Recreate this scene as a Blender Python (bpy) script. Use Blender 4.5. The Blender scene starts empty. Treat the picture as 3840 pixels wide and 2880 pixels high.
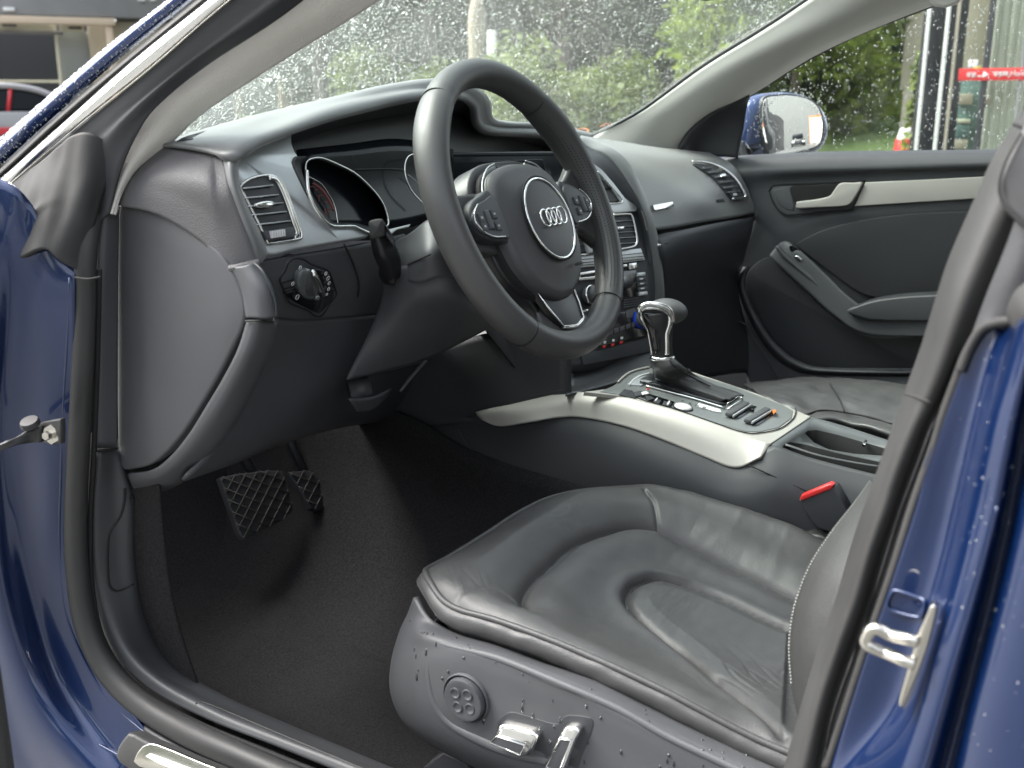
import bpy, bmesh, math, random
import numpy as np
from mathutils import Vector as V, Matrix
from mathutils.noise import noise as pnoise
from mathutils.bvhtree import BVHTree
random.seed(7); np.random.seed(7)
scn = bpy.context.scene
# ------------------------------------------------------------------ camera
FPX, CW, CH = 3900.0, 3840, 2880
_p, _a = math.atan((1440-400)/FPX), math.radians(59.3)
CD = V((math.sin(_a)*math.cos(_p), math.cos(_a)*math.cos(_p), -math.sin(_p)))
CR = V((math.cos(_a), -math.sin(_a), 0)); CU = CR.cross(CD)
CP = V((-1.43455, -0.62479, 0.87818))
cam = bpy.data.cameras.new("camera"); camo = bpy.data.objects.new("camera", cam)
scn.collection.objects.link(camo)
m = Matrix((CR, CU, -CD)).transposed().to_4x4(); m.translation = CP; camo.matrix_world = m
cam.sensor_width = 36; cam.lens = 36*FPX/CW; cam.clip_start = .05; cam.clip_end = 500
cam.dof.use_dof = True; cam.dof.focus_distance = 1.35; cam.dof.aperture_fstop = 7.5
scn.camera = camo
# ------------------------------------------------------------------ light: overcast, rainy
SUN_EL, SUN_AZ = math.radians(52), math.radians(346)
w = bpy.data.worlds.new("World"); scn.world = w; w.use_nodes = True
nt = w.node_tree; nt.nodes.clear()
sky = nt.nodes.new('ShaderNodeTexSky'); sky.sky_type = 'NISHITA'; sky.sun_disc = False
sky.sun_elevation = SUN_EL; sky.sun_rotation = SUN_AZ; sky.air_density = 1.0; sky.dust_density = 4
hs = nt.nodes.new('ShaderNodeHueSaturation'); hs.inputs['Saturation'].default_value = .32; hs.inputs['Value'].default_value = 1.15
tc = nt.nodes.new('ShaderNodeTexCoord'); cn = nt.nodes.new('ShaderNodeTexNoise'); cn.inputs['Scale'].default_value = 3.0; cn.inputs['Detail'].default_value = 5
cr_ = nt.nodes.new('ShaderNodeValToRGB'); cr_.color_ramp.elements[0].position = .35; cr_.color_ramp.elements[0].color = (.72,.74,.78,1)
cr_.color_ramp.elements[1].position = .66; cr_.color_ramp.elements[1].color = (1.5,1.5,1.45,1)
mx = nt.nodes.new('ShaderNodeMix'); mx.data_type = 'RGBA'; mx.blend_type = 'MULTIPLY'; mx.inputs[0].default_value = 1
bg = nt.nodes.new('ShaderNodeBackground'); bg.inputs['Strength'].default_value = .14
wo = nt.nodes.new('ShaderNodeOutputWorld')
L = nt.links.new
L(sky.outputs[0], hs.inputs['Color']); L(tc.outputs['Generated'], cn.inputs['Vector']); L(cn.outputs['Fac'], cr_.inputs[0])
L(hs.outputs[0], mx.inputs[6]); L(cr_.outputs[0], mx.inputs[7]); L(mx.outputs[2], bg.inputs[0]); L(bg.outputs[0], wo.inputs[0])
sun = bpy.data.lights.new("sun", 'SUN'); sun.energy = 2.4; sun.angle = math.radians(50); sun.color = (1,.96,.9)
suno = bpy.data.objects.new("sun", sun); scn.collection.objects.link(suno)
sd = V((math.sin(SUN_AZ)*math.cos(SUN_EL), math.cos(SUN_AZ)*math.cos(SUN_EL), math.sin(SUN_EL)))
suno.rotation_euler = sd.to_track_quat('Z', 'Y').to_euler()
scn.view_settings.view_transform = 'Standard'; scn.view_settings.look = 'None'
scn.view_settings.exposure = 1.78; scn.view_settings.gamma = 1; scn.view_settings.use_curve_mapping = False
scn.render.engine = 'CYCLES'; scn.cycles.use_denoising = True
scn.cycles.max_bounces = 10; scn.cycles.diffuse_bounces = 5; scn.cycles.glossy_bounces = 5
scn.cycles.transparent_max_bounces = 24; scn.cycles.transmission_bounces = 6
scn.cycles.caustics_reflective = False; scn.cycles.caustics_refractive = False; scn.cycles.sample_clamp_indirect = 8

# ------------------------------------------------------------------ where a sight line meets a plane of the car
def ray(x, y): return (CD*FPX + CR*(x-1920) + CU*(1440-y)).normalized()
def onpl(x, y, p, n):
    v = ray(x, y); p = V(p); n = V(n); t = (p-CP).dot(n)/v.dot(n); return CP+v*t
def X(x, y, c): return onpl(x, y, (c,0,0), (1,0,0))
def Y(x, y, c): return onpl(x, y, (0,c,0), (0,1,0))
def Z(x, y, c): return onpl(x, y, (0,0,c), (0,0,1))
def D(x, y, d): return CP+ray(x, y)*d
def plane(p, n): return lambda x, y, off=0.0: onpl(x, y, V(p)+V(n).normalized()*off, n)
def many(f, pts, *a): return [f(x, y, *a) for x, y in pts]

# ------------------------------------------------------------------ materials
MATS = {}
def mat(name, col, rough=.5, metal=0, bump=None, coat=0, spec=.5, var=0, varscale=8, sheen=0, bump2=None, vr=0, coatr=.04):
    m = bpy.data.materials.new(name); m.use_nodes = True; MATS[name] = m
    n = m.node_tree.nodes; l = m.node_tree.links.new; b = n['Principled BSDF']
    b.inputs['Base Color'].default_value = (*col, 1); b.inputs['Roughness'].default_value = rough
    b.inputs['Metallic'].default_value = metal; b.inputs['Specular IOR Level'].default_value = spec
    b.inputs['Coat Weight'].default_value = coat; b.inputs['Coat Roughness'].default_value = coatr
    if sheen: b.inputs['Sheen Weight'].default_value = sheen; b.inputs['Sheen Roughness'].default_value = .5
    t = n.new('ShaderNodeTexCoord')
    if var or vr:
        x = n.new('ShaderNodeTexNoise'); x.inputs['Scale'].default_value = varscale; x.inputs['Detail'].default_value = 6
        l(t.outputs['Object'], x.inputs['Vector'])
        if var:
            r = n.new('ShaderNodeValToRGB'); r.color_ramp.elements[0].position = .3; r.color_ramp.elements[1].position = .7
            r.color_ramp.elements[0].color = (*[c*(1-var) for c in col], 1); r.color_ramp.elements[1].color = (*[c*(1+var) for c in col], 1)
            l(x.outputs['Fac'], r.inputs[0]); l(r.outputs[0], b.inputs['Base Color'])
        if vr:
            q = n.new('ShaderNodeMapRange'); q.inputs[1].default_value = .3; q.inputs[2].default_value = .7
            q.inputs[3].default_value = max(.02, rough-vr); q.inputs[4].default_value = rough+vr
            l(x.outputs['Fac'], q.inputs[0]); l(q.outputs[0], b.inputs['Roughness'])
    prev = None
    for bb in (bump, bump2):
        if not bb: continue
        kind, sc, st, dist = bb
        if kind == 'v':
            x = n.new('ShaderNodeTexVoronoi'); x.feature = 'DISTANCE_TO_EDGE'; x.inputs['Scale'].default_value = sc; o = x.outputs['Distance']
        elif kind == 'w':
            x = n.new('ShaderNodeTexWave'); x.inputs['Scale'].default_value = sc; x.inputs['Distortion'].default_value = 1.0; o = x.outputs['Fac']
        else:
            x = n.new('ShaderNodeTexNoise'); x.inputs['Scale'].default_value = sc; x.inputs['Detail'].default_value = 3; o = x.outputs['Fac']
        l(t.outputs['Object'], x.inputs['Vector'])
        u = n.new('ShaderNodeBump'); u.inputs['Strength'].default_value = st; u.inputs['Distance'].default_value = dist
        l(o, u.inputs['Height'])
        if prev: l(prev.outputs[0], u.inputs['Normal'])
        prev = u
    if prev: l(prev.outputs[0], b.inputs['Normal'])
    return m
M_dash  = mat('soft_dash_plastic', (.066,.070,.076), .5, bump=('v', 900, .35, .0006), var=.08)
M_dash_lit   = mat('soft_dash_plastic_lit', (.115,.12,.12), .42, bump=('v', 900, .3, .0005), var=.08, spec=.8, sheen=.25)  # same plastic as the dash, lightened to put windscreen light into its colour
M_insert = mat('door_insert_cloth', (.028,.029,.032), .6, bump=('v', 600, .4, .0008), spec=.3)
M_dashw = mat('grained_side_pad', (.098,.096,.100), .55, bump=('v', 420, .6, .0011), var=.06)
M_cap   = mat('hard_grey_plastic', (.078,.080,.086), .50, bump=('n', 1400, .3, .0004), var=.12, varscale=5, vr=.07)
M_kick  = mat('kick_panel_plastic', (.050,.052,.056), .52, bump=('n', 1400, .3, .0004), var=.14, varscale=6, vr=.08)
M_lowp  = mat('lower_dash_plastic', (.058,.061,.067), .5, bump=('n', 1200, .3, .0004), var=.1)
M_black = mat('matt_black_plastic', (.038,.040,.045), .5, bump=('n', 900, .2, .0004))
M_jet = mat('jet_black_lever', (.010,.010,.012), .4)
M_gloss = mat('gloss_black_plastic', (.006,.006,.008), .12, coat=.5)
M_rub   = mat('door_seal_rubber', (.038,.038,.038), .52, spec=.35, bump=('n', 300, .25, .0006), var=.16, varscale=9, vr=.08)
M_rubd  = mat('dark_rubber', (.035,.036,.04), .5, bump=('n', 300, .25, .0006), var=.15)
M_gait  = mat('grey_rubber_gaiter', (.038,.038,.038), .70, spec=.3, bump=('n', 60, .3, .001), var=.3, varscale=14)
M_blue  = mat('metallic_blue_paint', (.0016,.0135,.064), .32, metal=.35, coat=.8, var=.2, varscale=4, coatr=.03, bump=('n', 9, .04, .004))
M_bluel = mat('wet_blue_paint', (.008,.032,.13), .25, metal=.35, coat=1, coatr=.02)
M_chrome= mat('polished_chrome', (.86,.86,.84), .08, metal=1)
M_chromem = mat('brushed_chrome_strip', (.8,.8,.78), .16, metal=1, vr=.05)
M_alu   = mat('satin_aluminium_trim', (.46,.445,.41), .46, metal=.25, bump=('n', 500, .06, .0003))
M_alud  = mat('silver_lacquer_trim', (.55,.57,.58), .34, metal=.6)
M_plate = mat('grey_console_plate', (.17,.18,.18), .32, bump=('n', 900, .1, .0003))
M_rear = mat('console_top_plastic', (.10,.108,.112), .36, bump=('n', 900, .15, .0003))
M_fab   = mat('woven_pillar_fabric', (.72,.70,.65), .9, bump=('v', 330, .6, .0010), sheen=.3, spec=.2)
M_vinyl = mat('pale_pillar_trim', (.74,.73,.68), .55, bump=('n', 700, .2, .0005), spec=.3)
M_leath = mat('black_leather', (.060,.060,.061), .42, bump=('v', 420, .28, .0009), bump2=('n', 26, .22, .004), var=.12, varscale=6, vr=.06, spec=.55)
M_leathg= mat('grained_black_leather', (.035,.036,.036), .48, bump=('v', 700, .6, .0009))
M_wheel = mat('smooth_wheel_leather', (.06,.06,.06), .42, bump=('v', 800, .22, .0005), bump2=('n', 40, .1, .001))
M_hub   = mat('airbag_cover_vinyl', (.062,.062,.065), .45, bump=('v', 900, .22, .0005))
M_carpet= mat('charcoal_carpet', (.032,.031,.032), .97, bump=('n', 800, 1, .002), bump2=('n', 9, .5, .006), var=.3, varscale=330, spec=.1)
M_glassd= mat('dark_display_glass', (.008,.010,.013), .15, spec=.12)
M_seam  = mat('dark_gap', (.006,.006,.007), .8)
M_stitch= mat('pale_thread', (.35,.35,.33), .8)
M_bstitch= mat('dark_thread', (.02,.02,.02), .8)
M_print = mat('grey_print', (.35,.35,.35), .5)
M_white = mat('white_print', (.75,.75,.75), .5)
M_dimred= mat('unlit_red_print', (.16,.015,.015), .5)
M_red   = mat('red_plastic', (.62,.03,.03), .35)
M_orange= mat('orange_plastic', (.8,.2,.04), .4)
M_metal = mat('bare_steel', (.55,.53,.48), .22, metal=1, bump=('n', 90, .1, .001))
M_metald= mat('dark_steel', (.05,.05,.052), .5, metal=.5)
M_mirror= mat('mirror_glass', (.9,.92,.93), .015, metal=1)
def glass(name, tint, fac, rough=0.0, film=0.0):
    m = bpy.data.materials.new(name); m.use_nodes = True; n = m.node_tree.nodes; l = m.node_tree.links.new; n.clear()
    o = n.new('ShaderNodeOutputMaterial'); a = n.new('ShaderNodeBsdfTransparent'); a.inputs[0].default_value = (*tint, 1)
    g = n.new('ShaderNodeBsdfGlossy'); g.inputs['Roughness'].default_value = rough
    f = n.new('ShaderNodeFresnel'); f.inputs[0].default_value = 1.45
    q = n.new('ShaderNodeMath'); q.operation = 'MULTIPLY'; q.inputs[1].default_value = fac
    x = n.new('ShaderNodeMixShader'); l(f.outputs[0], q.inputs[0]); l(q.outputs[0], x.inputs[0]); l(a.outputs[0], x.inputs[1]); l(g.outputs[0], x.inputs[2])
    if film:   # thin wet film that scatters a little daylight
        t = n.new('ShaderNodeBsdfTranslucent'); t.inputs[0].default_value = (.88,.95,.90,1); k = n.new('ShaderNodeTexNoise'); k.inputs['Scale'].default_value = 5
        c = n.new('ShaderNodeTexCoord'); l(c.outputs['Object'], k.inputs['Vector']); r = n.new('ShaderNodeMapRange'); r.inputs[1].default_value = .3; r.inputs[2].default_value = .7; r.inputs[3].default_value = film*.6; r.inputs[4].default_value = film*1.4
        l(k.outputs['Fac'], r.inputs[0]); y = n.new('ShaderNodeMixShader'); l(r.outputs[0], y.inputs[0]); l(x.outputs[0], y.inputs[1]); l(t.outputs[0], y.inputs[2]); x = y
    l(x.outputs[0], o.inputs[0])
    return m
M_screen = glass('windscreen_glass', (.82,.90,.86), .8, film=.028)
M_side = glass('side_window_glass', (.88,.93,.90), .8, film=.012)
def water():
    m = bpy.data.materials.new('rain_water'); m.use_nodes = True; n = m.node_tree.nodes; l = m.node_tree.links.new; n.clear()
    o = n.new('ShaderNodeOutputMaterial'); a = n.new('ShaderNodeBsdfTransparent'); a.inputs[0].default_value = (.92,.95,.94,1)
    t = n.new('ShaderNodeBsdfTranslucent'); t.inputs[0].default_value = (.9,.93,.92,1); d = n.new('ShaderNodeBsdfGlossy'); d.inputs['Roughness'].default_value = .08
    r = n.new('ShaderNodeBsdfGlass'); r.inputs['IOR'].default_value = 1.33; r.inputs['Roughness'].default_value = .02
    x = n.new('ShaderNodeMixShader'); x.inputs[0].default_value = .5; y = n.new('ShaderNodeMixShader'); y.inputs[0].default_value = .22; z = n.new('ShaderNodeMixShader'); z.inputs[0].default_value = .44
    l(t.outputs[0], x.inputs[1]); l(r.outputs[0], x.inputs[2]); l(x.outputs[0], y.inputs[1]); l(d.outputs[0], y.inputs[2]); l(a.outputs[0], z.inputs[1]); l(y.outputs[0], z.inputs[2]); l(z.outputs[0], o.inputs[0])
    return m
M_water = water()
M_bead = bpy.data.materials.new('standing_water'); M_bead.use_nodes = True; _b = M_bead.node_tree.nodes['Principled BSDF']
_b.inputs['Base Color'].default_value = (.93,.96,.95,1); _b.inputs['Roughness'].default_value = .05; _b.inputs['Transmission Weight'].default_value = .6; _b.inputs['IOR'].default_value = 1.33
def wetdrop():
    m = bpy.data.materials.new('water_bead'); m.use_nodes = True; b = m.node_tree.nodes['Principled BSDF']
    b.inputs['Base Color'].default_value = (.03,.032,.036,1); b.inputs['Roughness'].default_value = .06; b.inputs['Coat Weight'].default_value = .5
    return m
M_wet = wetdrop()

# ------------------------------------------------------------------ mesh helpers
def link(name, me, parent=None, mats=None):
    o = bpy.data.objects.new(name, me); scn.collection.objects.link(o)
    if parent is not None: o.parent = parent
    return o
def mk(name, vs, fs, mt, parent=None, smooth=True, face=True, sharp=None):
    me = bpy.data.meshes.new(name); me.from_pydata([tuple(v) for v in vs], [], fs)
    me.materials.append(mt)
    if smooth:
        me.polygons.foreach_set('use_smooth', [True]*len(me.polygons))
        if sharp is not None: me.set_sharp_from_angle(angle=math.radians(sharp))
    me.update()
    return link(name, me, parent)
def cr(pts, n, closed=False):
    """n points evenly along a Catmull-Rom curve through pts"""
    P_ = [V(p) for p in pts]; k = len(P_)
    if k == 2 and not closed: return [P_[0].lerp(P_[1], i/(n-1)) for i in range(n)]
    if not closed: Q = [P_[0]*2-P_[1]]+P_+[P_[-1]*2-P_[-2]]; segs = k-1
    else: Q = [P_[-1]]+P_+[P_[0], P_[1]]; segs = k
    out = []; S = 10
    for i in range(segs):
        a, b, c, d = Q[i:i+4]
        for j in range(S):
            t = j/S
            out.append(.5*((2*b)+(c-a)*t+(2*a-5*b+4*c-d)*t*t+(3*b-a-3*c+d)*t**3))
    out.append(Q[-2] if not closed else out[0].copy())
    L_ = [0]
    for i in range(1, len(out)): L_.append(L_[-1]+(out[i]-out[i-1]).length)
    tot = L_[-1]; res = []; j = 0; m_ = n if closed else n-1
    for i in range(n):
        s = tot*i/m_
        while j < len(L_)-2 and L_[j+1] < s: j += 1
        e = L_[j+1]-L_[j]; res.append(out[j].lerp(out[j+1], 0 if e < 1e-12 else min(1, (s-L_[j])/e)))
    return res
def poly(pts, n=None):   # straight-edged outline, no smoothing
    return [V(p) for p in pts]
def facing(vs, fs):
    s = 0
    for f in fs[::max(1, len(fs)//60)]:
        a, b, c = vs[f[0]], vs[f[1]], vs[f[2]]; s += (V(b)-V(a)).cross(V(c)-V(a)).dot(CP-V(a))
    return s > 0
def sheet(name, rows, mt, parent=None, nu=28, nv=16, thick=.004, fn=None, straight=False):
    R_ = [cr(r, nu) for r in rows]; G = []
    for u in range(nu):
        G.append(cr([r[u] for r in R_], nv) if not straight else [R_[min(int(v/(nv-1)*(len(R_)-1)), len(R_)-2)][u].lerp(R_[min(int(v/(nv-1)*(len(R_)-1)), len(R_)-2)+1][u], v/(nv-1)*(len(R_)-1)-min(int(v/(nv-1)*(len(R_)-1)), len(R_)-2)) for v in range(nv)])
    vs = [G[u][v] for v in range(nv) for u in range(nu)]
    if fn: vs = [fn(p, (i % nu)/(nu-1), (i//nu)/(nv-1)) for i, p in enumerate(vs)]
    fs = [(v*nu+u, v*nu+u+1, (v+1)*nu+u+1, (v+1)*nu+u) for v in range(nv-1) for u in range(nu-1)]
    if not facing(vs, fs): fs = [f[::-1] for f in fs]
    o = mk(name, vs, fs, mt, parent)
    if thick:
        s = o.modifiers.new('thickness', 'SOLIDIFY'); s.thickness = thick; s.offset = -1
    return o
def outl_normal(o):
    c = sum(o, V((0,0,0)))/len(o); n = V((0,0,0))
    for i in range(len(o)): n += (o[i]-c).cross(o[(i+1) % len(o)]-c)
    n.normalize()
    if n.dot(CP-c) < 0: n = -n
    return c, n
def plate(name, outline, mt, parent=None, depth=.006, bev=.0015, lift=0, nrm=None, bulge=0, steps=3, n=None, closed=True):
    """solid plate: its face is the outline, its rounded edge and side go back by depth"""
    o = cr(outline, n, True) if n else [V(p) for p in outline]
    c, N = outl_normal(o)
    if nrm is not None: N = V(nrm).normalized()
    k = len(o); ar = V((0,0,0))
    for i in range(k): ar += (o[i]-c).cross(o[(i+1) % k]-c)
    if ar.dot(N) < 0: o = o[::-1]
    inn = []
    for i in range(k):
        a = (o[i]-o[i-1]); b = (o[(i+1) % k]-o[i])
        a = a.normalized() if a.length > 1e-9 else b.normalized(); b = b.normalized() if b.length > 1e-9 else a
        ia, ib = N.cross(a), N.cross(b); q = ia+ib
        inn.append((q.normalized()*min(1/max(.5, q.normalized().dot(ia)), 1.6)) if q.length > 1e-6 else ia)
    rings = [[p-N*depth+N*lift for p in o]]
    for s in range(steps+1):
        t = s/steps*math.pi/2
        rings.append([p+N*(lift-bev+bev*math.sin(t))+inn[i]*bev*(1-math.cos(t)) for i, p in enumerate(o)])
    vs = [p for r in rings for p in r]; fs = []
    for r in range(len(rings)-1):
        for i in range(k): j = (i+1) % k; fs.append((r*k+i, r*k+j, (r+1)*k+j, (r+1)*k+i))
    top = (len(rings)-1)*k
    if bulge:
        last = rings[-1]; cc = sum(last, V((0,0,0)))/k; R = 5
        for s in range(1, R):
            f = 1-s/R; base = len(vs)
            vs += [cc+(p-cc)*f+N*bulge*(1-f*f) for p in last]
            for i in range(k): j = (i+1) % k; fs.append((base-k+i, base-k+j, base+j, base+i))
        vs.append(cc+N*bulge); e = len(vs)-1
        for i in range(k): fs.append((e-k+i, e-k+(i+1) % k, e))
    else: fs.append(tuple(range(top, top+k)))
    fs.append(tuple(range(k))[::-1])
    return mk(name, vs, fs, mt, parent, sharp=50)
def tube(name, pts, r, mt, parent=None, closed=False, sides=10, n=None, flat=1.0, ref=None, cap=True):
    """tube along pts; r number or list; flat = height/width of the section, width lies across ref"""
    q = cr(pts, n, closed) if n else [V(p) for p in pts]; k = len(q); vs = []; fs = []
    rr = r if isinstance(r, (list, tuple)) else [r]
    def rad(i):
        t = i/(k-1)*(len(rr)-1); a = int(min(t, len(rr)-2)) if len(rr) > 1 else 0
        return rr[0] if len(rr) == 1 else rr[a]*(1-(t-a))+rr[a+1]*(t-a)
    pu = None
    for i in range(k):
        a = q[i-1] if (i or closed) else q[0]; b = q[(i+1) % k] if (i < k-1 or closed) else q[-1]
        T = (b-a).normalized()
        if ref is not None: U = T.cross(V(ref))
        else:
            U = T.cross(V((0,0,1)) if abs(T.z) < .9 else V((1,0,0))) if pu is None else pu-T*pu.dot(T)
        U.normalize(); pu = U; W_ = T.cross(U).normalized()
        for s in range(sides):
            t = 2*math.pi*s/sides; vs.append(q[i]+U*math.cos(t)*rad(i)+W_*math.sin(t)*rad(i)*flat)
    m_ = k if closed else k-1
    for i in range(m_):
        for s in range(sides):
            a, b = i*sides, ((i+1) % k)*sides; t = (s+1) % sides
            fs.append((a+s, b+s, b+t, a+t))
    if cap and not closed: fs += [tuple(range(sides)), tuple(range((k-1)*sides, k*sides))[::-1]]
    o = mk(name, vs, fs, mt, parent); 
    bm = bmesh.new(); bm.from_mesh(o.data); bmesh.ops.recalc_face_normals(bm, faces=bm.faces); bm.to_mesh(o.data); bm.free()
    return o
def box(name, c, s, mt, parent=None, axes=None, bev=.001):
    """bevelled block; axes = three directions"""
    A = axes or (V((1,0,0)), V((0,1,0)), V((0,0,1))); c = V(c); h = [x/2 for x in s]
    bm = bmesh.new(); bmesh.ops.create_cube(bm, size=1)
    for v in bm.verts: v.co = A[0]*v.co.x*s[0]+A[1]*v.co.y*s[1]+A[2]*v.co.z*s[2]+c
    if bev: bmesh.ops.bevel(bm, geom=bm.edges[:], offset=min(bev, min(s)*.45), segments=2, affect='EDGES', profile=.5)
    bmesh.ops.recalc_face_normals(bm, faces=bm.faces)
    me = bpy.data.meshes.new(name); bm.to_mesh(me); bm.free(); me.materials.append(mt)
    me.polygons.foreach_set('use_smooth', [True]*len(me.polygons)); me.set_sharp_from_angle(angle=math.radians(40))
    return link(name, me, parent)
def boxes(name, items, mt, parent=None):
    vs = []; fs = []
    for c, s, A in items:
        c = V(c); A = A or (V((1,0,0)), V((0,1,0)), V((0,0,1))); b = len(vs)
        for k in range(8): vs.append(c+A[0]*s[0]*(.5 if k & 1 else -.5)+A[1]*s[1]*(.5 if k & 2 else -.5)+A[2]*s[2]*(.5 if k & 4 else -.5))
        fs += [tuple(b+i for i in f) for f in ((0,2,3,1),(4,5,7,6),(0,1,5,4),(2,6,7,3),(0,4,6,2),(1,3,7,5))]
    o = mk(name, vs, fs, mt, parent, smooth=False)
    return o
def lathe(name, prof, c, axis, mt, parent=None, seg=32, up=None, sx=1.0):
    """prof: (radius, height) pairs turned about axis through c"""
    ax = V(axis).normalized(); u = (V(up) if up is not None else (V((0,0,1)) if abs(ax.z) < .9 else V((1,0,0)))); u = (u-ax*u.dot(ax)).normalized(); v_ = ax.cross(u); vs = []; fs = []
    for r, h in prof:
        for s in range(seg): t = 2*math.pi*s/seg; vs.append(V(c)+ax*h+u*r*math.cos(t)+v_*r*sx*math.sin(t))
    for i in range(len(prof)-1):
        for s in range(seg): t = (s+1) % seg; fs.append((i*seg+s, i*seg+t, (i+1)*seg+t, (i+1)*seg+s))
    o = mk(name, vs, fs, mt, parent, sharp=45)
    bm = bmesh.new(); bm.from_mesh(o.data); bmesh.ops.recalc_face_normals(bm, faces=bm.faces); bm.to_mesh(o.data); bm.free()
    return o
def carve(o, cutters):
    for c in cutters:
        m_ = o.modifiers.new('cut', 'BOOLEAN'); m_.operation = 'DIFFERENCE'; m_.solver = 'EXACT'; m_.material_mode = 'TRANSFER'; m_.object = c
    bpy.context.view_layer.update(); dg = bpy.context.evaluated_depsgraph_get(); me = bpy.data.meshes.new_from_object(o.evaluated_get(dg))
    o.modifiers.clear(); o.data = me
    for c in cutters: bpy.data.objects.remove(c)
def text(name, s, c, right, up, size, mt, parent=None, ext=.0003, align='CENTER', sx=1):
    cu = bpy.data.curves.new(name, 'FONT'); cu.body = s; cu.size = size; cu.extrude = ext; cu.align_x = align; cu.align_y = 'CENTER'
    cu.materials.append(mt); f_ = bpy.data.objects.new('font', cu); me = bpy.data.meshes.new_from_object(f_); bpy.data.objects.remove(f_)
    o = bpy.data.objects.new(name, me); scn.collection.objects.link(o)
    R_ = V(right).normalized(); U = (V(up)-R_*V(up).dot(R_)).normalized(); N = R_.cross(U)
    mm = Matrix((R_*sx, U, N)).transposed().to_4x4(); mm.translation = V(c); o.matrix_world = mm
    if parent is not None: o.parent = parent
    return o
def thing(name, label, cat, loc=(0,0,0), group=None):
    o = bpy.data.objects.new(name, None); scn.collection.objects.link(o); o.empty_display_size = .2
    o.location = loc; o['label'] = label; o['category'] = cat
    if group: o['group'] = group
    return o
def node(name, parent, label=None):
    o = bpy.data.objects.new(name, None); scn.collection.objects.link(o); o.parent = parent; o.empty_display_size = .05
    if label: o['label'] = label
    return o
def tag(o, label=None, cat=None, group=None, kind=None):
    if label: o['label'] = label
    if cat: o['category'] = cat
    if group: o['group'] = group
    if kind: o['kind'] = kind
    return o
def drops(name, pts, mt, parent=None, sides=6, kind='stuff', label=None):
    """pts: (point, normal, radius, long) small beads of water on a surface, one mesh"""
    vs = []; fs = []
    for p, n, r, lg in pts:
        n = n.normalized(); u = V((0,0,-1))-n*(-n.z); u = u.normalized() if u.length > .05 else n.orthogonal().normalized(); w_ = n.cross(u); b = len(vs)
        for ring, (a, h) in enumerate(((1, -.05), (.72, .5))):
            for s in range(sides):
                t = 2*math.pi*(s+.5*ring)/sides; vs.append(p+u*math.cos(t)*r*a*lg+w_*math.sin(t)*r*a+n*r*h)
        vs.append(p+n*r*.72)
        for s in range(sides):
            t = (s+1) % sides; fs += [(b+s, b+t, b+sides+s), (b+t, b+sides+t, b+sides+s), (b+sides+s, b+sides+t, b+2*sides)]
    o = mk(name, vs, fs, mt, parent)
    tag(o, label, None, None, kind); return o

def surf(o):
    """lets small parts be laid on an already built surface"""
    me = o.data; bv_ = BVHTree.FromPolygons([v.co for v in me.vertices], [p.vertices[:] for p in me.polygons])
    def f(x, y, off=0):
        h, n_, i_, d_ = bv_.ray_cast(CP, ray(x, y))
        if h is None: h, n_, i_, d_ = bv_.find_nearest(CP+ray(x, y)*1.9)
        if n_.dot(CP-h) < 0: n_ = -n_
        return h+n_*off
    return f
# ================================================================== THE CAR
car = thing('car', 'dark blue car with its driver door open, black leather cabin seen from the doorway', 'car')
B = lambda n, l=None: node(n, car, l)

# ---- windscreen and its rain
ws_rows = [[V((-.665,.34,.795)), V((-.4,.53,.785)), V((0,.62,.775)), V((.4,.56,.775)), V((.66,.40,.79))],
           [V((-.62,.13,.945)), V((-.38,.30,.945)), V((0,.36,.95)), V((.38,.30,.945)), V((.605,.15,.955))],
           [V((-.572,-.085,1.06)), V((-.34,.05,1.095)), V((0,.09,1.10)), V((.34,.05,1.095)), V((.56,-.08,1.075))],
           [V((-.515,-.36,1.20)), V((-.3,-.22,1.225)), V((0,-.18,1.235)), V((.3,-.22,1.225)), V((.56,-.36,1.20))]]
screen = sheet('windscreen', ws_rows, M_screen, car, nu=40, nv=30, thick=0)
screen['label'] = 'curved windscreen covered in fine raindrops'
def bil(rows, u, v):
    r = [cr(x, 21) for x in rows]; return r
_wr = [cr(r, 61) for r in ws_rows]; _wg = [cr([r[u] for r in _wr], 61) for u in range(61)]
def wpt(u, v):
    a, b = u*60, v*60; i, j = min(59, int(a)), min(59, int(b)); s, t = a-i, b-j
    p = _wg[i][j]*(1-s)*(1-t)+_wg[i+1][j]*s*(1-t)+_wg[i][j+1]*(1-s)*t+_wg[i+1][j+1]*s*t
    n = (_wg[i+1][j]-_wg[i][j]).cross(_wg[i][j+1]-_wg[i][j]).normalized()
    return p, (n if n.z > 0 else -n)
rnd = random.Random(3)
pts = []
for k in range(42000):
    u, v = rnd.random(), rnd.random()*.80
    if k % 3 == 0: pass
    p, n = wpt(u, v)
    dens = .62+.5*pnoise(p*7)+.3*pnoise(p*26)
    if k > 22000 and dens < rnd.random(): continue
    rr = (.0006+.0008*rnd.random()**2) if rnd.random() > .015 else rnd.uniform(.0018,.0030)
    pts.append((p+n*.0012, n, rr, 1+.4*rnd.random()))
drops('raindrops', pts, M_water, screen, sides=4)

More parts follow.
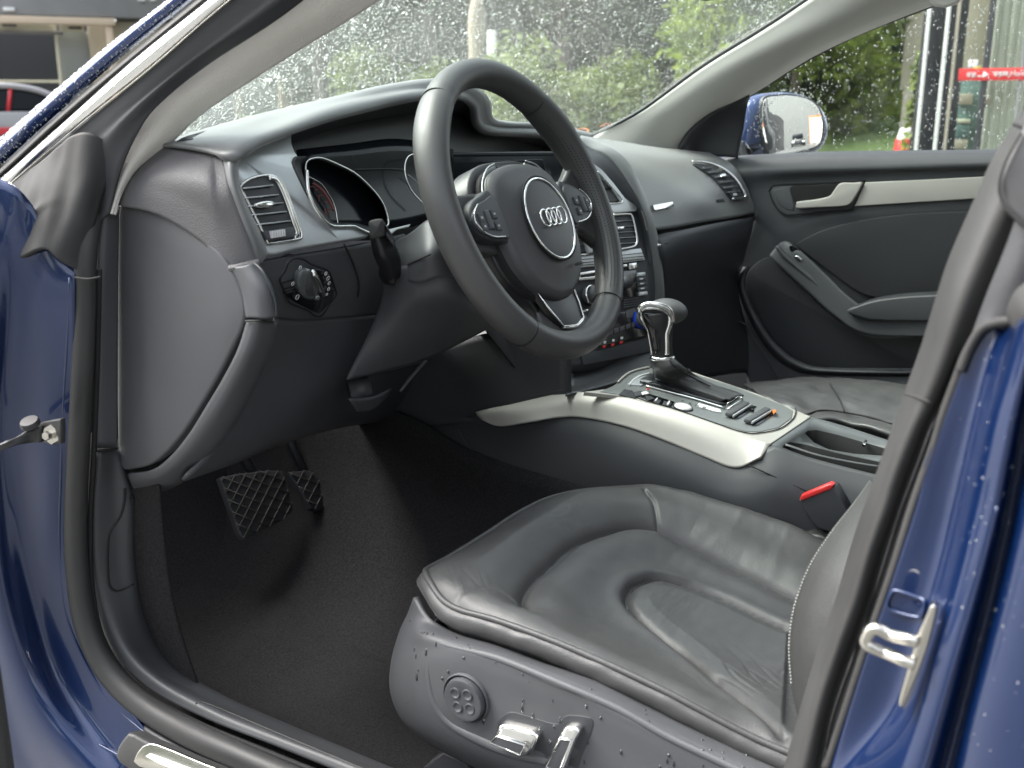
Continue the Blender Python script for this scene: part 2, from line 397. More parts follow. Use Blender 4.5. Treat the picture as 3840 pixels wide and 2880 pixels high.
# ---- roof and rear of the cabin (closes the light off as in the car)
roof = sheet('roof', [[V((-.56,-.36,1.21)), V((0,-.18,1.245)), V((.56,-.36,1.21))], [V((-.57,-.9,1.25)), V((0,-.9,1.29)), V((.57,-.9,1.25))],
                      [V((-.57,-1.5,1.2)), V((0,-1.6,1.24)), V((.57,-1.5,1.2))]], M_blue, car, thick=.03)
sheet('headliner', [[V((-.56,-.36,1.185)), V((0,-.19,1.21)), V((.56,-.36,1.185))], [V((-.57,-.9,1.21)), V((0,-.9,1.25)), V((.57,-.9,1.21))],
                    [V((-.57,-1.5,1.16)), V((0,-1.6,1.2)), V((.57,-1.5,1.16))]], M_vinyl, car, thick=.006)
box('rear_bulkhead', (0,-1.62,.62), (1.5,.02,1.1), M_black, car)
box('passenger_rear_side', (.76,-1.15,.58), (.03,.95,1.15), M_black, car)
# ---- floor, firewall, tunnel
car_floor = sheet('floor_carpet', [[V((-.66,.75,.42)), V((-.3,.78,.42)), V((.2,.78,.42))], [V((-.66,.62,.20)), V((-.3,.64,.19)), V((.2,.66,.2))],
       [V((-.66,.42,.135)), V((-.3,.42,.13)), V((.2,.42,.13))], [V((-.66,0,.125)), V((-.3,0,.12)), V((.2,0,.12))], [V((-.66,-.6,.125)), V((-.3,-.6,.12)), V((.2,-.6,.12))],
       [V((-.66,-1.6,.125)), V((-.3,-1.6,.12)), V((.2,-1.6,.12))]], M_carpet, car, nu=60, nv=90, thick=.01,
       fn=lambda p, u, v: p+V((0,0,.006*pnoise(p*9)+.004*pnoise(p*31))))
car_floor['label'] = 'charcoal carpet in the driver footwell'
box('underbody', (0,-.4,.08), (1.5,2.6,.03), M_black, car)
box('firewall', (0,.80,.42), (1.5,.02,.60), M_black, car)
box('passenger_sill', (.765,-.3,.28), (.03,2.0,.50), M_black, car)
box('passenger_floor', (.46,-.4,.12), (.60,2.4,.02), M_carpet, car)

# ---- left pillar outside: wet blue skin, grey strip, chrome strip, rubber
LP = plane((-.72,.3,.75), (-1,-.03,.15))      # the slanting side of the pillar
def lp(pts, off=0): return [LP(x, y, off) for x, y in pts]
up_skin = [(-140,640),(0,518),(253,298),(450,135),(640,-8),(900,-220),(1250,-500)]
lo_skin = [(-140,735),(0,622),(225,416),(410,256),(560,128),(722,0),(980,-215),(1330,-500)]
rows = [lp(up_skin, -.045), lp([((a[0]+b[0])/2-8, (a[1]+b[1])/2-20) for a, b in zip(cr([(*p,0) for p in up_skin],9), cr([(*p,0) for p in lo_skin],9))], .004), lp(lo_skin, -.004)]
skin = sheet('a_pillar_skin', [cr(r, 9) for r in rows], M_bluel, car, nu=60, nv=14, thick=.002)
skin['label'] = 'rain-beaded blue outer skin of the windscreen pillar'
me = skin.data; rnd = random.Random(5); pts = []
fl = [(f.center.copy(), f.normal.copy(), f.area) for f in me.polygons]
for k in range(2600):
    c, n, a = rnd.choice(fl)
    pts.append((c+V((rnd.uniform(-.008,.008), rnd.uniform(-.02,.02)*.8, 0))-V((0,0,0)), n, .0004+.0009*rnd.random()**2, 1.2))
# put the beads back on to the skin
from mathutils.bvhtree import BVHTree
bv = BVHTree.FromPolygons([v.co for v in me.vertices], [p.vertices[:] for p in me.polygons])
q = []
for p, n, r, lg in pts:
    h, hn, i_, d_ = bv.find_nearest(p)
    if hn.dot(CP-h) < 0: hn = -hn
    q.append((h+hn*.0002, hn, r, lg))
drops('water_beads', q, M_bead, skin)
g_up = [(-140,745),(0,632),(225,424),(410,266),(722,10),(1340,-490)]
g_lo = [(-140,785),(0,670),(253,447),(520,212),(782,4),(1400,-500)]
sheet('pillar_strip', [lp(g_up, .002), lp([(x+6, y+18) for x, y in g_up], .006), lp(g_lo, -.001)], M_rub, car, nu=40, nv=8, thick=.004)
c_up = [(-140,800),(0,672),(253,445),(518,210),(782,0),(1400,-500)]
c_lo = [(-150,855),(0,728),(280,478),(560,250),(852,2),(1480,-500)]
c_md = [((a[0]+b[0])/2, (a[1]+b[1])/2) for a, b in zip(c_up, c_lo)]
ch = sheet('chrome_window_strip', [lp(c_up, .0085), lp(c_md, .0105), lp(c_lo, .007)], M_chromem, car, nu=50, nv=10, thick=.003)
ch['label'] = 'bright chrome strip along the door opening'
tube('strip_edge', lp([(0,722),(280,484),(560,259),(858,2),(1490,-500)], .0085), .0006, M_metal, ch, n=30, sides=6)
me = ch.data; bv = BVHTree.FromPolygons([v.co for v in me.vertices], [p.vertices[:] for p in me.polygons]); rnd = random.Random(8); q = []
fl = [f.center.copy() for f in me.polygons]
for k in range(130):
    h, hn, i_, d_ = bv.find_nearest(rnd.choice(fl)+V((rnd.uniform(-.01,.01), rnd.uniform(-.02,.02), rnd.uniform(-.01,.01))))
    if hn.dot(CP-h) < 0: hn = -hn
    q.append((h, hn, .0003+.0006*rnd.random()**2, 1))
drops('water_beads', q, M_bead, ch)

# ---- broad dark rubber between chrome and fabric, running into the gaiter and down the hinge pillar
S0 = lambda x, y, c=-.72: X(x, y, c)
o_edge = [(1490,-500,-.71),(858,6,-.715),(560,264,-.72),(280,490,-.722),(30,700,-.715),(-60,800,-.71),(-60,900,-.70)]
i_edge = [(1700,-500,-.64),(1140,0,-.655),(784,241,-.670),(603,386,-.684),(512,500,-.693),(448,640,-.701),(406,800,-.708)]
mid1 = [(1560,-500,-.735),(960,-5,-.735),(650,250,-.735),(400,460,-.732),(190,660,-.722),(70,800,-.71),(110,900,-.70)]
mid2 = [(1630,-500,-.705),(1055,-2,-.71),(710,250,-.71),(500,430,-.715),(370,590,-.715),(290,740,-.708),(300,880,-.708)]
def sx(l): return [X(x, y, c) for x, y, c in l]
_o = lp([(x, y) for x, y, c in o_edge], .003); _i = sx(i_edge); _n = len(_o)
_o = _o[:5]+[X(-60,800,-.735), X(-60,900,-.71)]
def _mr(l, f, d):
    out = []
    for (x, y, c), a, b in zip(l, _o, _i): out.append(X(x, y, a.x*(1-f)+b.x*f-d))
    return out
rub = sheet('pillar_seal', [_o, _mr(mid1, .4, .006), _mr(mid2, .75, .008), _i], M_rubd, car, nu=50, nv=24, thick=.004,
            fn=lambda p, u, v: p+V((-.003*math.exp(-((v-.72)/.12)**2)*min(1, (1-u)*3), 0, 0)))
rub['label'] = 'broad dark rubber seal beside the pillar fabric'
# gaiter with folds
gr = [[(-60,770,-.722),(-60,860,-.735),(-60,950,-.745)],
      [(40,692,-.722),(25,830,-.744),(0,955,-.752)],
      [(110,640,-.722),(100,800,-.752),(60,972,-.766)],
      [(190,575,-.722),(170,760,-.752),(130,938,-.768)],
      [(270,510,-.719),(240,760,-.744),(180,938,-.762)],
      [(345,500,-.714),(310,760,-.736),(235,985,-.755)],
      [(440,560,-.694),(376,780,-.714),(310,1024,-.738)]]
ga = sheet('rubber_gaiter', [sx(r) for r in gr], M_gait, car, nu=46, nv=46, thick=.006,
           fn=lambda p, u, v: p+V((-.004*math.exp(-((u-.62+.25*(v-.4))/.05)**2)*math.exp(-((v-.35)/.22)**2)+.004*math.exp(-((u-.70+.25*(v-.4))/.05)**2)*math.exp(-((v-.35)/.22)**2)+(.0035*pnoise(p*20)+.0025*pnoise(V((p.y*60, p.z*18, 4)))), 0, 0)))
ga['label'] = 'folded grey rubber corner at the mirror end of the door seal'

# ---- vertical door seal: a fat tube running down, round the corner and back along the sill
seal_c = [(560,400,-.60),(440,600,-.65),(366,750,-.695),(328,880,-.724),(318,1000,-.732),(316,1150,-.734),(308,1400,-.735),(296,1650,-.735),(285,1900,-.735),(288,2120,-.735),(318,2330,-.735),(392,2500,-.735),(520,2635,-.735),(700,2745,-.735),(930,2850,-.735),(1300,3010,-.735),(1900,3260,-.735)]
seal = tube('door_seal', sx(seal_c), [.0135,.0125,.0125,.0125,.0132,.014,.015,.015,.014,.014,.014], M_rub, car, n=110, sides=20, flat=.9)
seal['label'] = 'dark rubber door seal down the hinge pillar and along the sill'
tube('seal_lip', sx([(290,930,-.725),(276,1000,-.738),(270,1060,-.742),(262,1300,-.742),(252,1500,-.742),(240,1700,-.742),(230,1900,-.742),(236,2120,-.742),(265,2340,-.742),(340,2530,-.742),(462,2672,-.742),(640,2790,-.742),(880,2905,-.742),(1300,3080,-.742)]), .0045, M_rubd, seal, n=80, sides=8)
tube('seal_groove', sx([(372,1010,-.722),(366,1300,-.722),(352,1700,-.722),(338,1980,-.722),(350,2240,-.722),(402,2430,-.722),(520,2580,-.722),(720,2700,-.722),(1000,2818,-.722),(1300,2940,-.722)]), .003, M_seam, seal, n=70, sides=8)
tube('seal_joint', sx([(282,1040,-.75),(330,1046,-.7485),(378,1038,-.742)]), .0012, M_gait, seal, n=14, sides=6)

# ---- inner trim beside the seal
it = sheet('hinge_pillar_trim', [sx([(378,795,-.705),(366,1000,-.712),(355,1300,-.715),(345,1680,-.716)]), sx([(404,792,-.70),(398,1000,-.704),(390,1300,-.706),(382,1680,-.708)]), sx([(446,800,-.685),(444,1000,-.685),(440,1300,-.686),(440,1680,-.686)])], M_cap, car, nu=30, nv=14, thick=.004)
kp = sheet('kick_panel', [sx([(344,1692,-.716),(330,1950,-.718),(345,2200,-.718),(410,2420,-.718),(540,2570,-.718),(760,2690,-.718),(1040,2800,-.718),(1300,2905,-.718),(1900,3140,-.718)]),
      sx([(378,1692,-.712),(362,1950,-.714),(378,2190,-.714),(450,2400,-.714),(580,2540,-.712),(800,2660,-.710),(1060,2765,-.710),(1330,2870,-.710),(1930,3110,-.71)]),
      sx([(420,1690,-.694),(432,1900,-.692),(445,2150,-.692),(500,2365,-.692),(600,2512,-.688),(800,2628,-.686),(1060,2738,-.686),(1350,2860,-.686),(1970,3120,-.686)]),
      sx([(446,1690,-.683),(490,1870,-.676),(505,2130,-.672),(548,2340,-.668),(640,2488,-.662),(840,2608,-.655),(1080,2714,-.650),(1370,2836,-.650),(2000,3100,-.65)]),
      sx([(470,1700,-.66),(520,1880,-.65),(530,2120,-.64),(586,2340,-.635),(690,2500,-.63),(880,2650,-.625),(1110,2755,-.62),(1400,2880,-.62),(2020,3130,-.62)])], M_kick, car, nu=80, nv=36, thick=.004)
kp['label'] = 'grey kick panel sweeping down into the sill trim'
KPF = surf(kp)
def kf(l, o): return [KPF(x, y, o) for x, y in l]
tube('sill_groove', kf([(735,2640),(760,2634),(900,2690),(1060,2758),(1380,2892)], .0004), .0009, M_rub, kp, n=60, sides=6)
_ff = [(470,1830),(468,1880),(452,1935),(418,1985),(406,2030),(404,2120),(410,2190),(428,2213),(455,2213),(500,2190)]
tube('fuse_flap_gap', kf(_ff, .0002), .0013, M_seam, kp, n=60, sides=6)
tube('fuse_flap_edge', kf([(x-5, y+3) for x, y in _ff], .0006), .0008, M_gait, kp, n=60, sides=6)
tube('trim_joint', sx([(352,1684,-.7165),(382,1690,-.712),(440,1682,-.69)]), .0018, M_seam, kp, n=12, sides=6)
# footrest hanging in the corner
sheet('footwell_side_lining', [sx([(500,1860,-.675),(515,2130,-.665),(570,2330,-.655),(610,2420,-.648)]), sx([(540,1900,-.62),(580,2150,-.62),(640,2350,-.615),(670,2450,-.61)])], M_carpet, car, nu=20, nv=10, thick=.004)
sheet('footwell_wall', [[V((-.675,.30,.50)), V((-.67,.30,.3)), V((-.66,.25,.12))], [V((-.66,.78,.50)), V((-.66,.78,.3)), V((-.66,.78,.12))]], M_carpet, car, nu=16, nv=10, thick=.004)

# ---- blue hinge pillar face
hp = sheet('hinge_pillar', [sx([(-260,560,-.80),(-260,1100,-.81),(-260,1700,-.81),(-260,2200,-.81),(-200,2600,-.81),(-100,3000,-.80)]),
      sx([(-60,640,-.775),(-40,1100,-.79),(-60,1700,-.79),(-30,2200,-.80),(60,2600,-.80),(250,3000,-.79)]),
      sx([(60,700,-.765),(50,1050,-.772),(10,1500,-.775),(15,1800,-.775),(60,2200,-.78),(160,2600,-.785),(380,2960,-.785)]),
      sx([(120,760,-.755),(120,1020,-.762),(90,1500,-.764),(80,1800,-.764),(120,2200,-.762),(220,2560,-.760),(470,2900,-.765)]),
      sx([(205,930,-.748),(190,1060,-.755),(190,1500,-.755),(180,1800,-.756),(190,2200,-.752),(290,2520,-.75),(520,2850,-.755)]),
      sx([(286,975,-.735),(278,1080,-.747),(270,1500,-.745),(250,1800,-.744),(250,2100,-.744),(330,2420,-.742),(600,2810,-.745)])],
      M_blue, car, nu=60, nv=60, thick=.004, fn=lambda p, u, v: p+V((-.0035*math.exp(-((v-.33)/.07)**2)+.003*pnoise(V((p.x*4, p.y*7, p.z*7))), 0, 0)))
hp['label'] = 'blue painted hinge pillar at the left of the opening'
tube('paint_edge', sx([(262,1040,-.7475),(258,1200,-.7475),(240,1500,-.747),(228,1800,-.747),(225,2060,-.747),(262,2350,-.746),(390,2600,-.746),(560,2760,-.747),(700,2840,-.748),(1000,2980,-.748)]), .0016, M_blue, hp, n=60, sides=8)
box('sill_body', (-.72,-.2,.08), (.05,1.6,.10), M_blue, car, bev=.02)
outer = sheet('sill_skin', [sx([(200,2700,-.775),(470,2850,-.762),(700,2950,-.755),(1100,3090,-.755),(1700,3320,-.755)]), sx([(60,2960,-.69),(300,3060,-.69),(600,3150,-.69),(1100,3300,-.69),(1700,3500,-.69)])], M_blue, car, nu=30, nv=14, thick=.004)
# door check strap with its bolt
st = B('door_check_strap', 'black steel door check strap with bolt on the hinge pillar')
HPs = -.80
sheet('strap_arm', [sx([(-160,1700,-.845),(0,1668,-.83),(60,1640,-.815),(120,1612,-.80),(150,1600,-.797)]), sx([(-160,1735,-.845),(0,1690,-.83),(70,1668,-.815),(120,1660,-.80),(150,1660,-.797)])], M_metald, st, nu=24, nv=6, thick=.006)
plate('bracket', sx([(110,1612,-.79),(150,1585,-.79),(195,1575,-.79),(226,1572,-.79),(228,1615,-.79),(226,1665,-.79),(190,1668,-.79),(150,1660,-.79),(120,1650,-.79)]), M_metald, st, depth=.006, bev=.002)
lathe('hex_bolt', [(0,.008),(.0045,.008),(.005,.007),(.005,0),(.0105,0),(.0115,-.002),(.0115,-.006)], X(190,1630,-.792), (-1,-.25,.1), M_metal, st, seg=6)
lathe('pin', [(0,.006),(.009,.006),(.01,.004),(.01,0)], X(116,1594,-.80), (-.4,-.1,1), M_metald, st, seg=16)
box('far_left_door_edge', D(-92,2500,1.0)-V((0,0,0)), (.02,.05,.38), M_rub, car, bev=.008).name = 'open_door_edge'

# ---- sill scuff plate
so = [(430,2835),(440,2800),(478,2748),(500,2752),(545,2778),(600,2800),(760,2868),(1000,2965),(1400,3120),(1400,3190),(900,3070),(560,2925),(445,2862)]
SP = plane((-.795,.1,.2), (-1,-.15,.45))
sc = plate('scuff_plate_housing', [SP(x, y) for x, y in so], M_rub, car, depth=.02, bev=.004, n=70)
mo = [(500,2856),(512,2826),(535,2798),(570,2788),(640,2812),(760,2862),(1000,2955),(1350,3095),(1330,3140),(1000,3030),(700,2935),(520,2874)]
pl = plate('scuff_plate', [SP(x, y, .003) for x, y in mo], M_metal, sc, depth=.004, bev=.001, n=60)
plate('engraved_bar', [SP(x, y, .0045) for x, y in [(545,2836),(560,2826),(640,2855),(760,2900),(1000,2995),(990,3012),(740,2920),(600,2866)]], M_white, sc, depth=.002, bev=.0004)

# ---- pillar fabric (left)
fo = [(1900,-430,-.60),(1700,-400,-.64)]
fl_ = [(1670,-500,-.625),(1103,-10,-.640),(750,231,-.652),(570,380,-.664),(485,495,-.673),(440,600,-.682),(415,700,-.690),(403,800,-.70)]
fr_ = [(2100,-500,-.55),(1423,0,-.585),(1145,175,-.60),(784,410,-.63),(651,530,-.645),(542,621,-.665),(480,705,-.678),(437,802,-.688)]
fm_ = [((a[0]+b[0])/2, (a[1]+b[1])/2, (a[2]+b[2])/2-.012) for a, b in zip(fl_, fr_)]
fab = sheet('pillar_fabric', [sx(fl_), sx(fm_), sx(fr_)], M_fab, car, nu=60, nv=18, thick=.006)
fab['label'] = 'beige woven cloth trim on the near windscreen pillar'
# ---- right pillar
rl = [(2130,590,.60),(2235,508,.62),(2400,424,.61),(2632,258,.585),(2857,118,.565),(3035,0,.55),(3500,-320,.50)]
rm = [(2300,620,.64),(2400,520,.63),(2500,430,.615),(2730,275,.59),(2950,160,.575),(3170,50,.565),(3620,-230,.53)]
rm2 = [(2440,640,.66),(2500,560,.66),(2590,455,.65),(2780,335,.635),(3000,205,.62),(3260,80,.61),(3740,-130,.6)]
rr_ = [(2520,640,.69),(2556,560,.69),(2665,431,.69),(2811,361,.69),(3063,206,.68),(3394,61,.67),(3900,-120,.66)]
rp = sheet('pillar_trim', [sx(rl), sx(rm), sx(rm2), sx(rr_)], M_vinyl, car, nu=50, nv=24, thick=.01)
rp['label'] = 'smooth pale trim on the far windscreen pillar'
plate('airbag_emblem', [X(x, y, .612) for x, y in [(3196,62),(3262,26),(3284,40),(3278,62),(3214,92),(3200,84)]], M_vinyl, rp, depth=.004, bev=.002)
tube('screen_edge_seal', sx([(2225,506,.625),(2400,416,.612),(2632,248,.59),(2857,108,.57),(3035,-10,.555),(3500,-330,.505)]), .004, M_black, rp, n=30, sides=8)
tube('window_edge_seal', sx([(2811,360,.70),(2930,284,.695),(3063,206,.69),(3229,125,.685),(3394,60,.68),(3560,0,.675),(3900,-115,.67)]), .003, M_rub, rp, n=30, sides=8)
plate('grab_handle_end', [X(x, y, .60) for x, y in [(3450,-30),(3620,-30),(3585,12),(3540,26),(3490,20)]], M_vinyl, rp, depth=.02, bev=.004)
# rear-view mirror: only its lower edge hangs into view
rv = plate('rear_view_mirror', [D(x, y, 1.72) for x, y in [(2600,-60),(2590,-4),(2640,3),(2700,0),(2716,-60)]], M_black, car, depth=.02, bev=.004)
# ================================================================== DASHBOARD
DF = plane((-.64,.142,.733), (.1,-1,.25)); DFn = V((.1,-1,.25)).normalized()
DL = plane((-.64,.145,.733), (.1,-1,-.4)); DLn = V((.1,-1,-.4)).normalized()
def sy(l): return [Y(x, y, c) for x, y, c in l]
def mix(l):   # (x, y, 'X'|'Y'|'D', value)
    return [{'X': X, 'Y': Y, 'D': D, 'Z': Z}[k](x, y, c) for x, y, k, c in l]
# grained side pad
da = B('dashboard', 'dark grey dashboard with a curved hood over the instruments')
sheet('side_pad', [sx([(600,545,-.65),(520,628,-.672),(478,690,-.685),(440,770,-.692)]), sx([(700,552,-.652),(650,650,-.682),(620,730,-.687),(590,805,-.689)]),
      sx([(785,562,-.656),(770,680,-.684),(758,790,-.684),(745,900,-.685)]), sx([(812,588,-.662),(820,720,-.680),(836,860,-.679),(862,1010,-.680)]),
      sx([(836,596,-.664),(856,690,-.676),(896,800,-.673),(966,985,-.662)])], M_dashw, da, nu=30, nv=30, thick=.01)
# lip of the pad's foot
tube('pad_foot', sx([(862,1008,-.681),(900,1002,-.677),(972,984,-.661)]), .004, M_dashw, da, n=16, sides=8)
# band beside the silver trim, sweeping up into the hood
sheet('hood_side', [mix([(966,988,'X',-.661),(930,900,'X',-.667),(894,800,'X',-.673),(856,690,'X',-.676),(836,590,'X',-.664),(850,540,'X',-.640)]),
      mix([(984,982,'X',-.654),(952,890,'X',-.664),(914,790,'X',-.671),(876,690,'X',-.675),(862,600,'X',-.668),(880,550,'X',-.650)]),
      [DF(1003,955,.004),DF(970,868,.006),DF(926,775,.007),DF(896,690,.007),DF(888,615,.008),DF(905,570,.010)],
      [DF(1010,950,-.01),DF(980,862,-.008),DF(936,770,-.008),DF(906,690,-.008),DF(899,620,-.008),DF(914,578,-.008)]], M_dash_lit, da, nu=40, nv=20, thick=.003)
# top pad: far edge, crest, front roll, inner edge, dark underside
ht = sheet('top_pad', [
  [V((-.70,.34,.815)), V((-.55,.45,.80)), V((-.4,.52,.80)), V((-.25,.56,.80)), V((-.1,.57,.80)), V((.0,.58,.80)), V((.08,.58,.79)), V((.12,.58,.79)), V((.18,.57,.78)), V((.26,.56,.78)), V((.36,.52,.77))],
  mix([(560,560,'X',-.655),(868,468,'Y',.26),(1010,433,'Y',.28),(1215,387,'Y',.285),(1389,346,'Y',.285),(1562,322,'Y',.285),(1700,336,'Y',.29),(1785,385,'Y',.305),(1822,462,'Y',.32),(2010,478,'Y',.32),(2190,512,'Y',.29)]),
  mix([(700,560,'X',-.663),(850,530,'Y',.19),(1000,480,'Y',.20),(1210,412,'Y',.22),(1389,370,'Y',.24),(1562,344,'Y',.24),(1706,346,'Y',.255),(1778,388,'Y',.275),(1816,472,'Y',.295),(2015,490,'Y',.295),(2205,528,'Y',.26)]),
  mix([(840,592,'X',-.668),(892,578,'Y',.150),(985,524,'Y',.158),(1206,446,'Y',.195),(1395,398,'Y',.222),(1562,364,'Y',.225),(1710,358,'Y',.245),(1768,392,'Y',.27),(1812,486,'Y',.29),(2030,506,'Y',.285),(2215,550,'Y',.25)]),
  mix([(852,606,'X',-.664),(896,586,'Y',.160),(988,531,'Y',.170),(1206,453,'Y',.207),(1395,405,'Y',.232),(1562,370,'Y',.235),(1708,364,'Y',.255),(1764,396,'Y',.28),(1808,492,'Y',.30),(2030,512,'Y',.295),(2212,556,'Y',.258)])], M_dash_lit, da, nu=120, nv=40, thick=.004)
sheet('shaded_recess_lining', [mix([(850,604,'X',-.660),(894,583,'Y',.160),(987,528,'Y',.168),(1206,450,'Y',.205),(1395,402,'Y',.232),(1562,367,'Y',.235),(1706,361,'Y',.255),(1762,394,'Y',.28),(1806,489,'Y',.30),(2030,509,'Y',.295),(2212,553,'Y',.262)]),
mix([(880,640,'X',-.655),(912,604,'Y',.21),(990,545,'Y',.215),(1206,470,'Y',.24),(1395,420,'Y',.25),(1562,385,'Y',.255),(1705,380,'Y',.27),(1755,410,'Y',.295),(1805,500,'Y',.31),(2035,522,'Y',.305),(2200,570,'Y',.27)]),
  mix([(885,700,'Y',.23),(940,650,'Y',.25),(1010,600,'Y',.27),(1206,520,'Y',.33),(1395,470,'Y',.34),(1562,440,'Y',.34),(1695,440,'Y',.35),(1745,460,'Y',.35),(1800,530,'Y',.36),(2035,560,'Y',.36),(2190,600,'Y',.33)])], M_black, da, nu=100, nv=16, thick=.002)  # underside of the hood, its shade put in as a darker material
# defroster outlet in the top pad
ov = plate('defroster_outlet', [X(x, y, c) for x, y, c in [(672,536,-.650),(700,522,-.640),(790,496,-.60),(846,492,-.585),(830,500,-.588),(745,526,-.63),(722,537,-.645)]], M_black, da, depth=.006, bev=.0005, lift=.004)
tube('outlet_rim', [X(x, y, c)+V((0,0,.001)) for x, y, c in [(664,538,-.652),(696,520,-.641),(790,493,-.60),(852,489,-.583)]], .0012, M_dash, da, n=20)
# back of the instrument recess
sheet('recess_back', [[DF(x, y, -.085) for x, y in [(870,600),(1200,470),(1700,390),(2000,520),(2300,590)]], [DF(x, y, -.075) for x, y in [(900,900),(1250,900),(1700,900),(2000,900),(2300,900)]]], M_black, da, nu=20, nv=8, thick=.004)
# silver trim round the near vent and the gauges
def dfp(pts, off=0): return [DF(x, y, off) for x, y in pts]
tr = B('instrument_trim', 'satin silver trim around the near air vent')
tro = [(1002,950),(1120,930),(1250,908),(1375,886),(1388,876),(1372,866),(1327,850),(1290,850),(1251,850),(1228,840),(1200,810),(1165,757),(1130,690),(1100,625),(1096,606),(1106,597),(1118,588),(1108,572),(1096,540),(1088,490),(1040,480),(960,500),(890,550),(882,625),(890,690),(910,780),(945,860)]
plate('trim_panel', [DF(x, y, -.0004*max(0, 610-y)) for x, y in tro], M_alud, tr, depth=.008, bev=.002, n=110)
tube('gauge_lip', dfp([(1150,640),(1154,711),(1171,762),(1200,808),(1228,838),(1251,849),(1290,850),(1327,850),(1350,860),(1392,878)], .001), .0022, M_chromem, tr, n=50)
tube('gauge_lip', dfp([(1158,712),(1176,760),(1204,804),(1232,832),(1252,842),(1290,843),(1327,843)], -.003), .0008, M_seam, tr, n=40)
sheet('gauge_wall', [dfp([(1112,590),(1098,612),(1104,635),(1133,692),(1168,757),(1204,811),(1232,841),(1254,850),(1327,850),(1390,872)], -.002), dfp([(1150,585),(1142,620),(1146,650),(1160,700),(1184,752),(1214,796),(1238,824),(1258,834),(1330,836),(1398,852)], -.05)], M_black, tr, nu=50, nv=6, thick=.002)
# near air vent
ve = B('air_vent', 'air vent nearest the door, set in silver trim')
vo = [(900,704),(916,684),(950,666),(1000,657),(1030,662),(1052,680),(1075,722),(1100,790),(1122,850),(1132,884),(1122,896),(1060,906),(1010,912),(1000,900),(975,850),(945,790),(915,730)]
plate('vent_well', dfp(vo), M_black, ve, depth=.012, bev=.0005, lift=.0012, n=70)
tube('vent_frame', dfp(vo, .002), .0015, M_chromem, ve, n=90, closed=True)
tube('vent_frame', dfp([(1008,664),(1036,674),(1056,706),(1080,766),(1102,832),(1116,876),(1104,888)], .0022), .0034, M_chromem, ve, n=40, flat=.5, ref=DFn)
for (x0, y0), (x1, y1) in (((912,706),(1024,694)),((914,742),(1044,730)),((926,774),(1062,760)),((942,806),(1074,793)),((962,842),(1090,828)),((984,872),(1096,860))):
    f = dfp([(x0,y0),((x0+x1)/2,(y0+y1)/2+1),(x1,y1)], .0035); f2 = [p-DFn*.012+V((0,0,.006)) for p in f]
    sheet('slat', [f, f2], M_gloss, ve, nu=8, nv=3, thick=.0018)
    tube('slat_edge', f, .0007, M_alud, ve, sides=6)
plate('vent_tab', dfp([(962,762),(985,754),(1020,752),(1032,764),(1022,776),(985,778),(966,774)], .008), M_chrome, ve, depth=.006, bev=.002, n=24)
plate('thumb_panel', dfp([(985,868),(1100,850),(1112,880),(1104,890),(1012,903),(1002,896)], .005), M_lowp, ve, depth=.008, bev=.001)
boxes('thumb_wheel', [(DF(1018+k*9, 880-k*1.5, .0065), (.0016,.004,.007), None) for k in range(6)], M_white, ve)
# instrument cluster
ic = B('instrument_cluster', 'unlit instrument cluster with two chrome-ringed dials')
sheet('cluster_face', [dfp([(1120,560),(1300,540),(1500,520),(1700,560)], -.055), dfp([(1150,860),(1300,862),(1500,862),(1700,800)], -.05)], M_glassd, ic, nu=16, nv=8, thick=.004)
tube('dial_ring', dfp([(1150,700),(1146,650),(1146,618),(1154,602),(1172,594),(1209,593),(1272,618),(1335,652),(1398,711),(1438,768),(1456,830),(1450,850)], -.03), .0011, M_chromem, ic, n=70, sides=8)
_dw = [(1150,700),(1146,650),(1146,618),(1154,602),(1172,594),(1209,593),(1272,618),(1335,652),(1398,711),(1438,768),(1456,830)]
sheet('dial_well', [dfp(_dw, -.03), dfp([(1300+(x-1300)*.97, 735+(y-735)*.97) for x, y in _dw], -.052)], M_black, ic, nu=60, nv=4, thick=.001)
tube('dial_ring', dfp([(1158,663),(1200,686),(1230,724),(1255,774),(1268,845)], -.045), .0008, M_chromem, ic, n=30, sides=6)
tube('dial_ring', dfp([(1590,572),(1542,580),(1523,598),(1517,635),(1525,677),(1546,719),(1590,768)], -.035), .0011, M_chromem, ic, n=40, sides=8)
tube('dial_ring', dfp([(1530,655),(1560,680),(1590,720)], -.045), .0006, M_alud, ic, n=20, sides=6)
sheet('red_scale', [dfp([(1172,688),(1207,716),(1231,752),(1249,792)], -.044), dfp([(1178,684),(1214,712),(1239,750),(1257,790)], -.044)], M_dimred, ic, nu=20, nv=3, thick=.0006)
for s_, x_, y_ in (('7',1196,745),('8',1221,797)): text('dial_number', s_, DF(x_, y_, -.044), (1,.1,0), (0,.25,1), .010, M_dimred, ic)
boxes('dial_tick', [(DF(x, y, -.044), (.006,.001,.0012), None) for x, y in ((1168,700),(1186,712),(1204,732),(1220,757),(1232,785))], M_dimred, ic)
tube('cluster_edge', dfp([(1330,635),(1460,632),(1520,636)], -.05), .0005, M_lowp, ic, n=12, sides=6)
plate('dial_stalk', dfp([(1450,862),(1540,840),(1534,852),(1490,862),(1470,878),(1450,880)], -.01), M_alud, ic, depth=.004, bev=.001)
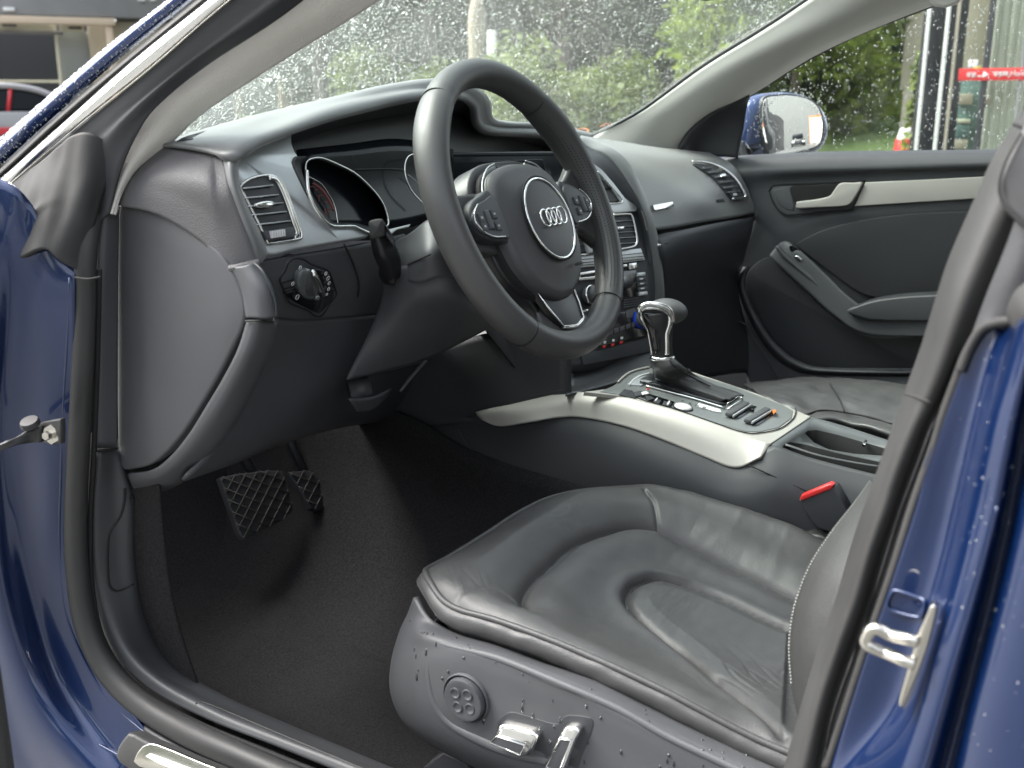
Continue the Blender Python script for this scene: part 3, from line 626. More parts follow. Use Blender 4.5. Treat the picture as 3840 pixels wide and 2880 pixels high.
# end cap, strip, knee panel
ecp = [(452,765),(520,775),(600,800),(700,848),(800,925),(868,1020),(908,1110),(918,1170),(905,1232),(878,1290),(820,1405),(760,1508),(690,1618),(620,1700),(560,1745),(500,1760),(456,1758),(444,1690),(438,1600),(437,1300),(440,900)]
ec = plate('dash_end_cap', [X(x, y, -.684) for x, y in ecp], M_cap, car, depth=.02, bev=.0035, n=120, bulge=.004)
ec['label'] = 'large teardrop cover on the end of the dashboard'
sheet('end_cap_gap', [[X(x, y, -.675) for x, y in ecp[:17]], [X(x+(20 if x > 500 else 0), y+(14 if y > 1250 else -14), -.668) for x, y in ecp[:17]]], M_seam, ec, nu=60, nv=3, thick=.002)
sheet('lower_strip', [sx([(926,1200,-.684),(890,1312,-.686),(832,1425,-.686),(772,1525,-.686),(705,1632,-.686),(634,1716,-.686),(565,1766,-.686),(478,1778,-.686)]),
      sx([(975,1205,-.680),(940,1318,-.682),(860,1475,-.682),(780,1600,-.682),(712,1690,-.682),(640,1762,-.682),(566,1800,-.682),(486,1802,-.684)]),
      sx([(1026,1209,-.652),(995,1322,-.655),(900,1520,-.658),(806,1665,-.660),(722,1752,-.662),(642,1814,-.662),(562,1838,-.664),(500,1832,-.672)]),
      sx([(1040,1212,-.630),(1010,1330,-.63),(915,1530,-.635),(820,1680,-.635),(735,1770,-.635),(650,1830,-.635),(566,1848,-.64),(505,1840,-.65)])], M_cap, da, nu=60, nv=20, thick=.004)
tube('strip_top_edge', sx([(920,1204,-.686),(975,1203,-.682),(1024,1207,-.654)]), .0012, M_gait, da, n=12, sides=6)
sheet('dash_corner', [sx([(868,1004,-.683),(905,1095,-.683),(922,1192,-.684)]), sx([(915,996,-.680),(965,1085,-.682),(985,1194,-.682)]), sx([(948,984,-.672),(1008,1085,-.672),(1032,1190,-.668)]), sx([(968,980,-.650),(1024,1080,-.652),(1044,1190,-.645)])], M_cap, da, nu=24, nv=14, thick=.004)
tube('corner_edge', sx([(952,985,-.673),(988,1022,-.675),(1022,1100,-.670),(1034,1150,-.667),(1028,1192,-.668)]), .0012, M_dash, da, n=24, sides=6)
def dlp(l): return [DL(*a) for a in l]
kn = sheet('switch_panel', [dlp([(955,985),(1100,960),(1250,936),(1400,908),(1520,880)]), dlp([(1000,1040,.004),(1110,1030,.004),(1260,1010,.004),(1420,990,.004),(1540,980)]), dlp([(1030,1120,.002),(1130,1120,.002),(1270,1110,.002),(1430,1090,.0),(1560,1080)]), dlp([(1035,1190,-.004),(1140,1200,-.004),(1290,1190,-.004),(1430,1180,-.01),(1580,1180,-.01)])], M_dash, da, nu=40, nv=20, thick=.004)
sheet('knee_panel', [dlp([(1038,1192,-.006),(1150,1196,-.006),(1300,1185,-.008),(1450,1180,-.01),(1620,1180,-.01)]), dlp([(990,1330,-.002),(1130,1340,-.004),(1280,1320,-.004),(1440,1310,-.02),(1620,1300,-.02)]), dlp([(890,1530,.002),(1060,1510,.006),(1230,1480,.002),(1430,1440,-.02),(1620,1420,-.03)]), dlp([(780,1700,.0),(960,1660,.006),(1140,1610,0),(1360,1550,-.02),(1600,1510,-.04)]), dlp([(690,1800,-.01),(868,1738,-.01),(1041,1670,-.02),(1280,1602,-.03),(1560,1560,-.05)]), dlp([(700,1800,-.06),(880,1740,-.06),(1050,1670,-.07),(1290,1600,-.08),(1570,1556,-.1)])], M_lowp, da, nu=50, nv=36, thick=.004)
tube('panel_gap', dlp([(1290,916,.005),(1322,985,.005),(1345,1060,.004),(1342,1112,.002)]), .0011, M_seam, da, n=24, sides=6)
tube('panel_edge', dlp([(1294,916,.005),(1327,985,.005),(1350,1060,.004),(1347,1112,.002)]), .0005, M_cap, da, n=24, sides=6)
# headlamp switch
hl = B('light_switch', 'rotary headlamp switch with a chrome bar')
ho = [(1050,1046),(1070,1016),(1083,985),(1110,969),(1140,974),(1165,990),(1200,1003),(1232,1018),(1245,1045),(1255,1080),(1262,1105),(1240,1135),(1222,1165),(1204,1186),(1180,1184),(1155,1165),(1100,1142),(1082,1128),(1062,1080)]
plate('switch_plate', [DL(x, y, .006) for x, y in ho], M_dash, hl, depth=.012, bev=.003, n=80)
tube('plate_rim', [DL(x, y, .0052) for x, y in ho], .0011, M_seam, hl, closed=True, n=90, sides=6)
plate('switch_face', [DL(x, y, .0075) for x, y in [(1072,1098),(1100,1088),(1126,1070),(1146,1040),(1180,1010),(1222,1024),(1244,1050),(1254,1104),(1226,1150),(1196,1176),(1150,1156),(1092,1126)]], M_gloss, hl, depth=.006, bev=.0015, n=60)
def ell(cx, cy, rx_, ry_, tilt, o): return [DL(cx+rx_*math.cos(t)*math.cos(tilt)-ry_*math.sin(t)*math.sin(tilt), cy+rx_*math.cos(t)*math.sin(tilt)+ry_*math.sin(t)*math.cos(tilt), o) for t in [k*math.pi/20 for k in range(40)]]
plate('dial_base', ell(1160,1068,42,60,-.25,.011), M_chromem, hl, depth=.006, bev=.002)
plate('dial', ell(1160,1068,38,55,-.25,.0145), M_rear, hl, depth=.008, bev=.003)
for x0, y0, x1, y1 in ((1062,1060,1104,1048),(1070,1082,1110,1074),(1088,1118,1122,1106)): tube('button_gap', [DL(x0, y0, .0066), DL(x1, y1, .0066)], .0008, M_seam, hl, sides=5)
for k in range(5): tube('dial_rib', [DL(1138+k*6+0, 1030+k*-2+8, .0148), DL(1152+k*7, 1108+k*1, .0148)], .0007, M_cap, hl, sides=5)
tube('chrome_bar', [DL(1166,1014,.014), DL(1180,1030,.019), DL(1200,1072,.019), DL(1213,1108,.014)], .0027, M_chrome, hl, n=24, sides=12)
A = [V((.35,0,-.94)).normalized(), None]; A[0] = (A[0]-DLn*A[0].dot(DLn)).normalized(); A[1] = DLn.cross(A[0])
plate('dial_pointer', [DL(x, y, .016) for x, y in [(1180,1122),(1200,1112),(1202,1120),(1186,1130)]], M_chromem, hl, depth=.003, bev=.0006)
for x, y, s in ((1222,1026,.005),(1230,1044,.006),(1234,1062,.005),(1232,1084,.005),(1226,1104,.003),(1098,1064,.005),(1115,1114,.007),(1126,1004,.005)):
    tube('switch_symbol', [DL(x, y, .0095)+A[1]*s*.45*math.cos(t*1.05)+A[0]*s*.45*math.sin(t*1.05) for t in range(6)], .0005, M_white, hl, closed=True, sides=5)
tube('button_gap', [DL(x, y, .0095) for x, y in [(1072,1092),(1090,1090),(1122,1086)]], .0007, M_seam, hl, sides=5)
# steering column, lever, adjuster
co = B('steering_column', 'moulded dark shroud around the steering column')
sheet('upper_shroud', [mix([(1480,905,'Y',.15),(1470,960,'Y',.14),(1480,1040,'Y',.13)]), mix([(1540,872,'Y',.115),(1550,960,'Y',.09),(1560,1060,'Y',.085)]), mix([(1610,820,'Y',.09),(1620,940,'Y',.06),(1650,1040,'Y',.055)]), mix([(1720,780,'Y',.08),(1720,900,'Y',.05),(1740,1040,'Y',.05)])], M_lowp, co, nu=20, nv=20, thick=.004)
sheet('lower_shroud', [mix([(1430,1020,'Y',.16),(1428,1120,'Y',.155),(1390,1230,'Y',.165),(1300,1425,'Y',.19)]), mix([(1490,1000,'Y',.12),(1500,1110,'Y',.115),(1480,1240,'Y',.135),(1430,1395,'Y',.17)]), mix([(1560,990,'Y',.088),(1590,1110,'Y',.08),(1610,1220,'Y',.10),(1600,1345,'Y',.14)]), mix([(1650,960,'Y',.06),(1700,1100,'Y',.05),(1760,1190,'Y',.065),(1830,1228,'Y',.09)]), mix([(1750,940,'Y',.06),(1800,1080,'Y',.05),(1850,1150,'Y',.06),(1900,1200,'Y',.09)])], M_lowp, co, nu=30, nv=30, thick=.004)
sheet('shroud_bottom', [mix([(1300,1425,'Y',.19),(1430,1395,'Y',.17),(1600,1345,'Y',.14),(1830,1228,'Y',.09)]), mix([(1300,1430,'Y',.26),(1430,1400,'Y',.26),(1600,1350,'Y',.25),(1830,1235,'Y',.22)])], M_lowp, co, nu=20, nv=6, thick=.003)
tube('shroud_joint', mix([(1528,992,'Y',.1),(1560,978,'Y',.083),(1614,954,'Y',.054)]), .001, M_seam, co, n=12, sides=6)
tube('adjuster_knob', [X(1310,1468,-.42), X(1385,1450,-.40)], .017, M_lowp, co, sides=20)
tube('adjuster_lever', mix([(1500,1468,'Y',.2),(1545,1410,'Y',.19),(1596,1348,'Y',.18)]), [.002,.003,.004], M_cap, co, n=20, sides=8)
sheet('lever_guard', [mix([(1310,1500,'Y',.19),(1400,1490,'Y',.19),(1470,1460,'Y',.2)]), mix([(1340,1545,'Y',.2),(1400,1540,'Y',.2),(1450,1490,'Y',.21)])], M_lowp, co, nu=12, nv=6, thick=.004)

lk = D(1507,1022,1.235)
plate('lever_boot', [D(1486+40*math.cos(t), 1020+50*math.sin(t), 1.256+.006*math.cos(t)) for t in [k*math.pi/14 for k in range(28)]], M_jet, co, depth=.02, bev=.004)
tube('boot_glint', [D(1504,984,1.253), D(1514,1004,1.253), D(1516,1030,1.253), D(1506,1052,1.252)], [.001,.0028,.0028,.001], M_cap, co, n=16)
lv = B('indicator_stalk', 'wedge-tipped indicator stalk')
sheet('stalk_arm', [mix([(1386,885,'D',1.215),(1400,955,'D',1.22),(1425,1010,'D',1.235),(1455,1056,'D',1.245)]), mix([(1410,885,'D',1.203),(1436,950,'D',1.207),(1462,1000,'D',1.22),(1478,1052,'D',1.238)]), mix([(1450,850,'D',1.215),(1486,925,'D',1.22),(1504,985,'D',1.235),(1502,1040,'D',1.25)])], M_jet, lv, nu=20, nv=12, thick=.012)
pts_ = [(1382,838),(1392,826),(1426,820),(1440,832),(1443,880),(1430,888),(1396,895),(1387,880)]
plate('stalk_tip', [D(x, y, 1.198) for x, y in pts_], M_gait, lv, depth=.014, bev=.004, n=30, bulge=.002)
plate('stalk_tip_side', [D(x, y, 1.203) for x, y in [(1438,828),(1452,850),(1484,900),(1478,924),(1446,886)]], M_black, lv, depth=.01, bev=.003)

# ---- centre stack
cs = B('centre_stack', 'centre stack of vents, radio keys and climate dials behind the wheel rim')
_r = X(2430,900,.265); ST = plane(_r, (-.28,-1,.38)); STn = V((-.28,-1,.38)).normalized()
STr = V((1,-.28,0)).normalized(); STu = STn.cross(STr)*1; STu = STu if STu.z > 0 else -STu
def stp(l, off=0): return [ST(x, y, off) for x, y in l]
sheet('stack_body', [stp([(1640,640),(1900,600),(2150,590),(2300,640)], -.02), stp([(1640,800),(1900,800),(2200,800),(2420,800)], -.006), stp([(1700,1000),(1950,1000),(2250,1000),(2450,1000)], -.006), stp([(1800,1200),(2000,1200),(2250,1200),(2455,1140)], -.006), stp([(1950,1400),(2080,1400),(2250,1380),(2440,1290)], -.008)], M_black, cs, nu=20, nv=24, thick=.004)
plate('display_frame', stp([(1560,572),(1640,570),(2094,566),(2160,640),(2200,760),(2000,800),(1560,800)], -.012), M_glassd, cs, depth=.01, bev=.002)
plate('display_glass', stp([(1700,606),(2040,596),(2066,640),(2072,700),(2040,780),(1700,780)], -.010), M_glassd, cs, depth=.004, bev=.001)
tube('display_top_edge', stp([(1560,579),(1640,577),(1860,574),(2092,572)], -.008), .0011, M_lowp, cs, n=12)
tube('display_line', stp([(1810,606),(2035,598),(2052,650),(2066,710)], -.008), .0006, M_lowp, cs, sides=5)
tube('trim_stem', stp([(1660,604),(1690,620),(1730,645),(1775,676)], -.012), .0042, M_alud, cs, n=14, flat=.4, ref=STn)
rt = [(2226,612),(2262,640),(2300,684),(2345,742),(2392,776),(2386,792),(2300,800),(2220,806),(2100,820),(2100,790),(2200,782),(2284,768),(2330,756),(2290,700),(2240,645)]
plate('silver_trim', stp(rt, .002), M_alud, cs, depth=.006, bev=.0012)
tube('trim_inner_edge', stp([(2242,642),(2290,697),(2336,754),(2286,764)], .003), .0012, M_chromem, cs, n=20)
plate('trim_infill', stp([(2240,648),(2286,700),(2328,752),(2284,762),(2225,768),(2200,660)], -.001), M_lowp, cs, depth=.004, bev=.0006)
plate('card_slot', stp([(2268,704),(2298,702),(2300,708),(2270,711)], .001), M_seam, cs, depth=.002, bev=.0002)
cv = [(2290,806),(2362,802),(2374,820),(2388,880),(2390,912),(2380,924),(2330,934),(2290,938)]
plate('vent_well', stp(cv, .0), M_black, cs, depth=.006, bev=.0005)
tube('vent_frame', stp([(2300,806),(2358,803),(2370,812),(2380,850),(2388,895),(2386,915),(2372,926),(2325,935)], .002), .0022, M_chromem, cs, n=40)
for k in range(5):
    y = 828+k*21; f = stp([(2296,y+3),(2376+k*2.4,y-2)], .002)
    sheet('slat', [f, [p-STn*.012+V((0,0,.004)) for p in f]], M_gloss, cs, nu=4, nv=3, thick=.0014)
    tube('slat_edge', f, .0005, M_alud, cs, sides=5)
plate('vent_tab', stp([(2316,852),(2340,848),(2342,857),(2318,861)], .005), M_chrome, cs, depth=.004, bev=.0008)
plate('vent_well', stp([(2080,840),(2170,830),(2215,850),(2232,945),(2130,962),(2080,960)], .0), M_black, cs, depth=.006, bev=.0005)
for k in range(5):
    y = 858+k*21; f = stp([(2090,y+3),(2216,y-2)], .002)
    sheet('slat', [f, [p-STn*.012+V((0,0,.004)) for p in f]], M_gloss, cs, nu=4, nv=3, thick=.0014)
plate('vent_divider', stp([(2166,836),(2186,832),(2204,856),(2218,892),(2232,944),(2208,948),(2196,902),(2178,862)], .006), M_alud, cs, depth=.006, bev=.001)
boxes('divider_hole', [(ST(x, y, .0065), (.004,.0015,.004), None) for x, y in ((2188,858),(2200,880),(2204,896),(2212,915))], M_seam, cs)
plate('silver_bar', stp([(2150,958),(2234,948),(2300,942),(2404,930),(2420,975),(2300,990),(2236,998),(2150,1004)], -.002), M_alud, cs, depth=.004, bev=.001)
tube('silver_bar_edge', stp([(2150,960),(2234,950)], .001), .0018, M_chromem, cs); 
for y in (968,980,990): tube('bar_groove', stp([(2150,y+8),(2236,y),(2300,y-8),(2412,y-20)], -.0015), .0006, M_seam, cs, sides=5)
plate('chrome_key', stp([(2360,988),(2388,984),(2390,1006),(2362,1010)], .003), M_chromem, cs, depth=.004, bev=.001)
plate('chrome_key', stp([(2338,992),(2352,990),(2353,1000),(2339,1002)], .002), M_chromem, cs, depth=.004, bev=.0008)
plate('disc_slot', stp([(2156,1030),(2166,1024),(2240,1012),(2300,1004),(2300,1012),(2240,1022),(2176,1032),(2176,1042),(2240,1034),(2300,1026),(2300,1034),(2240,1046),(2158,1052)], .002), M_chromem, cs, depth=.003, bev=.0005)
plate('radio_display', stp([(2290,1020),(2386,1012),(2396,1110),(2300,1126)], .0), M_gloss, cs, depth=.003, bev=.0006)
for k in range(5):
    y = 1030+k*18; x = 2390+k*2
    plate('radio_key', stp([(x,y-7),(x+30,y-10),(x+32,y+3),(x+2,y+6)], .003), M_alud if k in (0,4) else M_lowp, cs, depth=.003, bev=.0007)
    plate('key_print', stp([(x+8,y-4),(x+20,y-5),(x+20,y-1),(x+8,y)], .0034), M_white, cs, depth=.0004, bev=.0001)
tube('volume_knob', [ST(2212,1110,-.002), ST(2224,1106,.02)], .016, M_lowp, cs, sides=24)
lathe('knob_rim', [(.0155,.001),(.0168,0),(.0165,-.003)], ST(2224,1106,.02), STn, M_chromem, cs, seg=30)
tube('climate_knob', [ST(2344,1060,-.002), ST(2350,1058,.012)], .011, M_lowp, cs, sides=20)
for k in range(6):
    y = 1094+k*16; plate('climate_key', stp([(2112+k*8,y),(2136+k*8,y-4),(2140+k*8,y+7),(2116+k*8,y+11)], .002), M_lowp, cs, depth=.003, bev=.0006)
    plate('key_print', stp([(2120+k*8,y+2),(2130+k*8,y+1),(2130+k*8,y+4),(2120+k*8,y+5)], .0025), M_white, cs, depth=.0004, bev=.0001)
plate('warning_mark', stp([(2143,1076),(2150,1075),(2151,1094),(2145,1095)], .003), M_red, cs, depth=.001, bev=.0002)
for k in range(4): tube('louvre', stp([(2340,1126+k*9),(2430,1110+k*9)], .0), .0012, M_lowp, cs, sides=5)
plate('silver_key', stp([(2172,1166),(2206,1158),(2208,1166),(2176,1174)], .002), M_chromem, cs, depth=.003, bev=.0006)
plate('climate_panel', stp([(2230,1190),(2440,1150),(2440,1255),(2250,1300)], .001), M_gloss, cs, depth=.004, bev=.001)
plate('fan_display', stp([(2350,1166),(2384,1152),(2372,1190),(2352,1192)], .003), M_cap, cs, depth=.002, bev=.0005)
lathe('temperature_dial', [(0,.012),(.010,.012),(.013,.010),(.014,0)], ST(2396,1200,.0), STn, M_cap, cs, seg=28)
lathe('dial_ring', [(.0145,.006),(.016,.005),(.0165,0)], ST(2396,1200,.0), STn, mat('blue_lit_ring', (.01,.05,.45), .3), cs, seg=28)
for k in range(7):
    x = 2262+k*22; y = 1258-k*8
    plate('climate_key', stp([(x,y-8),(x+15,y-14),(x+16,y+2),(x+1,y+8)], .003), M_lowp, cs, depth=.003, bev=.0006)
for x, y in ((2268,1300),(2300,1293),(2332,1284)):
    plate('red_lamp', stp([(x-5,y-4),(x+5,y-6),(x+5,y+3),(x-5,y+5)], .004), M_red, cs, depth=.002, bev=.0004)
    plate('key_print', stp([(x-4,y-20),(x+5,y-22),(x+5,y-13),(x-4,y-11)], .004), M_white, cs, depth=.0004, bev=.0001)
plate('lower_drawer', stp([(2180,1330),(2440,1262),(2440,1320),(2300,1350),(2190,1372)], -.004), M_black, cs, depth=.004, bev=.002)
# right-hand arch framing the stack
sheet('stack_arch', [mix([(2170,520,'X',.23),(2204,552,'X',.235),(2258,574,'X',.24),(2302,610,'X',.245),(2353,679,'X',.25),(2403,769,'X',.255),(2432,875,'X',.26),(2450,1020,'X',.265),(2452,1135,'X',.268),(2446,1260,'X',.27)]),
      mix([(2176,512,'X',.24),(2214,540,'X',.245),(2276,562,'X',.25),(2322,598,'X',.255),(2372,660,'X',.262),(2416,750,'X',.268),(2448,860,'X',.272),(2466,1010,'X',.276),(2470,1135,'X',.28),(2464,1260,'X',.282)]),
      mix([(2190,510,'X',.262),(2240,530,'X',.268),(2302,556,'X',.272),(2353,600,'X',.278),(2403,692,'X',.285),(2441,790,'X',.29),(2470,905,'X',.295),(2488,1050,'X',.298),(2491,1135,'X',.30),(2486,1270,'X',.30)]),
      mix([(2210,530,'X',.30),(2260,556,'X',.30),(2320,590,'X',.31),(2370,640,'X',.315),(2412,722,'X',.32),(2446,810,'X',.325),(2472,915,'X',.325),(2486,1050,'X',.33),(2488,1135,'X',.33),(2480,1270,'X',.33)])], M_dash_lit, da, nu=60, nv=16, thick=.004)
sheet('arch_inner_wall', [mix([(2170,520,'X',.23),(2204,552,'X',.235),(2258,574,'X',.24),(2302,610,'X',.245),(2353,679,'X',.25),(2403,769,'X',.255),(2432,875,'X',.26),(2450,1020,'X',.265),(2446,1260,'X',.27)]),
      [p-STn*.01 for p in stp([(2150,600),(2190,625),(2232,650),(2280,690),(2340,740),(2394,800),(2424,890),(2440,1020),(2440,1260)])]], M_black, da, nu=40, nv=5, thick=.002)
# passenger side
pd = sheet('passenger_pad', [sx([(2180,508,.27),(2330,530,.42),(2450,550,.56),(2560,562,.655),(2660,572,.70)]), sx([(2285,566,.278),(2400,585,.40),(2520,600,.52),(2640,603,.62),(2748,618,.69)]), sx([(2372,660,.29),(2460,670,.38),(2580,685,.50),(2700,695,.60),(2800,700,.69)]), sx([(2425,770,.29),(2510,765,.38),(2620,755,.49),(2730,765,.60),(2824,765,.69)]), sx([(2458,862,.29),(2540,850,.38),(2640,832,.49),(2740,815,.59),(2828,799,.69)])], M_dash_lit, da, nu=50, nv=40, thick=.006)
sheet('pad_gap', [sx([(2458,862,.30),(2640,832,.50),(2828,799,.70)]), sx([(2462,885,.31),(2640,856,.51),(2828,820,.71)])], M_seam, da, nu=12, nv=3, thick=.003)
sheet('glovebox', [sx([(2458,880,.295),(2560,862,.385),(2700,834,.54),(2830,812,.69)]), sx([(2476,930,.285),(2570,918,.38),(2700,900,.53),(2815,885,.67)]), sx([(2486,1000,.30),(2580,990,.41),(2700,980,.56),(2790,970,.69)]), sx([(2490,1150,.36),(2590,1150,.48),(2700,1130,.62),(2770,1100,.72)]), sx([(2490,1420,.42),(2620,1420,.55),(2760,1400,.68),(2850,1400,.74)])], M_black, da, nu=30, nv=26, thick=.006)
tube('glovebox_lock', sx([(2466,920,.282),(2482,918,.30),(2500,912,.315)]), .0022, M_chrome, da, sides=8)
tube('glovebox_handle', sx([(2470,972,.292),(2500,968,.325),(2532,954,.36)]), .002, M_lowp, da, sides=8, n=10)
pv = B('air_vent', 'curved air vent at the far end of the dashboard')
PV = plane(X(2700,690,.60), (-.25,-1,.5)); PVn = V((-.25,-1,.5)).normalized()
_n = (X(2800,700,.69)-X(2580,685,.50)).cross(X(2640,603,.62)-X(2730,765,.60)).normalized(); _n = _n if _n.dot(CP-X(2700,690,.6)) > 0 else -_n
PSF = surf(pd); PVn = _n
def PV(x, y, o=0): return PSF(x, y, o-.006)
plate('vent_well', [PV(x, y, .009) for x, y in [(2597,618),(2650,622),(2700,640),(2744,674),(2768,706),(2784,742),(2740,748),(2700,702),(2671,669),(2635,644)]], M_black, pv, depth=.02, bev=.0008, n=60)
tube('vent_frame', [PV(x, y, .011) for x, y in [(2592,612),(2640,616),(2694,633),(2738,664),(2767,698),(2788,738),(2776,745),(2738,749)]], [.002,.003,.0034,.003,.0026], M_chromem, pv, n=50)
for (a, b_) in (((2630,640),(2662,637)),((2652,656),(2698,651)),((2676,673),(2728,667)),((2694,692),(2744,686)),((2708,711),(2758,705)),((2722,727),(2766,722))):
    tube('slat', [PV(*a, .012), PV(*b_, .012)], .0028, M_lowp, pv, flat=.5, sides=8, ref=PVn)
plate('vent_tab', [PV(x, y, .016) for x, y in [(2690,664),(2708,661),(2712,670),(2692,673)]], M_chrome, pv, depth=.005, bev=.001)
plate('thumb_panel', [PV(x, y, .012) for x, y in [(2726,728),(2770,722),(2778,740),(2740,745)]], M_lowp, pv, depth=.005, bev=.001)
plate('thumb_wheel', [PV(x, y, .014) for x, y in [(2740,730),(2750,729),(2752,737),(2742,738)]], M_white, pv, depth=.002, bev=.0004)
_pp = lambda x, y, o=0: PV(x, y, o)
PB = plane(X(2475,775,.345), (X(2640,832,.49)-X(2458,862,.29)).cross(X(2425,770,.29)-X(2458,862,.29)).normalized()*(1))
PSF = surf(pd)
bd = plate('badge', [PSF(x, y, .0070) for x, y in [(2436,774),(2512,761),(2517,780),(2444,794)]], M_chromem, da, depth=.004, bev=.001)
_c = PSF(2700,754,.0006); _u = (PSF(2700,744,.0006)-_c).normalized(); _r2 = (PSF(2716,752,.0006)-_c).normalized()
text('airbag_lettering', 'AIRBAG', _c, _r2, _u, .010, M_seam, da)
# ---- far side: black mirror corner and lower dash end
sheet('mirror_corner', [sx([(2552,566,.665),(2592,491,.665),(2665,431,.67),(2740,390,.675),(2812,360,.68)]), sx([(2600,580,.70),(2650,520,.70),(2700,460,.695),(2760,410,.69),(2812,372,.69)]), sx([(2765,592,.715),(2775,540,.715),(2790,470,.71),(2800,410,.70),(2812,364,.695)])], M_black, car, nu=20, nv=14, thick=.01)
sheet('dash_side_filler', [sx([(2640,572,.72),(2745,612,.73),(2800,690,.73),(2830,790,.73),(2815,900,.73),(2770,1000,.74)]), sx([(2700,590,.80),(2830,640,.80),(2900,700,.8),(2900,800,.80),(2880,900,.80),(2840,1000,.8)])], M_black, car, nu=16, nv=6, thick=.004)
# ================================================================== STEERING WHEEL
WC = V((-.3507,-.0048,.7594)); WT = .4237
Wn = V((0,-math.cos(WT),math.sin(WT))); W1 = V((1,0,0)); W2 = V((0,math.sin(WT),math.cos(WT)))
def wp(a, b, h=0): return WC+W1*a+W2*b+Wn*h
def WPL(x, y, h=0): return onpl(x, y, WC+Wn*h, Wn)
sw = B('steering_wheel', 'three-spoke black leather steering wheel with a four-ring emblem')
def rimrad(t):   # slightly flattened foot
    return .172-.004*max(0, -math.sin(t))**6
N = 144; sides = 28; vs = []; fs = []
for i in range(N):
    t = 2*math.pi*i/N; R_ = rimrad(t); c, s = math.cos(t), math.sin(t)
    grip = math.exp(-((math.degrees(t)-38)/16)**2)+math.exp(-((math.degrees(t)-142)/16)**2)
    seam = min(abs((math.degrees(t)-a+180) % 360-180) for a in (52,128,232,308))
    g = .0016*math.exp(-(seam/.55)**2)
    for k in range(sides):
        u = 2*math.pi*k/sides
        ru = .0165+.0035*abs(math.cos(u))*0+.0022*math.sin(u)**2
        ru += .0018*grip-g
        vs.append(wp((R_+ru*math.cos(u))*c, (R_+ru*math.cos(u))*s, ru*1.04*math.sin(u)))
for i in range(N):
    for k in range(sides): a, b = i*sides, ((i+1) % N)*sides; t = (k+1) % sides; fs.append((a+k, b+k, b+t, a+t))
if not facing(vs, fs): fs = [f[::-1] for f in fs]
rim = mk('rim', vs, fs, M_wheel, sw)
for dg in (52,128,232,308):
    t = math.radians(dg); R_ = rimrad(t)
    tube('rim_seam', [wp((R_+.0176*math.cos(u))*math.cos(t), (R_+.0176*math.cos(u))*math.sin(t), .0176*1.06*math.sin(u)) for u in [2*math.pi*k/24 for k in range(24)]], .0008, M_seam, sw, closed=True, sides=5)
# perforations of the inner rim, right and upper parts
vs = []; fs = []
for dg in list(np.arange(-48, 49, 1.5)):
    t = math.radians(dg)
    for q, uu in enumerate((112, 126, 140, 154, 168)):
        if abs(dg) > 44 and q > 2: continue
        u = math.radians(uu); tt = t+math.radians(.75 if q % 2 else 0); R_ = rimrad(tt); ru = .0183
        er = V((0,0,0))+W1*math.cos(tt)+W2*math.sin(tt); et = -W1*math.sin(tt)+W2*math.cos(tt)
        p = WC+er*(R_+ru*math.cos(u))+Wn*ru*1.04*math.sin(u); nn = (er*math.cos(u)+Wn*math.sin(u)).normalized(); e2 = nn.cross(et); b = len(vs)
        for k in range(6): vs.append(p+nn*.0003+(et*math.cos(k*1.047)+e2*math.sin(k*1.047))*.0008)
        fs.append(tuple(range(b, b+6)))
tag(mk('perforation', vs, fs, M_seam, sw, smooth=False), kind='stuff')
# hub
HC = (.0,-.022)
_HB = [(-.062,.052),(-.040,.066),(0,.071),(.040,.066),(.062,.052),(.073,.02),(.074,-.01),(.066,-.045),(.045,-.073),(.018,-.088),(0,-.09),(-.018,-.088),(-.045,-.073),(-.066,-.045),(-.074,-.01),(-.073,.02)]
hub = [(a*1.15-.002, b*1.06+.0) for a, b in _HB]
def hp_(l, h, s=1): return [wp(HC[0]+a*s, HC[1]+.004+b*s, h) for a, b in l]
plate('airbag_cover', hp_(hub, .012), M_hub, sw, depth=.05, bev=.013, n=80, bulge=.012, nrm=Wn, steps=6)
plate('airbag_gap', hp_(hub, -.004, 1.04), M_seam, sw, depth=.02, bev=.004, n=60, nrm=Wn)
base = [(-.090,.052),(-.058,.080),(0,.086),(.058,.080),(.090,.052),(.092,0),(.085,-.05),(.05,-.09),(.03,-.135),(-.03,-.135),(-.05,-.09),(-.085,-.05),(-.092,0)]
plate('hub_shell', hp_(base, -.012), M_jet, sw, depth=.03, bev=.006, n=80, nrm=Wn)
# emblem disc, ring and four rings
EC = wp(HC[0], HC[1]+.003, .0235); ring = [EC+W1*0.0495*math.cos(t)+W2*0.0495*math.sin(t) for t in [2*math.pi*k/64 for k in range(64)]]
lathe('emblem_disc', [(0,.0035),(.02,.003),(.040,.0018),(.048,0),(.048,-.01)], EC-Wn*.001, Wn, M_hub, sw, seg=64)
tube('emblem_ring', [p-Wn*.0006 for p in ring], .0016, M_chrome, sw, closed=True, sides=10)
tube('emblem_groove', [EC-Wn*.0008+(p-EC)*1.055 for p in ring], .0012, M_seam, sw, closed=True, sides=6)
for k in range(4):
    c = EC+W1*(k-1.5)*.0128+Wn*(.0046+.0004*(k % 2))-W2*.0
    tube('emblem_link', [c+W1*.0102*math.cos(t)+W2*.0102*math.sin(t) for t in [2*math.pi*q/36 for q in range(36)]], 0.00125, M_chrome, sw, closed=True, sides=8)
text('airbag_lettering', 'AIRBAG', wp(HC[0]+.03, HC[1]-.058, .0215), W1, W2, .006, M_seam, sw, ext=.0002)
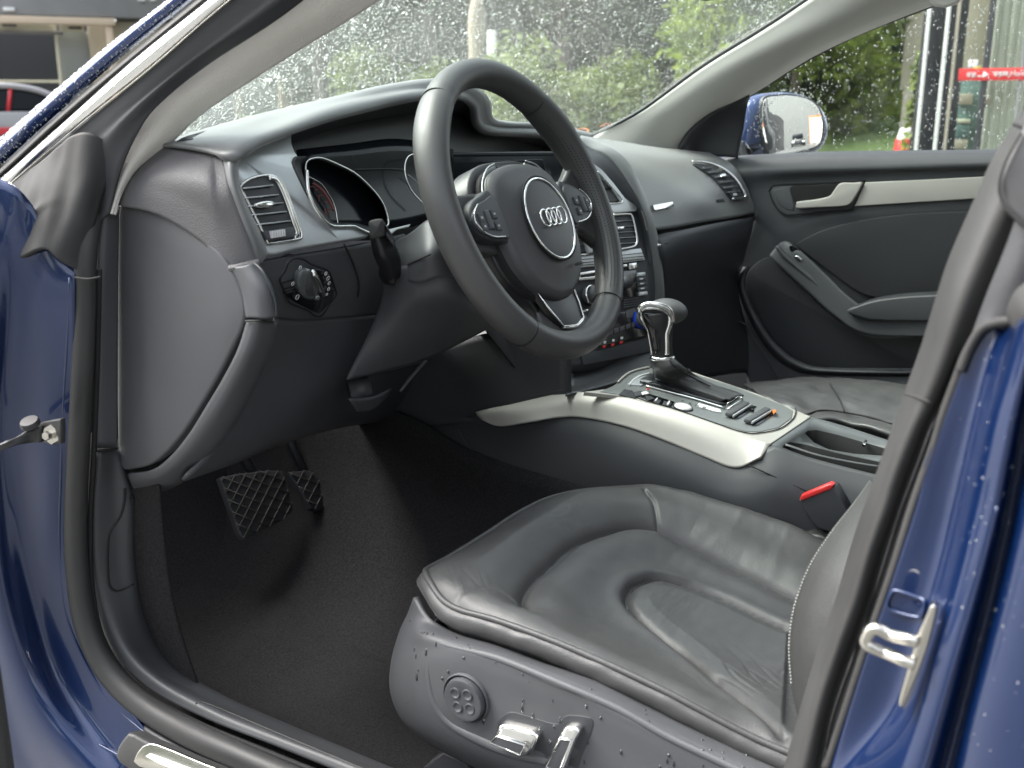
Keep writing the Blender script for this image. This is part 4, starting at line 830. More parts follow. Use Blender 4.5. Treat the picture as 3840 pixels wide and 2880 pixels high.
# side spokes
for s in (-1, 1):
    def m_(l, h): return [wp(s*a, b, h) for a, b in l]
    def mo_(l, h): return [wp(s*(a+.009), b-.007, h) for a, b in l]
    sheet('spoke', [m_([(.070,.030),(.070,.012),(.068,-.02),(.066,-.045)], -.010), m_([(.098,.030),(.100,.012),(.099,-.012),(.098,-.040)], -.006), m_([(.128,.032),(.130,.014),(.129,-.012),(.126,-.036)], -.008), m_([(.158,.052),(.160,.022),(.159,-.015),(.153,-.060)], -.004)], M_wheel, sw, nu=20, nv=16, thick=.016)
    ko = [(.072,.032),(.092,.031),(.114,.024),(.128,.012),(.132,.002),(.124,-.012),(.106,-.021),(.086,-.024),(.070,-.024)]
    plate('switch_pad', mo_(ko, .008), M_black, sw, depth=.022, bev=.003, n=40, nrm=Wn)
    plate('switch_bezel', mo_([(a*.985+.002, b*.8-.001) for a, b in ko], .0112), M_lowp, sw, depth=.004, bev=.001, n=40, nrm=Wn)
    tube('bezel_edge', mo_([(.080,-.021),(.104,-.0185),(.120,-.011),(.1295,.001)], .0115), .0011, M_chromem, sw, n=24, sides=6)
    tube('bezel_edge', mo_([(.1295,.001),(.125,.011),(.112,.0205)], .0115), .0007, M_chromem, sw, n=16, sides=6)
    plate('roller', mo_([(.100,.012),(.108,.011),(.108,-.010),(.100,-.011)], .0150), M_lowp, sw, depth=.006, bev=.002, nrm=Wn)
    for a, b in ((.090,.006),(.090,-.008),(.117,.004),(.117,-.006)):
        plate('key', mo_([(a-.005,b+.005),(a+.005,b+.005),(a+.005,b-.005),(a-.005,b-.005)], .0135), M_black, sw, depth=.003, bev=.0008, nrm=Wn)
        plate('key_print', mo_([(a-.002,b+.0012),(a+.002,b+.0012),(a+.002,b-.0012),(a-.002,b-.0012)], .0138), M_print, sw, depth=.0003, bev=.0001, nrm=Wn)
    # shoulder of the airbag cover: bright-edged horn strip
    tube('horn_strip', m_([(.034,.056),(.054,.050),(.072,.036),(.082,.018)], -.004), .0034, M_gloss, sw, n=20, sides=8)
    tube('horn_strip_edge', m_([(.036,.061),(.057,.055),(.076,.040),(.086,.022)], -.001), .0008, M_alud, sw, n=20, sides=6)
    tube('lower_spoke_edge', m_([(.075,-.045),(.066,-.070),(.050,-.092),(.034,-.104)], -.008), .0035, M_gloss, sw, n=24, sides=8)
    plate('lower_spoke_inlay', m_([(.083,-.050),(.079,-.064),(.066,-.085),(.061,-.082),(.072,-.064),(.078,-.048)], -.006), M_lowp, sw, depth=.004, bev=.001, nrm=Wn)
# lower spoke
sheet('spoke', [[wp(-.048,-.088,-.016), wp(-.044,-.118,-.014), wp(-.056,-.142,-.008), wp(-.085,-.156,-.004)], [wp(-.02,-.09,-.006), wp(-.02,-.12,-.004), wp(-.024,-.146,.002), wp(-.03,-.162,.008)], [wp(.02,-.09,-.006), wp(.02,-.12,-.004), wp(.024,-.146,.002), wp(.03,-.162,.008)], [wp(.048,-.088,-.016), wp(.044,-.118,-.014), wp(.056,-.142,-.008), wp(.085,-.156,-.004)]], M_wheel, sw, nu=20, nv=24, thick=.014)
lo = [(-.050,-.098),(-.006,-.104),(.034,-.099),(.030,-.122),(.021,-.143),(-.004,-.148),(-.031,-.144),(-.041,-.122)]
plate('lower_inlay', [wp(a, b, -.001+.006*max(0, (-b-.10)/.04)) for a, b in lo], M_jet, sw, depth=.008, bev=.001, nrm=Wn)
tube('inlay_edge', [wp(a, b, .0+.006*max(0, (-b-.10)/.04)) for a, b in lo], .0013, M_chromem, sw, closed=True, sides=8)
tube('inlay_foot', [wp(a, b, .0055) for a, b in ((-.031,-.1445),(-.004,-.1485),(.021,-.1435))], .0024, M_chrome, sw, n=12, sides=8)
# ================================================================== CENTRE CONSOLE
KP = plane((-.09,-.238,.432), (0,-.166,1)); KPn = V((0,-.166,1)).normalized()
def kp_(l, off=0): return [KP(x, y, off) for x, y in l]
cn = B('centre_console', 'centre console with a satin aluminium surround')
sheet('aluminium_side', [sx([(1782,1545,-.136),(1850,1528,-.130),(1923,1514,-.122),(2104,1474,-.10),(2195,1470,-.096),(2315,1482,-.092),(2498,1527,-.09),(2648,1577,-.09),(2797,1632,-.09),(2889,1664,-.09)]),
      sx([(1790,1558,-.142),(1866,1553,-.138),(1950,1542,-.132),(2104,1510,-.114),(2195,1506,-.110),(2325,1525,-.106),(2490,1575,-.106),(2630,1628,-.106),(2770,1688,-.106),(2870,1690,-.102)]),
      sx([(1806,1575,-.144),(1875,1599,-.144),(1984,1582,-.140),(2104,1564,-.124),(2195,1567,-.120),(2345,1600,-.118),(2500,1656,-.118),(2640,1714,-.118),(2757,1754,-.118),(2850,1712,-.112)])], M_alu, cn, nu=70, nv=16, thick=.004)
al = [(2500,1530),(2648,1577),(2797,1632),(2889,1664),(3040,1562),(2846,1478),(2697,1428),(2578,1389),(2583,1398),(2747,1448),(2936,1520),(2976,1542),(2968,1568),(2921,1602),(2846,1619),(2797,1617),(2700,1588),(2620,1560),(2500,1520),(2374,1488),(2300,1474),(2200,1470),(2330,1484)]
plate('aluminium_top', kp_([(2190,1469),(2315,1482),(2498,1527),(2648,1577),(2797,1632),(2889,1664),(3040,1562),(2846,1478),(2697,1428),(2578,1388),(2560,1386),(2440,1420),(2300,1455)]), M_alu, cn, depth=.006, bev=.0012)
ip = [(2250,1468),(2300,1446),(2317,1433),(2359,1398),(2434,1378),(2560,1388),(2583,1396),(2747,1446),(2936,1518),(2974,1540),(2968,1568),(2921,1602),(2846,1619),(2797,1617),(2700,1588),(2620,1560),(2500,1518),(2374,1486)]
plate('shift_plate', kp_(ip, .0012), M_plate, cn, depth=.006, bev=.001)
tube('plate_groove', kp_([(2983,1530),(2984,1548),(2970,1574),(2924,1607),(2846,1624),(2795,1622),(2700,1593),(2500,1523)], .0014), .0009, M_seam, cn, n=50, sides=6)
tube('plate_edge', kp_([(2317,1433),(2336,1415),(2359,1398),(2395,1385),(2434,1377)], .003), .0018, M_alu, cn, n=20, sides=8)
tube('shift_gate_light', kp_([(2360,1444),(2376,1424),(2400,1410),(2434,1400)], .003), .0014, M_white, cn, n=14, sides=6)
plate('chrome_insert', kp_([(2352,1440),(2375,1420),(2450,1400),(2460,1428),(2420,1436),(2404,1446)], .003), M_alud, cn, depth=.003, bev=.0006)
sheet('console_front_bay', [kp_([(2120,1480),(2200,1462),(2330,1425),(2440,1375),(2570,1382)], -.014), [ST(2140,1430,-.01), ST(2210,1420,-.01), ST(2310,1380,-.01), ST(2400,1330,-.01), ST(2480,1300,-.01)], stp([(2140,1290),(2210,1290),(2310,1290),(2400,1280),(2480,1250)], -.02)], M_black, cn, nu=20, nv=8, thick=.003)

# slot for the lever, boot and lever
plate('shift_slot', kp_([(2396,1424),(2420,1424),(2730,1508),(2790,1480),(2760,1466),(2600,1420),(2560,1400),(2440,1398)], .003), M_black, cn, depth=.003, bev=.0008)
tube('slot_edge', kp_([(2400,1432),(2480,1452),(2600,1486),(2700,1514),(2722,1518)], .0045), .0022, M_gloss, cn, sides=8, n=24)
tube('shift_scale', kp_([(2418,1446),(2480,1462),(2600,1494),(2720,1530)], .0034), .0016, M_chromem, cn, sides=6, n=20)
plate('scale_window', kp_([(2620,1510),(2700,1534),(2706,1546),(2680,1542),(2612,1522)], .0028), M_white, cn, depth=.001, bev=.0003)
for k, s_ in enumerate('PRND'):
    x, y = 2560+k*27, 1498+k*8
    text('gear_letter', s_, KP(x, y+6, .0032), (.25,-.97,-.16), (1,.2,0), .008, M_cap, cn)
# small buttons by the scale and round start key
sb = [((2372,1470),(2404,1464),(2416,1478),(2384,1486)), ((2418,1482),(2444,1486),(2456,1494),(2430,1500)), ((2456,1494),(2480,1500),(2472,1512),(2450,1506)), ((2490,1502),(2520,1510),(2508,1522),(2484,1516))]
plate('open_tray', kp_([(2322,1478),(2340,1458),(2372,1464),(2388,1486),(2380,1492)], .0022), M_black, cn, depth=.002, bev=.0006)
plate('button_field', kp_([(2380,1484),(2404,1466),(2530,1506),(2520,1522),(2500,1524),(2440,1508)], .0022), M_gloss, cn, depth=.002, bev=.0006)
for q_ in sb: plate('console_button', kp_(q_, .0035), M_lowp, cn, depth=.003, bev=.0006)
plate('button_print', kp_([(2404,1470),(2424,1466),(2436,1474),(2410,1480)], .0046), M_white, cn, depth=.001, bev=.0003)
plate('button_print', kp_([(2500,1514),(2508,1502),(2514,1504),(2506,1517)], .0046), M_white, cn, depth=.001, bev=.0003)
plate('button_print', kp_([(2456,1500),(2464,1490),(2468,1491),(2460,1502)], .0046), M_white, cn, depth=.001, bev=.0003)
plate('red_lamp', kp_([(2426,1455),(2434,1455),(2434,1461),(2427,1461)], .0056), M_red, cn, depth=.001, bev=.0003)
sk = KP(2561,1528,.002)
lathe('start_button', [(0,.0035),(.010,.0035),(.0125,.002),(.013,0)], sk, KPn, M_white, cn, seg=32)
lathe('button_rim', [(.0133,.001),(.0145,.001),(.015,0)], sk, KPn, M_seam, cn, seg=32)
# menu keys at the rear of the plate
for a in (((2724,1553),(2790,1510),(2838,1524),(2772,1568)), ((2790,1578),(2860,1532),(2912,1548),(2842,1594))):
    plate('key_well', kp_(a, .0026), M_gloss, cn, depth=.002, bev=.0006)
tube('u_trim', kp_([(2730,1534),(2784,1496),(2780,1490),(2764,1488),(2728,1514)], .004), .0012, M_chromem, cn, sides=6)
for a, tip in (((2730,1556),(2800,1512)), ((2800,1580),(2878,1534))):
    p, q_ = KP(a[0], a[1], .006), KP(tip[0], tip[1], .006); d = (q_-p)
    box('menu_key', (p+q_)/2, (d.length, .010, .006), M_cap, cn, (d.normalized(), KPn.cross(d.normalized()), KPn), .002)
    box('key_bevel', (p+q_)/2+KPn.cross(d.normalized())*(-.0075 if KPn.cross(d.normalized()).dot(CR) > 0 else -.0075), (d.length*.98, .003, .004), M_alud, cn, (d.normalized(), KPn.cross(d.normalized()), KPn), .001)
plate('amber_lamp', kp_([(2896,1538),(2908,1534),(2912,1542),(2902,1550)], .0075), M_orange, cn, depth=.002, bev=.0004)
lathe('hub_piece', [(0,.004),(.003,.003),(.0035,0)], KP(2820,1541,.003), KPn, M_gloss, cn, seg=12)
# lever
gl = B('gear_lever', 'chrome and leather automatic gear lever with pleated boot')
def dd(l): return [D(x, y, z) for x, y, z in l]
g0, g1 = D(2482,1340,1.583), D(2470,1190,1.575)
tube('lever_stem', dd([(2484,1345,1.583),(2482,1310,1.58),(2479,1270,1.577),(2474,1235,1.575),(2464,1200,1.573),(2460,1172,1.572)]), [.0165,.0155,.0165,.019,.0225,.0235], M_metald, gl, n=24, sides=28)
tube('chrome_side', dd([(2500,1330,1.568),(2500,1290,1.565),(2500,1250,1.563),(2510,1215,1.561),(2512,1184,1.559),(2496,1166,1.556),(2460,1156,1.553),(2415,1158,1.553),(2402,1172,1.553),(2408,1200,1.553),(2428,1240,1.557),(2436,1280,1.56),(2444,1328,1.563)]), [.0042,.0042,.0045,.005,.005,.0042,.0034,.003,.003,.002,.0016,.0016,.0016], M_chrome, gl, n=80, sides=10)
plate('lever_inlay', dd([(2410,1178,1.552),(2440,1172,1.552),(2474,1180,1.553),(2484,1200,1.554),(2478,1240,1.557),(2474,1318,1.561),(2452,1318,1.561),(2440,1260,1.558),(2424,1215,1.555)]), M_gloss, gl, depth=.006, bev=.002, n=40, bulge=.001)
kc_ = D(2498,1170,1.590)
bm = bmesh.new(); bmesh.ops.create_uvsphere(bm, u_segments=36, v_segments=22, radius=1)
for v in bm.verts:
    c = v.co.copy(); z = c.z*(.0205 if c.z > 0 else .0185); f = .0325*(1-.06*max(0, c.z))
    v.co = kc_+CR*c.x*f+V((CD.x, CD.y, 0)).normalized()*c.y*.030+V((0,0,1))*z
me = bpy.data.meshes.new('knob'); bmesh.ops.recalc_face_normals(bm, faces=bm.faces); bm.to_mesh(me); bm.free(); me.materials.append(M_leath); me.polygons.foreach_set('use_smooth', [True]*len(me.polygons)); link('knob', me, gl)
tube('knob_band', dd([(2398,1172,1.553),(2400,1156,1.552),(2424,1142,1.550),(2460,1142,1.548),(2494,1152,1.549),(2516,1172,1.553),(2522,1204,1.560)]), .0042, M_chromem, gl, n=40, sides=12)
plate('knob_face', dd([(2402,1170,1.555),(2420,1152,1.553),(2460,1150,1.552),(2498,1162,1.553),(2514,1184,1.556),(2510,1210,1.560),(2500,1240,1.564),(2440,1240,1.564),(2418,1215,1.558)]), M_metald, gl, depth=.02, bev=.004, n=50)
tube('boot_collar', dd([(2442,1342,1.572),(2460,1347,1.565),(2490,1348,1.563),(2518,1345,1.567),(2526,1340,1.576)]), .0034, M_chromem, gl, n=16, sides=8)
sheet('boot', [dd([(2438,1345,1.590),(2446,1385,1.59)])+kp_([(2462,1424),(2560,1462),(2700,1506)], .003), dd([(2452,1347,1.568),(2474,1392,1.565)])+[KP(2520,1420,.018), KP(2600,1452,.012), KP(2722,1500,.008)], dd([(2486,1350,1.558),(2524,1385,1.56)])+[KP(2578,1414,.022), KP(2650,1446,.016), KP(2744,1494,.009)], dd([(2524,1345,1.565),(2560,1376,1.57)])+[KP(2610,1412,.014), KP(2680,1446,.010), KP(2764,1486,.006)], dd([(2530,1342,1.60),(2570,1382,1.6)])+kp_([(2630,1424),(2700,1456),(2780,1482)], .002)],
      M_leath, gl, nu=40, nv=30, thick=.002, fn=lambda p, u, v: p+KPn*(.0022*math.sin(v*24+2*math.sin(u*5))*min(1, u*3)*(1-.4*u)))
tube('boot_seam', dd([(2512,1352,1.556),(2536,1380,1.556)])+[KP(2590,1412,.0245), KP(2662,1448,.018)], .0012, M_seam, gl, n=20, sides=6)
# rear of console: cup holder, slot
cb = [sx([(2889,1664,-.093),(2950,1690,-.093),(3020,1712,-.093),(3200,1762,-.093),(3330,1790,-.093),(3600,1850,-.093)])]
crt = plate('console_rear_top', kp_([(2889,1665),(3040,1562),(3120,1582),(3200,1606),(3340,1652),(3700,1760),(3700,1900),(3320,1762),(3180,1740),(3000,1704)], -.002), M_rear, cn, depth=.055, bev=.002)
c1 = plate('cutter', kp_([(2938,1653),(2950,1636),(2968,1628),(3020,1636),(3150,1670),(3320,1706),(3600,1770),(3600,1830),(3292,1738),(3116,1714),(2990,1680)], .01), M_seam, None, depth=.045, bev=.0002)
c2 = plate('cutter', kp_([(3025,1596),(3036,1586),(3070,1584),(3150,1602),(3240,1628),(3331,1654),(3600,1730),(3600,1745),(3324,1680),(3214,1672),(3116,1656),(3060,1630)], .01), M_seam, None, depth=.052, bev=.0002)
carve(crt, [c1, c2])
plate('slot_floor', kp_([(2944,1655),(2970,1636),(3150,1677),(3600,1775),(3600,1825),(3292,1732),(3116,1708),(2996,1677)], -.026), M_seam, cn, depth=.004, bev=.0005)
plate('cup_floor', kp_([(3034,1600),(3046,1590),(3150,1608),(3331,1658),(3600,1735),(3600,1741),(3324,1674),(3214,1666),(3116,1650),(3064,1626)], -.034), M_seam, cn, depth=.004, bev=.0005)
sheet('slot_rib', [kp_([(2946,1662),(3060,1700),(3180,1726),(3300,1746)], .0), kp_([(2944,1668),(3060,1706),(3180,1732),(3300,1752)], .0005)], M_cap, cn, nu=16, nv=3, thick=.001)
plate('cup_latch', [KP(x, y, .003) for x, y in [(3234,1662),(3244,1648),(3254,1651),(3244,1668)]], M_chromem, cn, depth=.004, bev=.0008)
# console flanks
sheet('console_side', [sx([(1470,1590,-.13),(1800,1556,-.126),(2100,1545,-.116),(2300,1570,-.112),(2560,1660,-.112),(2757,1740,-.112),(2860,1690,-.10),(2900,1668,-.094),(3020,1710,-.094),(3200,1758,-.094),(3420,1810,-.094)]),
      sx([(1556,1611,-.14),(1830,1640,-.136),(2100,1640,-.134),(2330,1680,-.134),(2560,1760,-.134),(2757,1820,-.13),(2880,1800,-.125),(2960,1790,-.115),(3060,1810,-.11),(3200,1850,-.11),(3420,1900,-.11)]),
      sx([(1574,1672,-.15),(1800,1760,-.15),(2060,1790,-.148),(2300,1800,-.145),(2560,1860,-.142),(2757,1900,-.14),(2880,1900,-.135),(2980,1900,-.125),(3060,1930,-.12),(3200,1960,-.12),(3420,2000,-.12)]),
      sx([(1700,1800,-.155),(1840,1905,-.155),(2060,2000,-.152),(2300,2060,-.15),(2560,2100,-.148),(2757,2120,-.145),(2880,2120,-.14),(2980,2120,-.13),(3060,2130,-.125),(3200,2130,-.12),(3420,2130,-.12)])], M_black, cn, nu=60, nv=24, thick=.006)
tube('side_joint', sx([(2808,1744,-.119),(2860,1768,-.122),(2950,1808,-.118),(3040,1848,-.116)]), .0010, M_seam, cn, n=20, sides=6)
tube('side_crease', sx([(1720,1610,-.139),(1760,1680,-.146),(1850,1770,-.151),(1960,1830,-.152),(2040,1850,-.151)]), .0008, M_lowp, cn, n=30, sides=6)
sheet('stack_side', [mix([(1280,1440,'X',-.16),(1560,1330,'X',-.12),(1900,1240,'X',-.10),(2140,1330,'X',-.10)]), mix([(1300,1560,'X',-.16),(1600,1520,'X',-.13),(1950,1500,'X',-.11),(2140,1460,'X',-.10)]), mix([(1320,1640,'X',-.16),(1600,1600,'X',-.14),(1950,1560,'X',-.12),(2150,1500,'X',-.10)])], M_black, cn, nu=20, nv=12, thick=.004)
tube('side_lip', mix([(1560,1574,'X',-.134),(1700,1548,'X',-.124),(1900,1506,'X',-.111),(2110,1462,'X',-.10)]), .0018, M_black, cn, n=20)
sheet('tunnel_carpet', [[V((-.16,.78,.42)), V((-.155,.5,.42)), V((-.15,.33,.40)), V((-.15,.2,.36)), V((-.15,0,.34)), V((-.15,-.5,.3))], [V((-.18,.78,.30)), V((-.18,.5,.27)), V((-.175,.33,.27)), V((-.17,.2,.25)), V((-.17,0,.25)), V((-.17,-.5,.24))], [V((-.25,.78,.22)), V((-.26,.5,.165)), V((-.26,.33,.155)), V((-.26,.2,.15)), V((-.25,0,.15)), V((-.22,-.5,.15))], [V((-.38,.78,.21)), V((-.40,.5,.125)), V((-.40,.33,.120)), V((-.40,.2,.118)), V((-.38,0,.115)), V((-.3,-.5,.115))]], M_carpet, car, nu=40, nv=16, thick=.004)
# seat belt buckle
bk = B('belt_buckle', 'seat belt buckle with a red release button')
bo = [(2996,1876),(3120,1826),(3132,1832),(3178,1912),(3170,1960),(3120,2000),(3060,1980),(3030,1940)]
plate('buckle_body', [X(x, y, -.136) for x, y in bo], M_black, bk, depth=.022, bev=.003)
plate('release_button', [X(x, y, -.138) for x, y in [(2998,1872),(3004,1858),(3112,1814),(3124,1820),(3120,1834),(3006,1880)]], M_red, bk, depth=.012, bev=.0022)
# ================================================================== PEDALS
pe = B('brake_pedal', 'brake pedal pad with a lattice of raised ribs'); PE = plane((-.30,.50,.27), (.1,-.86,.5)); PEn = V((.1,-.86,.5)).normalized()
bo_ = [(826,1790),(880,1778),(1010,1762),(1060,1766),(1098,1890),(1100,1915),(1060,1950),(960,2000),(912,2020),(895,1990)]
plate('pedal_pad', [PE(x, y) for x, y in bo_], M_rubd, pe, depth=.01, bev=.003)
def clip(p, q_, poly_):
    out = []
    for i in range(len(poly_)):
        a, b = poly_[i], poly_[(i+1) % len(poly_)]; d1 = (q_[0]-p[0], q_[1]-p[1]); d2 = (b[0]-a[0], b[1]-a[1]); den = d1[0]*d2[1]-d1[1]*d2[0]
        if abs(den) < 1e-9: continue
        t = ((a[0]-p[0])*d2[1]-(a[1]-p[1])*d2[0])/den; s = ((a[0]-p[0])*d1[1]-(a[1]-p[1])*d1[0])/den
        if 0 <= s <= 1: out.append(t)
    return (min(out), max(out)) if len(out) >= 2 else None
def lattice(par, poly_, PL):
    cx, cy = sum(p[0] for p in poly_)/len(poly_), sum(p[1] for p in poly_)/len(poly_)
    for d, nrm, n_, sp in (((.93,.37),(-.37,.93),4,36), ((.45,-.89),(.89,.45),5,34)):
        for k in range(-n_, n_+1):
            p = (cx+nrm[0]*k*sp, cy+nrm[1]*k*sp); q_ = (p[0]+d[0], p[1]+d[1]); r_ = clip(p, q_, poly_)
            if r_ and r_[1]-r_[0] > 12: tube('tread_rib', [PL(p[0]+d[0]*r_[0], p[1]+d[1]*r_[0], .0015), PL(p[0]+d[0]*r_[1], p[1]+d[1]*r_[1], .0015)], .0011, M_ribs, par, sides=5)
M_ribs = mat('worn_pedal_ribs', (.05,.045,.038), .5)
lattice(pe, bo_, PE)
tube('pedal_arm', [PE(960,1800,-.02), V((-.30,.60,.42))], .008, M_black, pe)
pa = B('accelerator_pedal', 'narrow accelerator pedal with raised ribs'); PA = plane((-.18,.50,.27), (.1,-.86,.5))
ao = [(1080,1770),(1160,1762),(1210,1800),(1228,1880),(1222,1905),(1196,1912),(1165,1905),(1130,1840)]
plate('pedal_pad', [PA(x, y) for x, y in ao], M_rubd, pa, depth=.01, bev=.003); lattice(pa, ao, PA)
tube('pedal_arm', [PA(1150,1790,-.02), V((-.19,.60,.42))], .008, M_black, pa)
# ================================================================== DRIVER SEAT
se = B('driver_seat', 'black leather driver seat cushion with power seat switches on its side')
def yf(x):
    y = .014
    if x < -.555: y -= .052*((-.555-x)/.055)**2.3
    if x > -.34: y -= .088*((x+.34)/.21)**1.9
    return y
XC = -.365
def base_z(x, y):
    zc = np.interp(y, [-.7,-.45,-.34,-.25,-.18,-.10,-.04,.0,.02], [.285,.293,.301,.312,.328,.358,.383,.392,.392])
    if x < XC: ez = np.interp(y, [-.62,-.418,-.322,-.234,-.178,-.078,-.018], [.315,.322,.345,.360,.368,.374,.388])+.010
    else: ez = np.interp(y, [-.62,-.333,-.29,-.226,-.146,-.069,.0], [.335,.350,.366,.378,.380,.374,.385])+.006
    b = max(0, abs(x-XC)-.08)/.165; z = zc+(ez-zc)*min(1, b)**1.7
    lx, rx, fy = x+.612, -.128-x, yf(x)-y
    z -= .011*max(0, 1-lx/.026)**2.2
    z -= .034*max(0, 1-rx/.040)**2
    z -= .026*max(0, 1-fy/.06)**2.2
    return z
def hit(px, py):
    v = ray(px, py); t = .85
    while t < 2.2:
        p = CP+v*t
        if -.62 < p.x < -.11 and p.y < .03 and p.z < base_z(p.x, p.y): break
        t += .004
    a, b = t-.004, t
    for _ in range(12):
        m_ = (a+b)/2; p = CP+v*m_
        if p.z < base_z(p.x, p.y): b = m_
        else: a = m_
    return CP+v*b
u_seam = [hit(*p) for p in [(1972,2262),(1958,2215),(1990,2158),(2059,2095),(2142,2026),(2249,1981),(2344,1959),(2439,1961),(2502,1985),(2600,2038),(2700,2088),(2850,2162),(2986,2230)]]
i_seam = [hit(*p) for p in [(2956,2356),(2820,2296),(2700,2241),(2600,2200),(2502,2172),(2439,2168),(2376,2190),(2350,2222),(2344,2253),(2376,2304),(2439,2361),(2566,2456),(2700,2566),(2841,2680),(2930,2770)]]
v_seam = [hit(*p) for p in [(2417,1834),(2432,1860),(2452,1900),(2468,1960)]]
s_seam = [hit(*p) for p in [(1712,2250),(1722,2232),(1752,2218),(1840,2216),(1900,2232),(1960,2258)]]
def s2(c, n): q_ = cr(c, n); return np.array([(p.x, p.y) for p in q_])
su, si, sv, ss = s2(u_seam,700), s2(i_seam,800), s2(v_seam,300), s2(s_seam,300)
iu = np.array([(p.x, p.y) for p in cr(i_seam, 60)])
def inside(PX, PY, q_):
    c = np.zeros(PX.shape, bool); j = len(q_)-1
    for i in range(len(q_)):
        (x0, y0), (x1, y1) = q_[i], q_[j]
        if y0 != y1: c ^= ((y0 > PY) != (y1 > PY)) & (PX < (x1-x0)*(PY-y0)/(y1-y0)+x0)
        j = i
    return c
NU, NV = 270, 360
GX, GS = np.meshgrid(-.612+.484*np.arange(NU)/(NU-1), np.arange(NV)/(NV-1))
YF = np.vectorize(yf)(GX[0]); GY = -.62+(YF[None, :]+.62)*GS
GZ = np.array([[base_z(GX[j, i], GY[j, i]) for i in range(NU)] for j in range(NV)])
def dist(S_):
    P2 = np.stack([GX.ravel(), GY.ravel()], 1); out = np.full(len(P2), 9.)
    for k in range(0, len(S_), 50):
        d_ = ((P2[:, None, :]-S_[None, k:k+50, :])**2).sum(2).min(1); out = np.minimum(out, d_)
    return np.sqrt(out).reshape(GX.shape)
du, di, dv, ds_ = dist(su), dist(si), dist(sv), dist(ss); ins = inside(GX, GY, iu)
E_ = lambda d, w_, p=2: np.exp(-(d/w_)**p)
GZ += -.0125*E_(du, .0052, 1.3)-.005*E_(du, .026)+.006*E_(du-.034, .026)
GZ += -.0105*E_(di, .0050, 1.3)+np.where(ins, .007*np.minimum(1, di/.028), .0065*E_(di, .02)-.001)
GZ += -.0040*E_(dv, .0026)-.0026*E_(ds_, .003)
vs = []
for j in range(NV):
    for i in range(NU):
        x, y = GX[j, i], GY[j, i]
        cz = pnoise(V((x*16, y*16, 0)))*.0022+pnoise(V((x*42, y*70, 3)))*.0005
        w1 = math.exp(-((x+.50)/.045)**2-((y+.335)/.04)**2)
        if w1 > .02: cz -= w1*.0035*max(0, .45-abs(pnoise(V(((x*.6+y*.8)*14, (x*.8-y*.6)*95, 5))))*2.2)
        w2_ = math.exp(-((x+.455)/.06)**2-((y+.40)/.05)**2)
        if w2_ > .02: cz -= w2_*.003*max(0, .4-abs(pnoise(V(((x*.7+y*.7)*60, (x-y)*16, 8))))*2)
        w4 = math.exp(-((x+.57)/.025)**2-((y+.055)/.04)**2)
        if w4 > .02: cz -= w4*.0022*max(0, .4-abs(pnoise(V(((x-y)*80, (x+y)*12, 11))))*2)
        w5 = math.exp(-((x+.33)/.06)**2-((y+.05)/.03)**2)
        if w5 > .02: cz -= w5*.0014*max(0, .4-abs(pnoise(V((x*30, y*95, 15))))*2)
        w6 = math.exp(-((x+.40)/.05)**2-((y+.22)/.03)**2)
        if w6 > .02: cz -= w6*.0012*max(0, .4-abs(pnoise(V((x*16, y*120, 19))))*2)
        vs.append(V((x, y, GZ[j, i]+cz)))
fs = [(j*NU+i, j*NU+i+1, (j+1)*NU+i+1, (j+1)*NU+i) for j in range(NV-1) for i in range(NU-1)]
cu_ = mk('cushion', vs, fs, M_leath, se)
def topz(x, y, o=0): return V((x, y, base_z(x, y)+o))
# welt, side band and stitching round near side and front
path = [(-.612,-.62),(-.612,-.5),(-.612,-.4),(-.612,-.3),(-.612,-.2),(-.612,-.12),(-.6115,-.075),(-.606,-.048),(-.592,-.022),(-.575,-.004),(-.55,.010),(-.50,.014),(-.42,.014),(-.34,.013),(-.27,.002),(-.20,-.028),(-.15,-.06),(-.13,-.08)]
wp_ = [topz(x, y) for x, y in path]
tube('welt', [p+V((-.001,0,.0005)) for p in wp_], .0034, M_leath, se, n=160, sides=8)
def outw(i, l):
    a, b = V(l[max(0, i-1)]), V(l[min(len(l)-1, i+1)]); t = (b-a); return V((-t.y, t.x, 0)).normalized()
def offs(l, d, dz): return [topz(x, y)+outw(i, [(p[0], p[1], 0) for p in l])*d+V((0,0,dz)) for i, (x, y) in enumerate(l)]
band = sheet('side_band', [offs(path, -.004, -.001), offs(path, .004, -.006), offs(path, .0055, -.012), offs(path, .003, -.019), offs(path, -.004, -.026), offs(path, -.02, -.05)], M_leath, se, nu=200, nv=30, thick=.003,
     fn=lambda p, u, v: p+V((.0012*pnoise(V((p.x*60+p.z*40, p.y*60, p.z*120))), 0, .001*pnoise(V((p.y*40, p.z*160, 2))))))
tube('stitch_line', offs(path, .0035, -.0065), .0009, M_seam, se, n=180, sides=5)
w2 = cr(offs(path, .0046, -.0050), 240)
boxes('stitch', [((w2[i]+w2[i+1])/2, ((w2[i+1]-w2[i]).length*.62, .0011, .0011), ((w2[i+1]-w2[i]).normalized(), V((0,0,1)).cross((w2[i+1]-w2[i]).normalized()).normalized(), V((0,0,1)))) for i in range(0, 238)], M_bstitch, se).__setitem__('kind', 'stuff')
w3 = cr([topz(x, y, .0022) for x, y in [(-.606,-.5),(-.606,-.4),(-.606,-.3),(-.606,-.2),(-.606,-.12),(-.604,-.07)]], 150)
sheet('front_skirt', [[p+V((0,-.012,-.06)) for p in wp_[8:]], [p+V((.0,-.03,-.16)) for p in wp_[8:]]], M_black, se, nu=40, nv=5, thick=.004)
# far flank of the cushion
sheet('far_flank', [[topz(-.128, y) for y in (-.075,-.2,-.35,-.6)], [V((-.124, y, .33)) for y in (-.075,-.2,-.35,-.6)], [V((-.13, y, .2)) for y in (-.075,-.2,-.35,-.6)]], M_leath, se, nu=20, nv=8, thick=.004)
